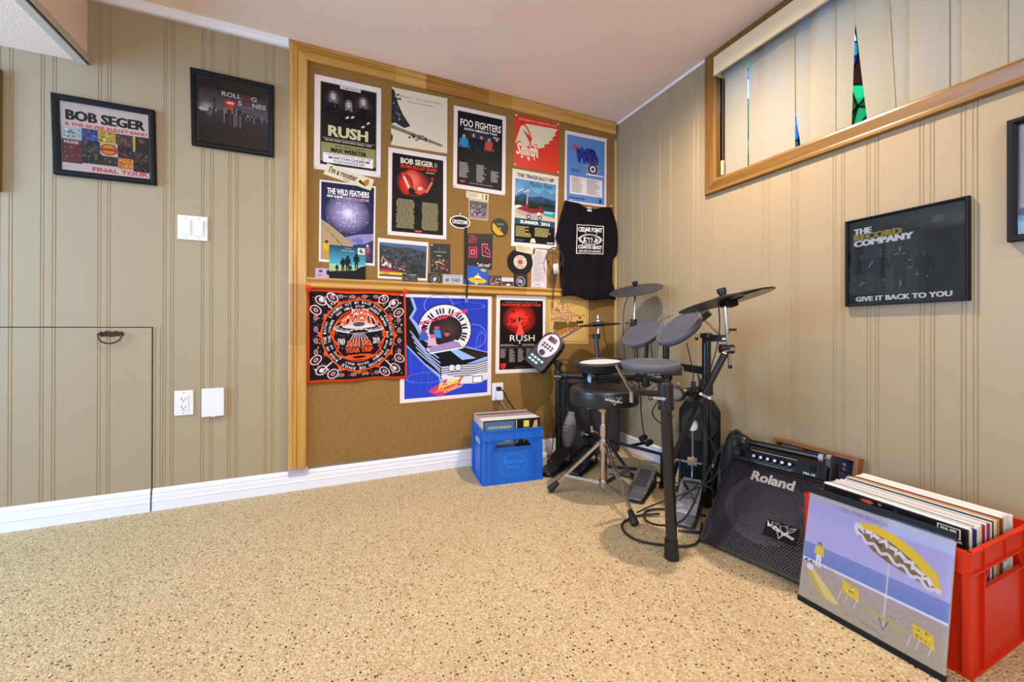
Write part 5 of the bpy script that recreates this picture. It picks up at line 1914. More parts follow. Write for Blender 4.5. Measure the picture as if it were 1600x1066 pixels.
r_, bd, a = framed('picture_frame', 'black frame with a pale print, cut off by the right edge of the photo', [(-1.763, 1.40), (-2.12, 1.40), (-2.12, 1.055), (-1.763, 1.055)], 'B', .018, .024)
a.rect(0, 0, 1, 1, K('c5bcc4'))
a.poly([(0, .12), (0, .24), (.15, .27), (.35, .2), (.6, .3), (1, .22), (1, .1)], K('5c6484'))
a.rect(0, 0, 1, .12, K('a09a94'))
a.build(bd)

# brown collage frame leaning on wall B behind the amplifier
BRN = wood('walnut_frame', '6a3f1c', '8c5a2c', 'Y', 0.5)
pf = thing('collage_frame', 'brown wooden collage frame with dividers leaning on the wall behind the amplifier', 'picture frame', (-.07, -1.277, 0))
TLc = Vector((-.022, -1.125, .335))
dn = Vector((-.075, 0, -.335)).normalized()
rgt = Vector((0, -1, 0))
nn = rgt.cross(-dn).normalized()
Wf, Hf = .305, .343


def PF(x, y, w):
    return TLc + rgt * x + dn * y + nn * w


def pbox(mb, x0, y0, x1, y1, w0, w1):
    vs = [PF(x, y, w) for w in (w0, w1) for x, y in ((x0, y0), (x1, y0), (x1, y1), (x0, y1))]
    return mb.add(vs, [(0, 3, 2, 1), (4, 5, 6, 7), (0, 1, 5, 4), (1, 2, 6, 5), (2, 3, 7, 6), (3, 0, 4, 7)])


m_ = MB()
WU = wood('walnut_frame_upright', '6a3f1c', '8c5a2c', 'Z', 0.5)
for q_, w_ in (((0, 0, Wf, .014), BRN), ((0, Hf - .014, Wf, Hf), BRN), ((0, .014, .014, Hf - .014), WU), ((Wf - .014, .014, Wf, Hf - .014), WU)):
    m_ = MB()
    pbox(m_, *q_, 0, .034)
    m_.build('moulding', w_, pf)
for x in (.105, .195):
    m_ = MB()
    pbox(m_, x, .014, x + .010, Hf - .014, .002, .026)
    m_.build('divider', BRN, pf)
for y in (.120, .225):
    m_ = MB()
    pbox(m_, .014, y, Wf - .014, y + .010, .002, .024)
    m_.build('divider', BRN, pf)
m_ = MB()
pbox(m_, .002, .002, Wf - .002, Hf - .002, -.004, .003)
m_.build('backing', mat('frame_back', '2a2018', .8), pf)
rr = random.Random(77)
for i, (x0, x1) in enumerate(((.016, .103), (.117, .193), (.207, .289))):
    for j, (y0, y1) in enumerate(((.016, .118), (.132, .223), (.237, .327))):
        m_ = MB()
        pbox(m_, x0 + .004, y0 + .004, x1 - .004, y1 - .004, .003, .0045)
        ph = m_.build('snapshot', mat('snap_base', '4c4858', .4), pf)
        aa = Art([PF(x0 + .004, y0 + .004, .0045), PF(x1 - .004, y0 + .004, .0045), PF(x1 - .004, y1 - .004, .0045), PF(x0 + .004, y1 - .004, .0045)])
        aa.grad(0, 0, 1, 1, K(('b89ca8', '7d5c68', '3a4f88')[i]), K('3c2c34'))
        aa.blobs(.02, .05, .98, .95, 24, [K('3a78b0') if i != 1 else K('8d6a70'), K('c8a8b0'), K('4a2c34'), K('7a5c74')], .04, .12, 1, rr)
        aa.build(ph)
# ---------------------------------------------------------------- plastic crates
def crate(label, m, dm, o, ang, W, D, Hc, emblem=None, text=None):
    """o = front-left bottom corner as seen from its front (local +x to the right, +y to the back)"""
    T = Matrix.Translation(o) @ Matrix.Rotation(ang, 4, 'Z')
    cen = T @ Vector((W / 2, D / 2, 0))
    root = thing('plastic_crate', label, 'crate', cen)
    t = .003
    MB(T).box((.006, .006, 0), (W - .006, D - .006, .006)).build('base', m, root)
    zr = Hc - .045          # bottom of the rim band
    zh0, zh1 = Hc * .66, Hc * .80
    sides = [((0, 0), (1, 0), (0, 1), W), ((W, 0), (0, 1), (-1, 0), D), ((W, D), (-1, 0), (0, -1), W), ((0, D), (0, -1), (1, 0), D)]
    for k, (p, a, n, L) in enumerate(sides):
        P3 = Vector((p[0], p[1], 0))
        A3, N3 = Vector((a[0], a[1], 0)), Vector((n[0], n[1], 0))
        mb = MB(T)
        rec = .004

        def pr(pts, d0, d1):
            mb.ext([(x, z) for x, z in pts], P3 + N3 * d0, A3, (0, 0, 1), N3, d1 - d0)
        hu0, hu1 = L * (.16 if k % 2 == 0 else .18), L * (.82 if k % 2 == 0 else .82)
        sl = .035
        pr([(.012, .004), (L - .012, .004), (L - .012, zh0), (.012, zh0)], rec, rec + t)
        pr([(.012, zh0), (hu0, zh0), (hu0 + sl, zh1), (.012, zh1)], rec, rec + t)
        pr([(hu1, zh0), (L - .012, zh0), (L - .012, zh1), (hu1 - sl, zh1)], rec, rec + t)
        pr([(.004, zh1), (L - .004, zh1), (L - .004, Hc - .004), (.004, Hc - .004)], rec - .003, rec + t)
        mb.build('side_panel', m, root)
        mb = MB(T)
        # horizontal ridges
        pr([(0, Hc - .006), (L, Hc - .006), (L, Hc), (0, Hc)], -.003, rec + t)
        pr([(0, zh1 + .004), (L, zh1 + .004), (L, zh1 + .008), (0, zh1 + .009)], -.0035, rec)
        pr([(.0, 0), (L, 0), (L, .006), (.0, .006)], -.003, rec + t)
        pr([(hu0, zh0 - .003), (hu1, zh0 - .003), (hu1, zh0 + .001), (hu0, zh0 + .001)], -.002, rec + t)
        # diagonal struts of the hand hole
        pr([(hu0 - .002, zh0), (hu0 + .002, zh0), (hu0 + sl + .002, zh1 + .004), (hu0 + sl - .002, zh1 + .004)], 0, rec + t)
        pr([(hu1 - .002, zh0), (hu1 + .002, zh0), (hu1 - sl + .002, zh1 + .004), (hu1 - sl - .002, zh1 + .004)], 0, rec + t)
        # vertical ribs
        for u in (hu0 - .003, hu1 + .003):
            pr([(u - .002, 0), (u + .002, 0), (u + .002, Hc), (u - .002, Hc)], -.0035, rec)
        pr([(L / 2 - .0015, zh1), (L / 2 + .0015, zh1), (L / 2 + .0015, Hc), (L / 2 - .0015, Hc)], -.003, rec)
        mb.build('rib_set', m, root)
        # corner post
        c_ = MB(T).ext([(0, 0), (.016, 0), (.016, .006), (.006, .006), (.006, .016), (0, .016)], P3, A3, N3, (0, 0, 1), Hc - .001)
        c_.build('corner_post', m, root, bevel=.0015)
    if text:
        # moulded emblem on the front panel
        e = Art(fn=lambda u, v, w: T @ Vector((W * .22 + u * W * .56, -.0 + .004 - w, .02 + v * (zh0 - .035))), base=.0004, step=.0002)
        c1, c2 = hx(emblem[0]), hx(emblem[1])
        e.ring(.5, .48, .40, .40, .05, c1, 40)
        e.line([(.18, .70), (.38, .86), (.46, .82), (.52, .90), (.80, .74)], .014, c1)
        e.line([(.15, .18), (.35, .16), (.48, .24), (.62, .22), (.85, .30)], .014, c1)
        e.text(text[0], .22, .54, .80, .70, c1, .02)
        e.text(text[1], .32, .36, .68, .50, c1, .02)
        e.build(root, ('emblem', 'emblem_lettering'))
    return root, T


BLUE = mat('blue_plastic', '0f62c8', 0.42, spec=0.5, bump=(30, .06, .002))
RED = mat('red_plastic', 'cc2c0a', 0.5, spec=0.25, bump=(30, .06, .002))
cb, TB = crate('blue plastic crate of records on the carpet below the cork board', BLUE, None, Vector((-1.089, -.330, 0)), math.atan2(-.031, .326), .3275, .262, .278, ('2f86e6', '0a4ca8'), ('Beatrice', 'Foods'))
cr, TR_ = crate('red plastic crate of records at the right edge of the photo', RED, None, Vector((-.424, -1.462, 0)), -PI / 2 - .004, .357, .362, .292)

# ---------------------------------------------------------------- records
SLV = [('cream', 'dcd2bd'), ('ivory', 'e8e2d4'), ('white', 'ebe8e6'), ('tan', 'c9b48c'), ('navy', '26305e'), ('plum', '8a3a66'), ('crimson', 'a81c3c'), ('black', '201c20'), ('teal', '2a5c60'), ('brown', '6a4a34'), ('grey', '8d8a8c'), ('rose', 'c87a94'), ('orange', 'd0803c')]
SM = [mat('sleeve_' + n_, c_, .5) for n_, c_ in SLV]


def sleeve_mesh(mi, th):
    me = bpy.data.meshes.new('record_sleeve')
    w, h, t = .3125, .3125, th
    # board jacket: open top edge shows two boards and the record between
    vs, fs = [], []

    def bx(x0, x1, y0, y1, z0, z1):
        b = len(vs)
        vs.extend([(x0, y0, z0), (x1, y0, z0), (x1, y1, z0), (x0, y1, z0), (x0, y0, z1), (x1, y0, z1), (x1, y1, z1), (x0, y1, z1)])
        fs.extend([tuple(b + i for i in f) for f in ((0, 3, 2, 1), (4, 5, 6, 7), (0, 1, 5, 4), (1, 2, 6, 5), (2, 3, 7, 6), (3, 0, 4, 7))])
    bx(-w / 2, w / 2, -t / 2, -t / 2 + t * .3, 0, h)
    bx(-w / 2, w / 2, t / 2 - t * .3, t / 2, 0, h)
    bx(-w / 2, w / 2 - .004, -t * .2, t * .2, .0005, h - .002)
    me.from_pydata(vs, [], fs)
    me.materials.append(SM[mi])
    me.materials.append(SM[2 if mi not in (2, 0) else 3])
    for p in me.polygons:
        p.material_index = 1 if p.index >= 12 else 0
    return me


RT = .0052
SMESH = [sleeve_mesh(i, RT * .9) for i in range(len(SLV))]


def fill(T, W, y0, y1, z, seq, label_mid, group, special, rseed, shift=0.0):
    rr = random.Random(rseed)
    n = int((y1 - y0) / RT)
    rot = T.to_3x3().to_4x4()
    for i in range(n):
        y = y0 + RT * (i + .5)
        mi = seq[i % len(seq)]
        o = bpy.data.objects.new('vinyl_record', SMESH[mi])
        COL.objects.link(o)
        c = T @ Vector((W / 2 + rr.uniform(-.0006, .0006) * (1 if W < .34 else 9) + shift, y, z + rr.uniform(0, .006) + .0005))
        o.matrix_world = Matrix.Translation(c) @ rot @ Matrix.Rotation(rr.uniform(-.003, .003), 4, 'Z')
        _org[o.name] = c
        lab, g = special.get(i, (SLV[mi][0] + ' ' + label_mid, group))
        tag(o, lab, 'record', g)
        yield i, o, c


# red crate: front record is black, then whites, navy, crimson and rose bands, whites to the back
seqr = [7, 1, 2, 1, 4, 10, 2, 4, 1, 2, 0, 6, 6, 1, 5, 11, 2, 5, 11, 1, 2, 8, 8, 1, 2, 1, 0, 12, 1, 3, 12, 9, 9, 2, 1, 0, 2, 1, 0, 2, 1, 2, 0, 2, 1]
spr = {0: ('black record sleeve with a white oval badge, frontmost in the red crate', 'records in the red crate')}
for i, o, c in fill(TR_, .357, .052, .285, .0075, seqr, 'record sleeve standing in the pack in the red crate', 'records in the red crate', spr, 3, 0.004):
    if i == 0:
        Mx = TR_
        fr0 = TR_ @ Vector((0, 0, 0))
        _org[o.name] = Vector((0, 0, 0))
        mw = o.matrix_world.copy()
        aa = Art(fn=lambda u, v, w: Vector((-.155 + u * .31, -RT * .45 - w, v * .3125)))
        aa.rect(.01, .01, .99, .99, K('151316'))
        aa.blobs(.05, .78, .62, .99, 60, [K('3a3840'), K('7a7880'), K('26242a'), K('54525c')], .008, .03, 1)
        aa.ell(.36, .965, .05, .016, K('d05a34'), 12)
        aa.frame(.83, .905, .965, .985, .008, .008, K('ded8d8'))
        aa.text('BNB', .85, .925, .945, .968, K('ded8d8'), .06)
        aa.text('KITCHENER', .82, .875, .975, .895, K('ded8d8'), .03)
        aa.blobs(.70, .72, .97, .82, 16, [K('b8b0b4'), K('6a6670')], .004, .012, 1)
        aa.build(o)
# blue crate
seqb = [7, 9, 11, 2, 1, 6, 0, 2, 10, 1, 2, 7, 1, 2, 11, 1, 10, 2, 1, 9, 2, 1, 7, 2, 11, 1, 9, 10, 2, 1, 9, 2, 8, 9, 11, 10, 3, 7, 1]
spb = {0: ('dark record sleeve with yellow lettering, frontmost in the blue crate', 'records in the blue crate')}
for i, o, c in fill(TB, .3275, .018, .245, .0065, seqb, 'record sleeve standing in the pack in the blue crate', 'records in the blue crate', spb, 5, 0.0):
    if i == 0:
        _org[o.name] = Vector((0, 0, 0))
        aa = Art(fn=lambda u, v, w: Vector((-.155 + u * .31, -RT * .45 - w, v * .3125)))
        aa.rect(.01, .01, .55, .99, K('3c5068'))
        aa.grad(.02, .60, .52, .98, K('4a6a88'), K('5c8cb4'))
        aa.rect(.55, .01, .99, .99, K('1c1614'))
        aa.text('NORTH WINDOW', .08, .865, .48, .905, K('e0cc60'), .02)
        aa.rect(.70, .86, .80, .97, K('e0d048'))
        aa.rect(.565, .6, .58, .99, K('c8b8a0'))
        aa.poly([(.84, .80), (.90, .96), (.95, .97), (.96, .80)], K('c8a070'))
        aa.rect(.35, .64, .48, .70, K('d8c040'))
        aa.blobs(.55, .60, .96, .80, 26, [K('7a4a34'), K('3c2a20'), K('c8905c'), K('5c6a48')], .02, .05, 1)
        aa.build(o)

# ---------------------------------------------------------------- sleeve displayed against the red crate
al = thing('record_display', 'beach picture sleeve in clear plastic with black bars, leaning on the red crate', 'album cover', (-.50, -1.645, 0))
Bl, Br = Vector((-.505, -1.489, 0.0005)), Vector((-.493, -1.800, 0.0005))
Tl = Vector((-.437, -1.486, .326))
Tr = Tl + Br - Bl
nA = (Tr - Tl).cross(Tl - Bl).normalized()


def AP(u, v, w):
    return (Bl * (1 - u) + Br * u) * (1 - v) + (Tl * (1 - u) + Tr * u) * v + nA * w


def aslab(u0, v0, u1, v1, w0, w1):
    vs = [AP(u, v, w) for w in (w0, w1) for u, v in ((u0, v0), (u1, v0), (u1, v1), (u0, v1))]
    return MB().add(vs, [(0, 3, 2, 1), (4, 5, 6, 7), (0, 1, 5, 4), (1, 2, 6, 5), (2, 3, 7, 6), (3, 0, 4, 7)])


slv = aslab(.004, .01, .996, .995, -.006, -.001).build('sleeve', mat('sleeve_tan_edge', 'b8a070', .5), al)
aslab(0, .0, 1, .045, -.0075, .0015).build('black_bar', mat('black_plastic_bar', '121114', .5, spec=.2), al, bevel=.0006)
aslab(0, .945, 1, 1.0, -.0075, .0015).build('black_bar', mat('black_plastic_bar', '121114', .5, spec=.2), al, bevel=.0006)
a = Art(fn=lambda u, v, w: AP(u, v, w - .001))
a.rect(.004, .04, .996, .95, K('a69aa8'))
a.grad(.01, .46, .99, .895, K('a39bc8'), K('b3a6d0'))
rr = random.Random(21)
a.grad(.01, .36, .99, .52, K('7c84bc'), K('6c7ab4'))
a.rect(.01, .365, .99, .385, K('d4cfe2'))
a.grad(.01, .045, .99, .366, K('ab9594'), K('ae9a80'))
a.w += a.step
for i in range(170):
    u, v = rr.uniform(.02, .97), rr.uniform(.05, .34)
    a.rect(u, v, u + rr.uniform(.006, .02), v + .004, K(rr.choice(('8d7868', 'c0a890', '9a867c', '7d6a5c'))), False)
# parasol: pole, scalloped canopy
a.rect(.625, .15, .635, .66, K('cbbcc4'))
a.rect(.616, .36, .645, .385, K('e0d4e0'))
a.poly([(.40, .76), (.42, .73), (.52, .66), (.62, .62), (.70, .60), (.80, .58), (.92, .55), (.93, .60), (.90, .68), (.80, .75), (.66, .82), (.52, .85), (.41, .83)], K('7a6438'))
a.blobs(.50, .645, .84, .755, 50, [K('5c4a2c'), K('8d7640'), K('6a6a3a'), K('8a5434')], .01, .03, 1, rr)
sc_ = [(.40, .84), (.52, .86), (.66, .84), (.80, .77), (.91, .68), (.945, .58)]
lo = [(.42, .78), (.52, .80), (.64, .77), (.76, .71), (.86, .63), (.925, .555)]
a.poly(sc_ + lo[::-1], K('dcb428'))
wv = [(.395, .80)] + [(x + .02 * math.sin(i * 2.4), y + .018 * math.cos(i * 2.4)) for i, (x, y) in enumerate([(.42 + .505 * t, .79 - .06 * t - .175 * t * t) for t in [k / 24 for k in range(25)]])]
a.line(wv, .03, K('dccbd8'))
wv2 = [(.40 + .53 * t, .745 - .20 * t + .016 * math.sin(t * 34)) for t in [k / 30 for k in range(31)]]
a.line(wv2, .024, K('d4c2cc'))
a.line([(.395, .83), (.39, .78), (.41, .74)], .03, K('d8c8d4'))
# chairs, table, boards, distant figure
for x, y in ((.33, .22), (.80, .16)):
    a.poly([(x, y + .12), (x + .12, y + .10), (x + .135, y + .005), (x + .01, y + .03)], K('d8b432'))
    a.blobs(x + .015, y + .02, x + .115, y + .11, 12, [K('c87a34'), K('e0cc60'), K('8d8a40')], .008, .018, 1, rr)
    for dx in (.0, .05, .12):
        a.line([(x + dx, y + .03), (x + dx - .02, y - .05)], .007, K('cbbdb4'), dx == 0)
a.poly([(.50, .20), (.78, .18), (.76, .205), (.54, .225)], K('b8a06a'))
a.line([(.60, .20), (.63, .12), (.66, .20)], .008, K('6a5c50'))
a.line([(.48, .10), (.60, .09), (.64, .06)], .012, K('8d8488'))
a.poly([(.06, .30), (.09, .33), (.32, .14), (.30, .12), (.22, .13)], K('d6bf74'))
a.poly([(.05, .27), (.08, .30), (.22, .13), (.19, .12)], K('bfa050'))
a.ell(.075, .32, .03, .025, K('dcd4d8'), 12)
a.person(.135, .345, .21, K('b98a6a'), K('d8b83a'), K('dcd4dc'), K('3a241c'), .98)
a.line([(.20, .385), (.34, .345), (.36, .37)], .008, K('c8b078'))
for x in (.02, .06):
    a.poly([(x, .36), (x + .02, .38), (x + .035, .36)], K('3c3038'))
a.text('ON THE BEACH', .25, .875, .60, .91, K('8578a0'), .0)
for k in range(3):
    pass
a.build(slv)
COVER = GLASS.copy()
COVER.name = 'clear_sleeve_film'
[n for n in COVER.node_tree.nodes if n.type == 'FRESNEL'][0].inputs['IOR'].default_value = 1.18
aslab(.002, .03, .998, .96, .0034, .0038).build('clear_cover', COVER, al)
# ---------------------------------------------------------------- drum amplifier (sloping monitor wedge)
AB = Vector((-.521, -1.145, 0))
ad = Vector((.232, -.973, 0)).normalized()      # along the front, left to right
an = Vector((.973, .232, 0)).normalized()       # towards the back
az = Vector((0, 0, 1))
AW = .328
TA = Matrix((ad, an, az)).transposed().to_4x4()
TA.translation = AB
amp = thing('drum_amplifier', 'black sloping monitor amplifier with a honeycomb grille on the carpet', 'amplifier', TA @ Vector((AW / 2, .2, 0)))
amp['label'] = 'black sloping monitor amplifier with a honeycomb grille on the carpet'
VIN = mat('black_tolex', '1a181b', 0.5, spec=0.3, bump=(220, .3, .001))
BP = mat('black_gloss_panel', '0b0a0d', 0.5, spec=0.2)
GRL = mat('grille_metal', '4c4852', 0.38, metal=0.6)
CHR = mat('chrome', 'c9c5c8', 0.16, metal=1.0)
SIL = mat('silver_letters', 'cfc8c6', 0.35, metal=0.3)
# slope from (y 0, z .012) to (y .262, z .262); panel above to (y .282, z .318)
s0, s1 = Vector((0, 0.004, .012)), Vector((0, .264, .266))
p1 = Vector((0, .284, .318))
MB(TA).ext([(.004, 0), (.268, .258), (.288, .314), (.30, .320), (.360, .320), (.365, .0)], (-.006, 0, 0), (0, 1, 0), (0, 0, 1), (1, 0, 0), .010).build('side_cheek', VIN, amp, bevel=.003)
MB(TA).ext([(.004, 0), (.268, .258), (.288, .314), (.30, .320), (.360, .320), (.365, .0)], (AW - .004, 0, 0), (0, 1, 0), (0, 0, 1), (1, 0, 0), .010).build('side_cheek', VIN, amp, bevel=.003)
MB(TA).box((0, .06, .004), (AW, .355, .012)).box((0, .35, .004), (AW, .36, .316)).box((0, .292, .308), (AW, .36, .316)).ext([(.03, 0), (.04, .0), (.295, .25), (.285, .25)], (0, .03, .01), (0, 1, 0), (0, 0, 1), (1, 0, 0), AW).build('cabinet', VIN, amp)
su = (s1 - s0).normalized()
sn = Vector((0, -su.z, su.y))      # outward (towards the viewer and up)
SL = (s1 - s0).length


def SP(x, t, w):
    return s0 + Vector((1, 0, 0)) * x + su * t + sn * w


# grille frame
gb = MB(TA)
for (x0, x1, t0, t1) in ((.004, AW - .004, 0, .012), (.004, AW - .004, SL - .008, SL), (.004, .012, .012, SL - .008), (AW - .012, AW - .004, .012, SL - .008)):
    gb.add([SP(x, t, w) for w in (-.008, .004) for x, t in ((x0, t0), (x1, t0), (x1, t1), (x0, t1))], [(0, 3, 2, 1), (4, 5, 6, 7), (0, 1, 5, 4), (1, 2, 6, 5), (2, 3, 7, 6), (3, 0, 4, 7)])
gb.build('grille_frame', mat('grille_frame_black', '1a181b', .4), amp)
# perforated metal: hexagonal cells
hp_ = MB(TA)
px = .0088
py = px * .866
ix = int((AW - .024) / px)
iy = int((SL - .02) / py)
for j in range(iy + 1):
    for i in range(ix + 1):
        x = .012 + px * (i + .5 * (j % 2)) + .002
        t = .012 + py * j + .002
        if x > AW - .012 or t > SL - .008:
            continue
        vs = []
        for r, w in ((px * .577, .002), (px * .40, .002), (px * .40, .0006)):
            for k in range(6):
                th = PI / 6 + k * PI / 3
                vs.append(SP(x + r * math.cos(th), t + r * math.sin(th), w))
        fs = [(k, (k + 1) % 6, 6 + (k + 1) % 6, 6 + k) for k in range(6)] + [(6 + k, 6 + (k + 1) % 6, 12 + (k + 1) % 6, 12 + k) for k in range(6)]
        hp_.add(vs, fs)
g_ = hp_.build('perforated_grille', GRL, amp)
g_['kind'] = 'stuff'
MB(TA).add([SP(x, t, -.05) for x, t in ((.004, 0.045), (AW - .004, 0.045), (AW - .004, SL), (.004, SL))], [(0, 1, 2, 3)]).build('baffle', mat('baffle_black', '0c0b0d', .8), amp)
MB(TA).box((.004, .012, .013), (AW - .004, .06, .016)).build('baffle_floor', mat('baffle_black', '0c0b0d'), amp)
spk = MB(TA).lathe([(.135, 0), (.135, .012), (.122, .016), (.112, .010), (.104, .014), (.095, -.004), (.045, -.026), (.043, -.020), (.036, -.010), (.018, -.003), (0, -.001)], SP(AW * .50, SL * .58, -.034), sn, 48)
spk.build('speaker_cone', mat('speaker_paper', '6c6674', .5), amp, smooth=True)


def slab_art(t_, x0, t0, x1, t1, w0, w1, shear=0.0):
    vs, fs, a0, b0, a1, b1 = text_geo(t_, .035, shear, 3)
    mb = MB(TA)
    f = lambda x, y, w: SP(x0 + (x - a0) / (a1 - a0) * (x1 - x0), t0 + (y - b0) / (b1 - b0) * (t1 - t0), w)
    n_ = len(vs)
    V_ = [f(x, y, w1) for x, y in vs] + [f(x, y, w0) for x, y in vs]
    F_ = [tuple(q) for q in fs]
    ed = {}
    for q in fs:
        for i in range(len(q)):
            e = (q[i], q[(i + 1) % len(q)])
            ed[e] = 1
    for (i, j) in list(ed):
        if (j, i) not in ed:
            F_.append((i, j, j + n_, i + n_))
    return mb.add(V_, F_)


slab_art('Roland', .098, SL - .070, .240, SL - .030, .0026, .006).build('badge_lettering', SIL, amp)


def vlogo(P, parent, c=(.87, .84, .84)):
    """double V emblem with a wordmark, drawn with P(u,v,w)"""
    a = Art(fn=P, base=.0006, step=.00008)
    for pts in ([(.0, .95), (.16, .62), (.26, .72), (.14, .92), (.42, .96), (.30, .80), (.52, .10), (.60, .34), (.44, .86), (.70, .98), (.62, .86)], [(.50, .12), (.74, .62), (.66, .86), (.98, 1.0), (.90, .80), (.60, .34)], [(.56, .30), (.80, .82), (.98, 1.0)]):
        a.line(pts, .024, c)
    f = lambda s_, t_: (.02 + s_ * .96, .62 - .34 * s_ + t_ * .22)
    a.text('V-Drums', 0, 0, 0, 0, c, .07, .25, f)
    return a.build(parent, ('emblem', 'emblem_lettering'))


MB(TA).add([SP(x, t, w) for w in (.0026, .0045) for x, t in ((.190, .105), (.288, .105), (.288, .165), (.190, .165))], [(0, 3, 2, 1), (4, 5, 6, 7), (0, 1, 5, 4), (1, 2, 6, 5), (2, 3, 7, 6), (3, 0, 4, 7)]).build('badge_plate', BP, amp)
vlogo(lambda u, v, w: TA @ SP(.193 + u * .090, .103 + v * .060, .0048 + w), amp)
# control panel
q0 = Vector((0, .268, .270))
pu = (p1 - q0).normalized()
pn = Vector((0, -pu.z, pu.y))


def PP(x, t, w):
    return q0 + Vector((1, 0, 0)) * x + pu * t + pn * w


PLh = (p1 - q0).length
MB(TA).add([PP(x, t, w) for w in (-.006, .001) for x, t in ((.006, 0), (AW - .006, 0), (AW - .006, PLh), (.006, PLh))], [(0, 3, 2, 1), (4, 5, 6, 7), (0, 1, 5, 4), (1, 2, 6, 5), (2, 3, 7, 6), (3, 0, 4, 7)]).build('control_panel', BP, amp)
KN = mat('knob_black', '1c1a1e', .35)
for k in range(6):
    x = .090 + .0245 * k
    kb = MB(TA).lathe([(.0105, 0), (.0100, .010), (.0085, .013), (.007, .016), (0, .016)], PP(x, .026, .001), pn, 18).build('knob', KN, amp, smooth=True)
    MB(TA).lathe([(.0048, 0), (.0048, .0012), (0, .0013)], PP(x, .026, .017), pn, 14).build('knob_cap', SIL, kb)
a = Art(fn=lambda u, v, w: TA @ PP(u * AW, v * PLh, .001 + w))
a.rect(.20, .92, .70, .96, K('b8b0b4'))
a.rect(.12, .10, .68, .13, K('6a6670'))
for k in range(6):
    a.ring(.275 + .0725 * k, .46, .042, .28, .08, K('8d8890'), 24, 2.6, 6.8)
a.text('PM-10', .77, .08, .88, .26, K('d8d2d4'), .03)
a.micro(.28, .02, .66, .08, 1, K('8d8890'), .7)
a.build(amp, ('panel_print', 'panel_lettering'))
MB(TA).add([PP(x, t, w) for w in (.0005, .004) for x, t in ((.262, .016), (.300, .016), (.300, .048), (.262, .048))], [(0, 3, 2, 1), (4, 5, 6, 7), (0, 1, 5, 4), (1, 2, 6, 5), (2, 3, 7, 6), (3, 0, 4, 7)]).build('switch_bezel', mat('bezel', '2c282c', .6, spec=.1), amp)
MB(TA).add([PP(x, t, w) for w in (.004, .0075) for x, t in ((.272, .020), (.290, .020), (.290, .044), (.272, .044))], [(0, 3, 2, 1), (4, 5, 6, 7), (0, 1, 5, 4), (1, 2, 6, 5), (2, 3, 7, 6), (3, 0, 4, 7)]).build('power_switch', mat('switch_black', '0f0e12', .5, spec=.1), amp)
# carrying bar with end brackets
MB(TA).cyl((.03, .300, .340), (AW - .012, .300, .340), .0125, n=20).build('carry_bar', mat('bar_black', '151317', .28), amp, smooth=True)
for x in (.036, AW - .03):
    MB(TA).cyl((x - .006, .300, .340), (x + .008, .300, .340), .0136, n=20).build('bar_collar', mat('collar_grey', 'a7a3b4', .3), amp, smooth=True)
for x0 in (-.002, AW - .014):
    MB(TA).ext([(.285, .312), (.285, .345), (.292, .357), (.312, .357), (.352, .338), (.352, .245), (.340, .245), (.336, .312)], (x0, 0, 0), (0, 1, 0), (0, 0, 1), (1, 0, 0), .016).build('bar_bracket', mat('bracket_grey', '55525c', .3, metal=.5), amp, bevel=.002)
# cables looped over the left cheek
ac = thing('cable', 'black cable looped over the left end of the amplifier and down to the carpet', 'cable', (-.45, -1.1, 0))
MB(TA).tube([(.055, .270, .312), (.045, .262, .345), (.015, .262, .352), (-.02, .22, .31), (-.03, .10, .20), (-.035, -.02, .09), (-.10, -.05, .04), (-.20, -.03, .012), (-.26, .06, .008), (-.20, .16, .008), (-.08, .22, .008)], .0042, 8).build('cable_run', mat('black_rubber', '141316', .6), ac, smooth=True)
MB(TA).tube([(.075, .272, .310), (.060, .255, .352), (.0, .26, .365), (-.04, .28, .28), (-.06, .25, .17), (-.14, .14, .10), (-.22, .05, .05), (-.27, .0, .012)], .0036, 8).build('cable_run', mat('black_rubber', '141316', .6), ac, smooth=True)
MB(TA).lathe([(0, 0), (.014, .002), (.016, .010), (.012, .020), (0, .024)], (.030, .262, .296), pn, 16).build('plug', mat('black_rubber', '141316'), ac, smooth=True)
# ---------------------------------------------------------------- electronic drum kit
TUBE = mat('rack_tube', '14161b', 0.22, spec=0.6)
CLMP = mat('clamp_black', '1b1b1f', 0.4, spec=0.5)
RUB = mat('pad_rubber', '4a4a55', 0.62, spec=0.4, bump=(200, .15, .001))
RIMR = mat('pad_rim', '5a5c6a', 0.5, spec=0.5)
RUBB = mat('rubber_foot', '121114', 0.6)
CYM = mat('cymbal_rubber', '33323a', 0.45, spec=0.5, bump=(160, .1, .001))
kit = thing('electronic_drum_kit', 'black electronic drum kit with grey rubber pads on a tubular rack in the corner', 'drum kit', (-.42, -.68, 0))
FP0, FP1 = Vector((-.687, -1.181, 0)), Vector((-.712, -1.176, .585))
LP0, LP1 = Vector((-.548, -.158, 0)), Vector((-.551, -.158, .585))
RP0, RP1 = Vector((-.233, -.938, 0)), Vector((-.233, -.938, .765))
MP0, MP1 = Vector((-.136, -.599, 0)), Vector((-.136, -.599, .72))
Zx = Vector((0, 0, 1))


def post(p0, p1, r):
    o = MB().cyl(p0 + Zx * .05, p1, r, n=24).build('post', TUBE, kit, smooth=True)
    MB().lathe([(r * 1.32, 0), (r * 1.30, .012), (r * 1.22, .030), (r * 1.24, .034), (r * 1.15, .066), (r * .9, .067)], p0, p1 - p0, 24).build('rubber_foot', RUBB, o, smooth=True)
    return o


fp = post(FP0, FP1, .019)
post(LP0, LP1, .0175)
post(RP0, RP1, .019)
post(MP0, MP1, .0175)


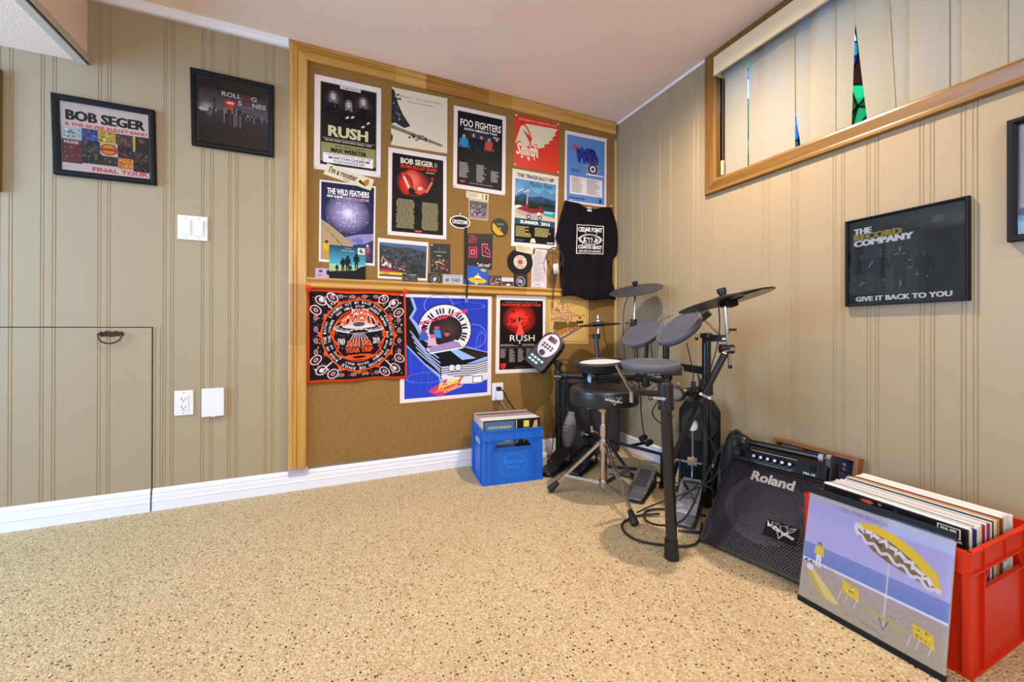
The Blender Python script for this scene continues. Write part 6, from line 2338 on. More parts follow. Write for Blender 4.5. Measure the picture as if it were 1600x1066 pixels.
def clamp(c, axis, r=.028, h=.05, knob=None):
    axis = Vector(axis).normalized()
    c = Vector(c)
    o = MB().cyl(c - axis * h / 2, c + axis * h / 2, r, n=20).cyl(c - axis * (h / 2 + .002), c - axis * (h / 2 - .006), r * 1.08, n=20).cyl(c + axis * (h / 2 - .006), c + axis * (h / 2 + .002), r * 1.08, n=20).build('clamp', CLMP, kit, smooth=True)
    if knob is not None:
        k = Vector(knob).normalized()
        side = axis.cross(k).normalized()
        p = c + k * (r + .012)
        MB().cyl(c + k * r * .8, p + k * .006, .0045, n=8).obox(p + k * .008, side, axis, k, .036, .009, .008).cyl(p - side * .016 + k * .008 - k * .004, p - side * .016 + k * .014, .006, n=8).cyl(p + side * .016 + k * .004, p + side * .016 + k * .014, .006, n=8).build('wing_bolt', CHR, o, smooth=True)
    return o


# rails
LR = (LP0 + Zx * .519 + Vector((0, 0, 0)), MP0 + Zx * .528)
MB().cyl(LR[0], LR[1], .0165, n=20).build('rail', TUBE, kit, smooth=True)
clamp(LR[0], (0, 0, 1), .026, .05, (-.6, -.8, 0))
clamp(LR[1], (0, 0, 1), .026, .05, (-.8, -.5, 0))
clamp(LR[0].lerp(LR[1], .93), LR[1] - LR[0], .022, .03)
clamp(LR[0].lerp(LR[1], .07), LR[1] - LR[0], .022, .03)
MB().bar((-.114, -.640, .603), (-.232, -.925, .612), .016, .036).build('cross_bar', CLMP, kit, bevel=.003)
RR0, RR1 = FP0.lerp(FP1, 1) + Vector((0, 0, -.015)), RP0 + Zx * .535
MB().cyl(RR0, RR1, .0165, n=20).build('rail', TUBE, kit, smooth=True)
MB().cyl(RR0.lerp(RR1, .05), RR0.lerp(RR1, .22), .023, n=20).build('rail_sleeve', mat('sleeve_grey', '6e6a72', .35, metal=.3), kit, smooth=True)
clamp(RR0.lerp(RR1, .24), RR1 - RR0, .027, .03, (-.3, -.6, .5))
clamp(FP0.lerp(FP1, .97), FP1 - FP0, .0255, .085, (-.9, -.35, 0))
clamp(RR1, (0, 0, 1), .027, .05, (-.8, -.5, 0))
MB().lathe([(.021, 0), (.021, .030), (.018, .034), (0, .035)], FP1 + Vector((0, 0, .0)), (0, 0, 1), 20).build('post_cap', CLMP, kit, smooth=True)
# short arm carrying the front pad, lower rail
MB().cyl((-.708, -1.160, .572), (-.650, -.972, .548), .012, n=14).build('arm', TUBE, kit, smooth=True)
LL0, LL1 = Vector((-.400, -.262, .168)), Vector((-.262, -.700, .168))
MB().cyl(LL0, LL1, .0085, n=14).build('lower_rail', TUBE, kit, smooth=True)
MB().cyl(LL0 + Vector((-.035, .02, .012)), LL0, .005, n=10).cyl(LL0 + Vector((-.04, .02, .0)), LL0 + Vector((-.035, .02, .024)), .008, n=10).build('lower_bolt', CHR, kit, smooth=True)
for t_, z_ in ((0, 0), (1, 0)):
    p_ = LL0.lerp(LL1, t_)
    MB().bar(p_, Vector((p_.x, p_.y, .012)), .014, .012, (1, 0, 0)).cyl((p_.x, p_.y, 0), (p_.x, p_.y, .016), .016, n=12).build('lower_leg', CLMP, kit)
for c_ in (Vector((-.205, -.500, .192)), Vector((-.215, -.555, .182))):
    MB().cyl(c_ + Vector((-.022, -.010, 0)), c_ + Vector((.022, .010, 0)), .016, n=18).cyl(c_ + Vector((-.026, -.012, 0)), c_ + Vector((-.022, -.010, 0)), .008, n=12).build('rubber_knob', RUBB, kit, smooth=True)
MB().bar((-.215, -.528, .176), LL0.lerp(LL1, .60), .012, .012).build('knob_bracket', CLMP, kit)


def pad(c, n_, r, name='drum_pad'):
    c, n_ = Vector(c), Vector(n_).normalized()
    o = MB().lathe([(r * .55, -.030), (r * .93, -.026), (r, -.016), (r, -.006), (r * .975, .0), (r * .94, .003), (r * .925, .001), (0, .0012)], c, n_, 48).build(name, RUB, kit, smooth=True)
    m_ = MB().lathe([(r * .995, -.016), (r * 1.025, -.012), (r * 1.03, -.003), (r * .99, .0045), (r * .945, .005), (r * .93, .0015), (r * .94, -.01)], c, n_, 48)
    m_.f = m_.f[:-2]
    m_.c = m_.c[:-2]
    m_.mi = m_.mi[:-2]
    m_.build('rim', RIMR, o, smooth=True)
    return o


def bracket(c, d, u, L=.055, w=.045, h=.036):
    d, u = Vector(d).normalized(), Vector(u).normalized()
    s_ = d.cross(u).normalized()
    o = MB().obox(c, d, s_, u, L, w, h).build('pad_bracket', CLMP, kit, bevel=.004)
    MB().obox(Vector(c) + d * (L / 2 + .007), d, s_, u, .010, .012, .030).cyl(Vector(c) + d * L / 2, Vector(c) + d * (L / 2 + .012), .005, n=8).obox(Vector(c) + d * (L / 2 + .012) - u * .008, d, s_, u, .006, .007, .034).build('wing_nut', CHR, o, bevel=.002)
    return o


t1, t2, t3, sn_ = Vector((-.361, -.664, .783)), Vector((-.399, -.931, .809)), Vector((-.682, -1.069, .676)), Vector((-.511, -.522, .622))
n1, n2, n3 = Vector((-.594, -.032, .804)), Vector((-.648, .129, .751)), Vector((-.037, -.04, .999))
pad(t1, n1, .104)
pad(t2, n2, .105)
pad(t3, n3, .105)
view_r = Vector((.9164, -.4003, 0))
# tom 1 mount: chrome fork behind it, pole to the left rail
MB().cyl(t1 - n1 * .03, Vector((-.300, -.640, .74)), .008, n=10).cyl(Vector((-.300, -.640, .80)), Vector((-.305, -.620, .53)), .0105, n=14).build('pad_arm', TUBE, kit, smooth=True)
MB().cyl((-.285, -.690, .840), (-.262, -.712, .885), .0035, n=8).cyl((-.285, -.690, .840), (-.25, -.745, .868), .0035, n=8).cyl((-.262, -.712, .885), (-.266, -.709, .892), .0055, n=8).cyl((-.25, -.745, .868), (-.246, -.750, .874), .0055, n=8).cyl((-.31, -.672, .79), (-.285, -.690, .840), .005, n=8).build('fork', CHR, kit, smooth=True)
clamp((-.303, -.628, .528), (0, 0, 1), .02, .045)
# tom 2 mount: box bracket at its upper edge and a rod down to the rear post head
b2 = t2 + (view_r * .80 + Vector((0, 0, .60))).normalized() * .112 - n2 * .022
bracket(b2, (view_r * .8 + Vector((0, 0, .6))), n2, .060, .05, .034)
MB().cyl(b2 - n2 * .01, (-.215, -1.000, .772), .006, n=12).build('pad_rod', CHR, kit, smooth=True)
MB().lathe([(.026, 0), (.027, .004), (.027, .020), (.020, .024), (0, .025)], RP1 - Zx * .004, (0, 0, 1), 24).bar((-.240, -.930, .762), (-.206, -1.010, .762), .034, .030).cyl((-.262, -.902, .762), (-.255, -.912, .762), .012, n=12).build('post_head', CLMP, kit, bevel=.002)
MB().cyl((-.222, -1.012, .758), (-.216, -1.026, .758), .009, n=10).build('set_screw', CHR, kit, smooth=True)
MB().obox((-.200, -1.035, .800), view_r, (0, 0, 1), view_r.cross(Zx), .046, .011, .010).cyl((-.205, -1.025, .770), (-.203, -1.03, .800), .004, n=8).build('wing_bolt', CLMP, kit, bevel=.002)
# tom 3 mount
b3 = t3 + view_r * .080 - Zx * .028
bracket(b3, view_r, Zx, .060, .055, .034)
MB().cyl(b3 - Zx * .01, FP1 + Vector((.014, -.004, .01)), .0065, n=12).build('pad_rod', CHR, kit, smooth=True)
MB().cyl(t3 + Vector((-.005, .10, -.02)) - view_r * .06, (-.655, -.93, .545), .0065, n=12).cyl((-.655, -.93, .545), (-.652, -.93, .500), .0085, n=12).build('l_rod', CHR, kit, smooth=True)
# mesh snare pad
sp = MB().lathe([(.060, -.048), (.098, -.044), (.112, -.036), (.118, -.006), (.124, -.004), (.126, .004), (.122, .009), (.113, .010), (.110, .004), (0, .004)], sn_, (-.075, -.017, .997), 56).build('snare_pad', CLMP, kit, smooth=True)
MB().lathe([(.108, .0045), (.108, .0055), (0, .0056)], sn_, (-.075, -.017, .997), 48).build('mesh_head', mat('mesh_head_white', 'd8d2cf', .55, bump=(700, .2, .0005)), sp)
m_ = MB().lathe([(.116, -.004), (.131, -.004), (.134, .004), (.130, .012), (.118, .013), (.114, .008)], sn_, (-.075, -.017, .997), 56)
m_.f, m_.c, m_.mi = m_.f[:-2], m_.c[:-2], m_.mi[:-2]
m_.build('hoop', mat('hoop_rubber', '26262c', .5), sp, smooth=True)
MB().cyl(sn_ - Zx * .045, (-.49, -.46, .545), .010, n=12).bar((-.56, -.46, .572), (-.585, -.50, .500), .030, .008).build('snare_arm', CLMP, kit, smooth=True)
MB().bar((-.545, -.485, .590), (-.567, -.500, .512), .022, .006).build('snare_clip', mat('blue_grey_steel', '8d94a6', .25, metal=.9), kit, bevel=.001)


def cymbal(c, n_, r, bell=.028, kind='cymbal_pad'):
    c, n_ = Vector(c), Vector(n_).normalized()
    o = MB().lathe([(.012, .010), (bell, .006), (bell * 1.25, .002), (r * .55, -.004), (r * .93, -.010), (r, -.0125), (r * .995, -.0155), (r * .92, -.0145), (r * .5, -.009), (.03, -.010), (.012, -.010)], c, n_, 64).build(kind, CYM, kit, smooth=True)
    return o


crash = Vector((-.185, -.413, 1.038))
nc_ = Vector((-.288, -.134, .948))
cy = cymbal(crash, nc_, .152)
MB().lathe([(.010, .006), (.013, .010), (.013, .020), (.016, .022), (.016, .036), (.012, .038), (0, .038)], crash, nc_, 18).build('wing_nut', CLMP, cy, smooth=True)
MB().cyl(crash - nc_ * .005, (-.209, -.425, .79), .0065, n=12).build('cymbal_rod', CHR, kit, smooth=True)
clamp((-.209, -.425, .834), (0, 0, 1), .018, .038, (-.9, .1, 0))
MB().cyl((-.209, -.425, .85), (-.215, -.470, .528), .0105, n=14).build('boom_tube', TUBE, kit, smooth=True)
clamp((-.222, -.488, .525), LR[1] - LR[0], .022, .04)

hh = Vector((-.322, -.244, .835))
nh = Vector((-.026, .081, .996))
cy = cymbal(hh, nh, .130, .032)
MB().lathe([(.009, .006), (.020, .008), (.020, .014), (.012, .016), (.013, .024), (.009, .026), (.0095, .034), (.005, .036), (.0055, .046), (0, .047)], hh, nh, 18).build('hi_hat_clutch', CHR, cy, smooth=True)
MB().lathe([(.034, -.022), (.040, -.018), (.044, -.011), (.02, -.009)], hh, nh, 24).build('sensor_cup', CLMP, cy, smooth=True)
MB().cyl(hh, (-.330, -.252, .725), .0075, n=12).cyl((-.330, -.252, .725), (-.331, -.252, .700), .0075, .002, n=12).build('cymbal_rod', CHR, kit, smooth=True)
MB().cyl((-.348, -.256, .760), (-.352, -.290, .528), .0125, n=16).build('boom_tube', TUBE, kit, smooth=True)
clamp((-.343, -.254, .755), (0, 0, 1), .021, .026, (-.9, .35, 0))
clamp((-.352, -.318, .524), LR[1] - LR[0], .022, .04)

ride = Vector((-.428, -1.180, .922))
nr_ = Vector((-.127, .227, .965))
CYM = mat('ride_rubber', '1d1c21', 0.4, spec=0.4)
cy = cymbal(ride, nr_, .166, .035)
MB().lathe([(.010, .006), (.013, .010), (.013, .018), (.0165, .020), (.0165, .036), (.012, .038), (0, .038)], ride, nr_, 18).build('wing_nut', CLMP, cy, smooth=True)
ce = ride - nr_ * .022 + view_r * .012
MB().obox(ce, view_r, nr_, view_r.cross(nr_), .050, .026, .05).build('sensor_box', BP, cy, bevel=.006)
# paler half-moon on the underside
tr_ = (view_r - nr_ * view_r.dot(nr_)).normalized()
ts_ = nr_.cross(tr_).normalized()


def under(u, v, w):
    x, y = (u - .5) * .332, (v - .5) * .332
    rr_ = math.hypot(x, y)
    return ride + tr_ * x + ts_ * y - nr_ * (.0095 + .0055 * min(1, rr_ / .15) + w + .0015)


a = Art(fn=under)
a.w += .0002
nseg = 16
for i in range(nseg):
    t0, t1_ = -1.25 + 2.5 * i / nseg, -1.25 + 2.5 * (i + 1) / nseg
    for (ra, rb) in ((.20, .35), (.35, .485)):
        a.poly([(.5 + ra * math.cos(t0), .5 + ra * math.sin(t0)), (.5 + rb * math.cos(t0), .5 + rb * math.sin(t0)), (.5 + rb * math.cos(t1_), .5 + rb * math.sin(t1_)), (.5 + ra * math.cos(t1_), .5 + ra * math.sin(t1_))], K('b5aea2'), False)
a.build(cy, ('pale_underside', 'marks'))
MB().cyl(ride - nr_ * .010, (-.406, -1.190, .664), .0062, n=14).build('cymbal_rod', CHR, kit, smooth=True)
MB().cyl((-.406, -1.190, .668), (-.4055, -1.190, .655), .0072, n=12).build('rod_cap', RUBB, kit, smooth=True)
BT, BB = Vector((-.418, -1.184, .722)), Vector((-.486, -1.133, .540))
MB().cyl(BT, BB, .0125, n=18).build('boom_tube', TUBE, kit, smooth=True)
MB().cyl(BT + Vector((-.02, .012, .008)), BT + Vector((.022, -.012, .006)), .017, n=18).build('tilter', CLMP, kit, smooth=True)
MB().cyl(BT + Vector((-.036, -.010, -.004)), BT + Vector((.01, -.03, .012)), .0035, n=8).cyl(BT + Vector((-.022, -.03, .008)), BT + Vector((-.006, -.036, .008)), .008, n=12).cyl(BT + Vector((-.036, -.010, -.004)), BT + Vector((-.028, -.022, -.010)), .004, n=8).build('wing_bolt', CHR, kit, smooth=True)
clamp(BB, BT - BB, .021, .03, (-.5, -.7, .3))
MB().bar(BB, RR0.lerp(RR1, .45), .024, .028).build('boom_bracket', CLMP, kit, bevel=.003)
MB().cyl((-.475, -1.105, .575), (-.52, -1.10, .555), .006, n=10).cyl((-.50, -1.105, .56), (-.50, -1.105, .60), .009, n=10).cyl((-.44, -1.09, .575), (-.44, -1.09, .605), .011, n=10).bar((-.44, -1.09, .58), (-.475, -1.115, .565), .012, .014).build('clamp_lever', CLMP, kit, bevel=.001)
# diagonal brace
MB().bar((-.434, -1.068, .490), (-.640, -1.140, .336), .016, .022).build('brace', mat('brace_brown', '241d1b', .3), kit, bevel=.004)
MB().bar((-.640, -1.140, .336), FP0.lerp(FP1, .55), .016, .020).build('brace_end', CLMP, kit, bevel=.003)

# sound module on the left post
mc = Vector((-.640, -.150, .668))
mu = Vector((.62, -.17, .76)).normalized()       # long axis, up to the right in the picture
mn = Vector((-.60, -.62, .38))                   # face normal
mn = (mn - mu * mn.dot(mu)).normalized()
ms = mu.cross(mn).normalized()
ms = ms if ms.dot(view_r) > 0 else -ms


def MP_(x, y, w):
    return mc + (ms * x + mu * y + mn * w) * 1.30


def mprism(pts, w0, w1):
    n = len(pts)
    return MB().add([MP_(x, y, w) for w in (w0, w1) for x, y in pts], [tuple(range(n - 1, -1, -1)), tuple(range(n, 2 * n))] + [(i, (i + 1) % n, n + (i + 1) % n, n + i) for i in range(n)])


body = [(-.048, -.088), (.048, -.088), (.056, -.078), (.056, .050), (.048, .078), (.030, .092), (-.010, .096), (-.040, .086), (-.054, .062), (-.056, -.078)]
mod = mprism(body, -.042, .0).build('sound_module', mat('module_black', '202328', .4), kit, bevel=.005)
face = [(.046 * math.cos(t), .030 + .060 * math.sin(t)) for t in [2 * PI * i / 28 for i in range(28)]]
mprism(face, .0, .0016).build('faceplate', mat('faceplate_lilac', 'b6abc2', .3, metal=.3), mod)
mprism([(-.022, .050), (.022, .050), (.022, .074), (-.022, .074)], .0016, .003).build('display', mat('display_maroon', '3c1420', .15), mod)
ms_ = MB()
for i in range(4):
    for j in range(2):
        x, y = -.024 + .016 * i, .030 - .013 * j
        vs = [MP_(x + dx, y + dy, w) for w in (.0016, .0042) for dx, dy in ((-.005, -.004), (.005, -.004), (.005, .004), (-.005, .004))]
        ms_ = MB().add(vs, [(0, 3, 2, 1), (4, 5, 6, 7), (0, 1, 5, 4), (1, 2, 6, 5), (2, 3, 7, 6), (3, 0, 4, 7)])
        ms_.build('button', mat('button_black', '17161b', .4), mod)
MB().lathe([(.018, 0), (.0175, .006), (.013, .008), (0, .0082)], MP_(-.004, -.012, .0016), mn, 24).build('dial', mat('dial_maroon', '3a1822', .3), mod, smooth=True)
for i in range(4):
    for j in range(2):
        x, y = -.034 + .020 * i, -.048 - .018 * j
        if i == 3 and j:
            continue
        MB().add([MP_(x + dx, y + dy, w) for w in (.0, .003) for dx, dy in ((-.007, -.005), (.007, -.005), (.007, .005), (-.007, .005))], [(0, 3, 2, 1), (4, 5, 6, 7), (0, 1, 5, 4), (1, 2, 6, 5), (2, 3, 7, 6), (3, 0, 4, 7)]).build('button', mat('button_ice', 'b9cfe4', .35), mod)
MB().cyl(MP_(.02, 0, -.04), LP1 + Vector((-.01, 0, .0)), .012, n=12).bar(MP_(.01, -.01, -.045), MP_(.01, .03, -.045), .05, .02, mn).build('module_mount', CLMP, kit, smooth=True)
MB().lathe([(.022, 0), (.024, .004), (.024, .026), (.014, .030), (0, .031)], LP1 - Zx * .01, (0, 0, 1), 20).build('post_cap', CLMP, kit, smooth=True)

# cables that are plugged into the pads
CAB = mat('black_rubber', '141316', .6)


def kcable(pts, r=.0024):
    MB().tube(pts, r, 6).build('trigger_cable', CAB, kit, smooth=True)


kcable([(-.212, -.398, 1.020), (-.235, -.370, .90), (-.236, -.372, .70), (-.24, -.40, .55)])
kcable([(-.300, -.262, .822), (-.285, -.260, .74), (-.262, -.272, .64), (-.27, -.33, .56)])
kcable([(-.33, -.69, .74), (-.31, -.68, .66), (-.30, -.69, .55), (-.29, -.60, .49), (-.33, -.58, .50), (-.33, -.52, .53)])
kcable([(-.405, -.985, .745), (-.385, -.99, .66), (-.372, -.99, .60), (-.385, -.985, .53)])
kcable([(-.445, -1.172, .895), (-.435, -1.168, .80), (-.440, -1.150, .70), (-.46, -1.12, .58)])
kcable([(-.60, -.155, .60), (-.53, -.185, .615), (-.48, -.24, .60), (-.44, -.28, .56), (-.44, -.27, .53)], .003)
kcable([(-.60, -.155, .60), (-.52, -.17, .585), (-.45, -.23, .55), (-.40, -.31, .54)], .003)
kcable([(-.46, -.25, .52), (-.44, -.28, .40), (-.445, -.30, .26), (-.40, -.33, .195), (-.345, -.36, .25), (-.34, -.37, .40), (-.34, -.36, .52)])
kcable([(-.42, -.70, .56), (-.33, -.62, .46), (-.30, -.59, .36), (-.24, -.54, .25), (-.215, -.53, .20)], .003)
kcable([(-.69, -1.12, .56), (-.62, -1.0, .52), (-.55, -.92, .53), (-.50, -.90, .55)])
kcable([(-.52, -.20, .50), (-.535, -.19, .36), (-.58, -.17, .20), (-.60, -.17, .05), (-.62, -.20, .008)], .003)
kcable([(-.71, -1.15, .56), (-.72, -1.12, .50), (-.62, -1.07, .44), (-.54, -1.05, .46)])
kcable([(-.30, -.95, .60), (-.27, -.96, .50), (-.262, -.955, .36), (-.24, -.99, .27), (-.25, -1.0, .22)], .004)

# ---------------------------------------------------------------- kick tower
kt = thing('kick_drum_tower', 'dark blue-black kick drum pad tower behind the bass pedal', 'kick pad', (-.12, -.80, 0))
kd = Vector((.82, .57, 0)).normalized()
ks = Vector((.57, -.82, 0)).normalized()
TK = Matrix((ks, kd, Zx)).transposed().to_4x4()
TK.translation = Vector((-.165, -.835, 0))
KM = mat('kick_navy', '080b14', .6, spec=.3)
MB(TK).ext([(-.075, .02), (.075, .02), (.092, .22), (.092, .40), (.060, .455), (-.060, .455), (-.092, .40), (-.092, .22)], (0, .02, 0), (1, 0, 0), (0, 0, 1), (0, 1, 0), .05).build('tower', KM, kt, bevel=.010, seg=3)
MB(TK).lathe([(.080, 0), (.084, .006), (.078, .016), (0, .018)], (0, .02, .335), (0, -1, 0), 36).build('strike_pad', mat('strike_pad_black', '15161c', .5), kt, smooth=True)
MB(TK).box((-.10, -.02, 0), (.10, .09, .014)).build('base_plate', CLMP, kt, bevel=.003)
for sx in (-1, 1):
    MB(TK).cyl((sx * .085, .05, .20), (sx * .135, .10, .012), .011, n=12).cyl((sx * .135, .10, 0), (sx * .135, .10, .02), .016, n=12).build('spur', CLMP, kt, smooth=True)
# dark cloth strap bag hanging to the right of the tower
bg_ = thing('cloth_bag', 'crumpled black cloth bag between the kick tower and the amplifier', 'bag', (-.10, -1.02, 0))
rb = random.Random(12)
vs, fs = [], []
nu, nv = 22, 14
for j in range(nv + 1):
    f = j / nv
    for i in range(nu):
        t = 2 * PI * i / nu
        rx = (.075 * (1 - f) ** .55 + .010) * (1 + .14 * math.sin(3 * t + 5 * f) + .07 * math.sin(7 * t - 9 * f))
        ry = (.055 * (1 - f) ** .5 + .010) * (1 + .16 * math.sin(2 * t - 4 * f))
        vs.append((-.105 + rx * math.cos(t) - .02 * f + .01 * math.sin(f * 9), -1.005 + ry * math.sin(t) + .02 * f, .002 + .33 * f + .008 * math.sin(4 * t)))
for j in range(nv):
    for i in range(nu):
        fs.append((j * nu + i, j * nu + (i + 1) % nu, (j + 1) * nu + (i + 1) % nu, (j + 1) * nu + i))
fs.append(tuple(range(nv * nu, (nv + 1) * nu)))
fs.append(tuple(range(nu - 1, -1, -1)))
MB().add([(x, y, max(.001, z)) for x, y, z in vs], fs).build('bag_body', mat('black_cloth', '16161a', .75, bump=(60, .4, .003)), bg_, smooth=True)
MB().tube([(-.13, -.985, .325), (-.12, -1.01, .345), (-.10, -1.05, .27), (-.09, -1.085, .17), (-.10, -1.10, .05)], .007, 6).tube([(-.125, -.985, .32), (-.10, -1.0, .33), (-.07, -1.05, .30), (-.05, -1.09, .24)], .006, 6).build('strap', mat('black_cloth', '16161a'), bg_, smooth=True)


# ---------------------------------------------------------------- pedals
def pedal_T(heel, d):
    d = Vector((d[0], d[1], 0)).normalized()
    s_ = Vector((d.y, -d.x, 0))
    T = Matrix((s_, d, Zx)).transposed().to_4x4()
    T.translation = Vector(heel)
    return T


def footboard(T, mb, L, w0, w1, z0, z1, th=.006, y0=.0, n=8):
    pts = []
    for i in range(n + 1):
        f = i / n
        w = (w0 + (w1 - w0) * math.sin(f * PI / 2)) * (1 if f < .85 else 1 - (f - .85) * 1.6)
        pts.append((w / 2, y0 + L * f, z0 + (z1 - z0) * f))
    vs = []
    for x, y, z in pts:
        vs += [(-x, y, z), (x, y, z), (-x, y, z + th), (x, y, z + th)]
    fs = []
    for i in range(n):
        a_ = i * 4
        fs += [(a_, a_ + 1, a_ + 5, a_ + 4), (a_ + 2, a_ + 6, a_ + 7, a_ + 3), (a_, a_ + 4, a_ + 6, a_ + 2), (a_ + 1, a_ + 3, a_ + 7, a_ + 5)]
    fs += [(0, 2, 3, 1), (n * 4, n * 4 + 1, n * 4 + 3, n * 4 + 2)]
    mb.add(vs, fs)
    return pts


PD = Vector((.82, .57, 0))


def control_pedal(heel, label, mt, top, slots=True, logo=False, hgt=.085):
    T = pedal_T(heel, PD)
    r_ = thing('foot_pedal', label, 'pedal', T @ Vector((0, .14, 0)))
    MB(T).ext([(-.040, 0), (.040, 0), (.048, .26), (-.048, .26)], (0, .01, .001), (1, 0, 0), (0, 1, 0), (0, 0, 1), .014).build('base_plate', RUBB, r_, bevel=.003)
    hp2 = MB(T)
    footboard(T, hp2, .065, .062, .082, .018, .028, .008, 0.0, 4)
    hp2.build('heel_plate', mt, r_, bevel=.002)
    fb = MB(T)
    footboard(T, fb, .215, .082, .092, .028, hgt, .008, .062, 10)
    fo = fb.build('footboard', mt, r_, bevel=.002)
    sl = MB(T)
    for k in range(9 if slots else 3):
        f = .22 + .075 * k
        y, z = .062 + .215 * f, .028 + (hgt - .028) * f + .009
        sl.obox((0, y, z), (1, 0, 0), (0, .215, hgt - .028), (0, -(hgt - .028), .215), .058 if slots else .05, .006, .003)
    sl.build('grip_bars', top, fo)
    # toe stand
    MB(T).box((-.042, .262, .010), (-.034, .285, hgt - .005)).box((.034, .262, .010), (.042, .285, hgt - .005)).cyl((-.042, .274, hgt - .012), (.042, .274, hgt - .012), .005, n=10).build('toe_frame', CLMP, r_, bevel=.001)
    return r_, T


PBK = mat('pedal_black', '1b1b20', .32, spec=.6)
PGR = mat('pedal_grip', '3a3c46', .4)
PSIL = mat('pedal_silver', '7f7f88', .32, metal=.7)
control_pedal((-.742, -.348, 0), 'black foot pedal nearest the blue crate', PBK, PGR, slots=False, hgt=.092)
control_pedal((-.606, -.406, 0), 'black slotted foot pedal behind the throne column', PBK, PGR, hgt=.095)
control_pedal((-.520, -.790, 0), 'silver and black foot pedal left of the front rack post', PSIL, RUBB, hgt=.080)

# bass pedal with beater
T = pedal_T((-.492, -1.045, 0), (.82, .57))
bp_ = thing('bass_pedal', 'chrome bass drum pedal with a round white beater right of the front post', 'pedal', T @ Vector((0, .15, 0)))
MB(T).ext([(-.045, 0), (.045, 0), (.050, .30), (-.050, .30)], (0, 0, .001), (1, 0, 0), (0, 1, 0), (0, 0, 1), .006).build('base_plate', mat('plate_grey', '5c5c64', .35, metal=.5), bp_, bevel=.002)
fb = MB(T)
footboard(T, fb, .075, .066, .082, .012, .024, .006, 0.0, 4)
fb.build('heel_plate', mat('pedal_grey', '8d8d98', .3, metal=.6), bp_, bevel=.001)
fb = MB(T)
footboard(T, fb, .205, .080, .094, .026, .105, .006, .078, 10)
fo = fb.build('footboard', mat('pedal_bright', 'a8a8b4', .28, metal=.6), bp_, bevel=.001)
sl = MB(T)
for k in range(9):
    f = .40 + .055 * k
    sl.obox((0, .078 + .205 * f, .026 + .079 * f + .0065), (1, 0, 0), (0, .205, .079), (0, -.079, .205), .060, .003, .002)
sl.bar((-.034, .14, .056), (.034, .26, .104), .004, .003).bar((.034, .14, .056), (-.034, .26, .104), .004, .003)
sl.build('grip_bars', CLMP, fo)
MB(T).box((-.060, .285, .004), (-.048, .312, .185)).box((.048, .285, .004), (.060, .312, .185)).build('upright', mat('upright_navy', '1a2234', .35), bp_, bevel=.003)
MB(T).cyl((-.090, .298, .180), (.085, .298, .180), .006, n=14).cyl((-.020, .298, .180), (.020, .298, .180), .016, n=16).obox((0, .298, .190), (1, 0, 0), (0, 1, 0), (0, 0, 1), .042, .026, .034).cyl((-.095, .298, .180), (-.082, .298, .180), .013, n=12).cyl((.07, .298, .180), (.09, .298, .180), .012, n=12).build('axle', CHR, bp_, bevel=.001)
MB(T).tube([(0, .300, .190), (0, .306, .27), (0, .302, .345)], .004, 8).build('beater_rod', CHR, bp_, smooth=True)
MB(T).cyl((0, .280, .352), (0, .322, .352), .022, n=28).cyl((0, .290, .352), (0, .296, .352), .0235, n=28).build('beater', mat('beater_felt', 'd6ccc6', .7), bp_, bevel=.002)
MB(T).tube([(0, .293, .165), (0, .288, .13), (0, .278, .108)], .0045, 6).build('drive_chain', mat('chain_steel', '6a6e78', .3, metal=.8), bp_, smooth=True)
sp_ = []
for i in range(60):
    t = i / 59
    sp_.append((.078 + .007 * math.cos(t * 2 * PI * 11), .298 + .007 * math.sin(t * 2 * PI * 11), .165 - .12 * t))
MB(T).tube(sp_, .0014, 5, 1).build('spring', CHR, bp_, smooth=True)

# cables on the carpet
for k, (lab, pts, r_) in enumerate((
        ('black cable looped on the carpet in front of the front rack post', [(-.40, -1.06, .012), (-.55, -1.16, .008), (-.68, -1.10, .006), (-.735, -1.02, .006), (-.70, -.93, .006), (-.60, -.90, .008), (-.50, -.93, .012)], .0045),
        ('black cable curling from the bass pedal to the amplifier', [(-.36, -.95, .10), (-.42, -.99, .16), (-.36, -1.06, .15), (-.30, -1.10, .06), (-.36, -1.12, .012), (-.47, -1.10, .008), (-.53, -1.06, .008)], .0045),
        ('thick dark cable lying on the carpet behind the throne', [(-.34, -.36, .008), (-.22, -.46, .008), (-.16, -.55, .008), (-.20, -.68, .008)], .008),
        ('thin black cable lying on the carpet between the pedals', [(-.40, -.45, .005), (-.28, -.58, .005), (-.22, -.70, .005), (-.30, -.80, .005)], .003),
        ('black cable bundle on the carpet beside the white adapter brick', [(-.70, -.20, .006), (-.64, -.16, .02), (-.60, -.21, .008), (-.66, -.25, .012), (-.70, -.17, .02), (-.62, -.13, .006), (-.66, -.20, .03), (-.60, -.24, .006)], .0035))):
    c_ = thing('cable', lab, 'cable', (pts[0][0], pts[0][1], 0))
    MB().tube(pts, r_, 8).build('cable_run', CAB, c_, smooth=True)
ad_ = thing('adapter_brick', 'white adapter brick standing on the carpet beside the blue crate', 'adapter', (-.700, -.235, 0))
MB().box((-.722, -.275, .001), (-.690, -.215, .105)).build('housing', OUTW, ad_, bevel=.004)
MB().box((-.718, -.278, .02), (-.694, -.2755, .085)).build('rating_label', mat('rating_grey', 'b4aeb4', .5), ad_)

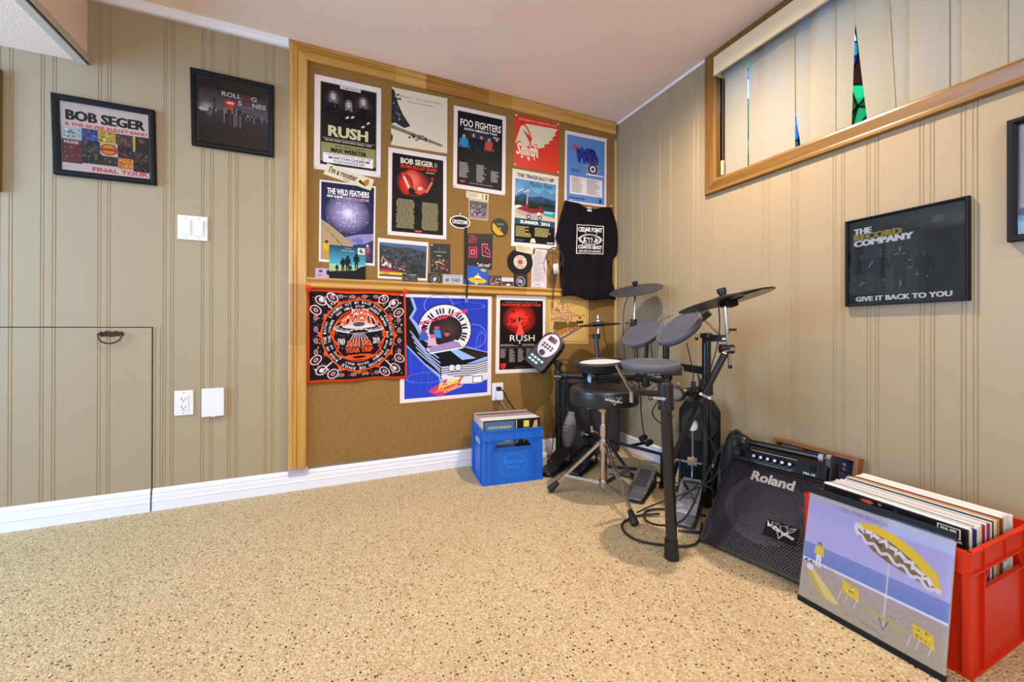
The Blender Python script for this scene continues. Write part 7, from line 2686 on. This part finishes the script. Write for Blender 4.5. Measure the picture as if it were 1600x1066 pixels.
# dark fabric gear case standing in the corner and ribbed grey bag beside it
gc = thing('gear_case', 'dark grey fabric gear case standing against the cork board behind the drums', 'case', (-.27, -.10, 0))
FAB = mat('case_fabric', '3a3b42', .85, spec=.15, bump=(240, .4, .001))
MB().box((-.485, -.040, .002), (-.075, -.150, .485)).build('case_body', FAB, gc, bevel=.018, seg=3)
MB().box((-.470, -.150, .03), (-.462, -.153, .46)).box((-.098, -.150, .03), (-.090, -.153, .46)).box((-.470, -.150, .452), (-.090, -.153, .46)).build('piping', mat('case_piping', '1d1d21', .6), gc)
MB().tube([(-.34, -.095, .485), (-.33, -.095, .515), (-.23, -.095, .515), (-.22, -.095, .485)], .009, 8).build('handle', mat('case_piping', '1d1d21'), gc, smooth=True)
gb_ = thing('ribbed_pouch', 'pale grey ribbed pouch hanging low beside the left rack post', 'pouch', (-.50, -.19, 0))
mb = MB()
prof = []
for i in range(25):
    f = i / 24
    prof.append(((.020 + .020 * math.sin(PI * min(1, f * 1.1)) ** .8) * (1 + .05 * math.cos(f * 60)), f * .20))
mb.lathe(prof, (-.503, -.185, .10), (.16, .02, 1), 18)
mb.cyl((-.503, -.185, .0), (-.503, -.185, .10), .022, .024, n=18)
mb.build('pouch_body', mat('grey_knit', '77757c', .85), gb_, smooth=True)

# ---------------------------------------------------------------- drum throne
th = thing('drum_throne', 'round black drum throne on a chrome tripod', 'stool', (-.59, -.66, 0))
SC = Vector((-.592, -.661, 0))
VINY = mat('throne_vinyl', '1a1a20', .32, spec=.6, bump=(150, .12, .001))
MB().lathe([(.10, .442), (.148, .444), (.160, .450), (.1625, .460), (.1625, .502), (.160, .514), (.150, .522), (.12, .525), (0, .526)], SC, (0, 0, 1), 72).build('seat', VINY, th, smooth=True)
for z in (.461, .503):
    MB().tube([SC + Vector((.1632 * math.cos(t), .1632 * math.sin(t), z)) for t in [2 * PI * i / 64 for i in range(65)]], .0018, 6, 1, False).build('seam', mat('throne_piping', '101014', .4), th, smooth=True)
base_ang = math.atan2(-.9164 * .9 - .0, -.4003)
ang0 = math.atan2(-2.2348 + .661, -1.7613 + .592) + .25


_SC = SC


def seatside(u, v, w):
    t = ang0 - .22 + u * .50
    return SC + Vector(((.1628 + w) * math.cos(t), (.1628 + w) * math.sin(t), .462 + v * .040))


vlogo(seatside, th)
MB().cyl(SC + Zx * .405, SC + Zx * .442, .030, .034, n=20).obox(SC + Vector((-.02, .01, .428)), view_r, (0, 0, 1), view_r.cross(Zx), .12, .016, .03).cyl(SC + view_r * -.05 + Zx * .425, SC + view_r * -.085 + Zx * .425, .006, n=8).build('seat_bracket', mat('nickel_plate', 'b4a9a2', .25, metal=1), th, smooth=True)
MB().cyl(SC + Zx * .25, SC + Zx * .41, .0135, n=20).build('inner_tube', mat('chrome_rose', 'c8beb8', .2, metal=1), th, smooth=True)
MB().cyl(SC + Zx * .045, SC + Zx * .31, .0165, n=20).build('outer_tube', mat('chrome_rose', 'c8beb8'), th, smooth=True)
for z, h, r in ((.315, .055, .021), (.265, .012, .023), (.245, .045, .0225), (.060, .030, .0215)):
    MB().cyl(SC + Zx * (z - h / 2), SC + Zx * (z + h / 2), r, n=20).build('collar', CHR, th, smooth=True)
MB().cyl(SC + view_r * -.025 + Zx * .30, SC + view_r * -.055 + Zx * .315, .004, n=8).cyl(SC + view_r * -.055 + Zx * .305, SC + view_r * -.058 + Zx * .335, .006, n=8).build('height_bolt', CHR, th, smooth=True)
MB().cyl(SC + Zx * .022, SC + Zx * .046, .009, .014, n=14).build('column_tip', CHR, th, smooth=True)
for ft in (Vector((-.812, -.532, .012)), Vector((-.662, -.962, .012)), Vector((-.352, -.617, .012))):
    d = (ft - SC)
    d.z = 0
    L_ = d.length
    d.normalize()
    s_ = Vector((-d.y, d.x, 0))
    top = SC + d * .022 + Zx * .252
    knee = SC.lerp(Vector((ft.x, ft.y, 0)), .78) + Zx * .075
    lg = MB()
    for k in (-1, 1):
        lg.bar(top + s_ * .008 * k, ft + s_ * .004 * k - d * .03 + Zx * .035, .005, .012, d.cross(s_))
    lo = lg.build('leg', CHR, th, bevel=.001)
    bt = MB()
    lowm = SC + d * .022 + Zx * .060
    mid = (top + s_ * 0).lerp(ft - d * .03 + Zx * .035, .80)
    for k in (-1, 1):
        bt.bar(lowm + s_ * .007 * k, mid + s_ * .007 * k, .004, .010)
    bt.build('stay', CHR, lo, bevel=.0008)
    ax = (ft - top).normalized()
    MB().lathe([(.010, -.055), (.012, -.05), (.0165, -.012), (.0175, .0), (.014, .006), (0, .007)], ft + Zx * .005, ax, 14).build('rubber_foot', RUBB, lo, smooth=True)
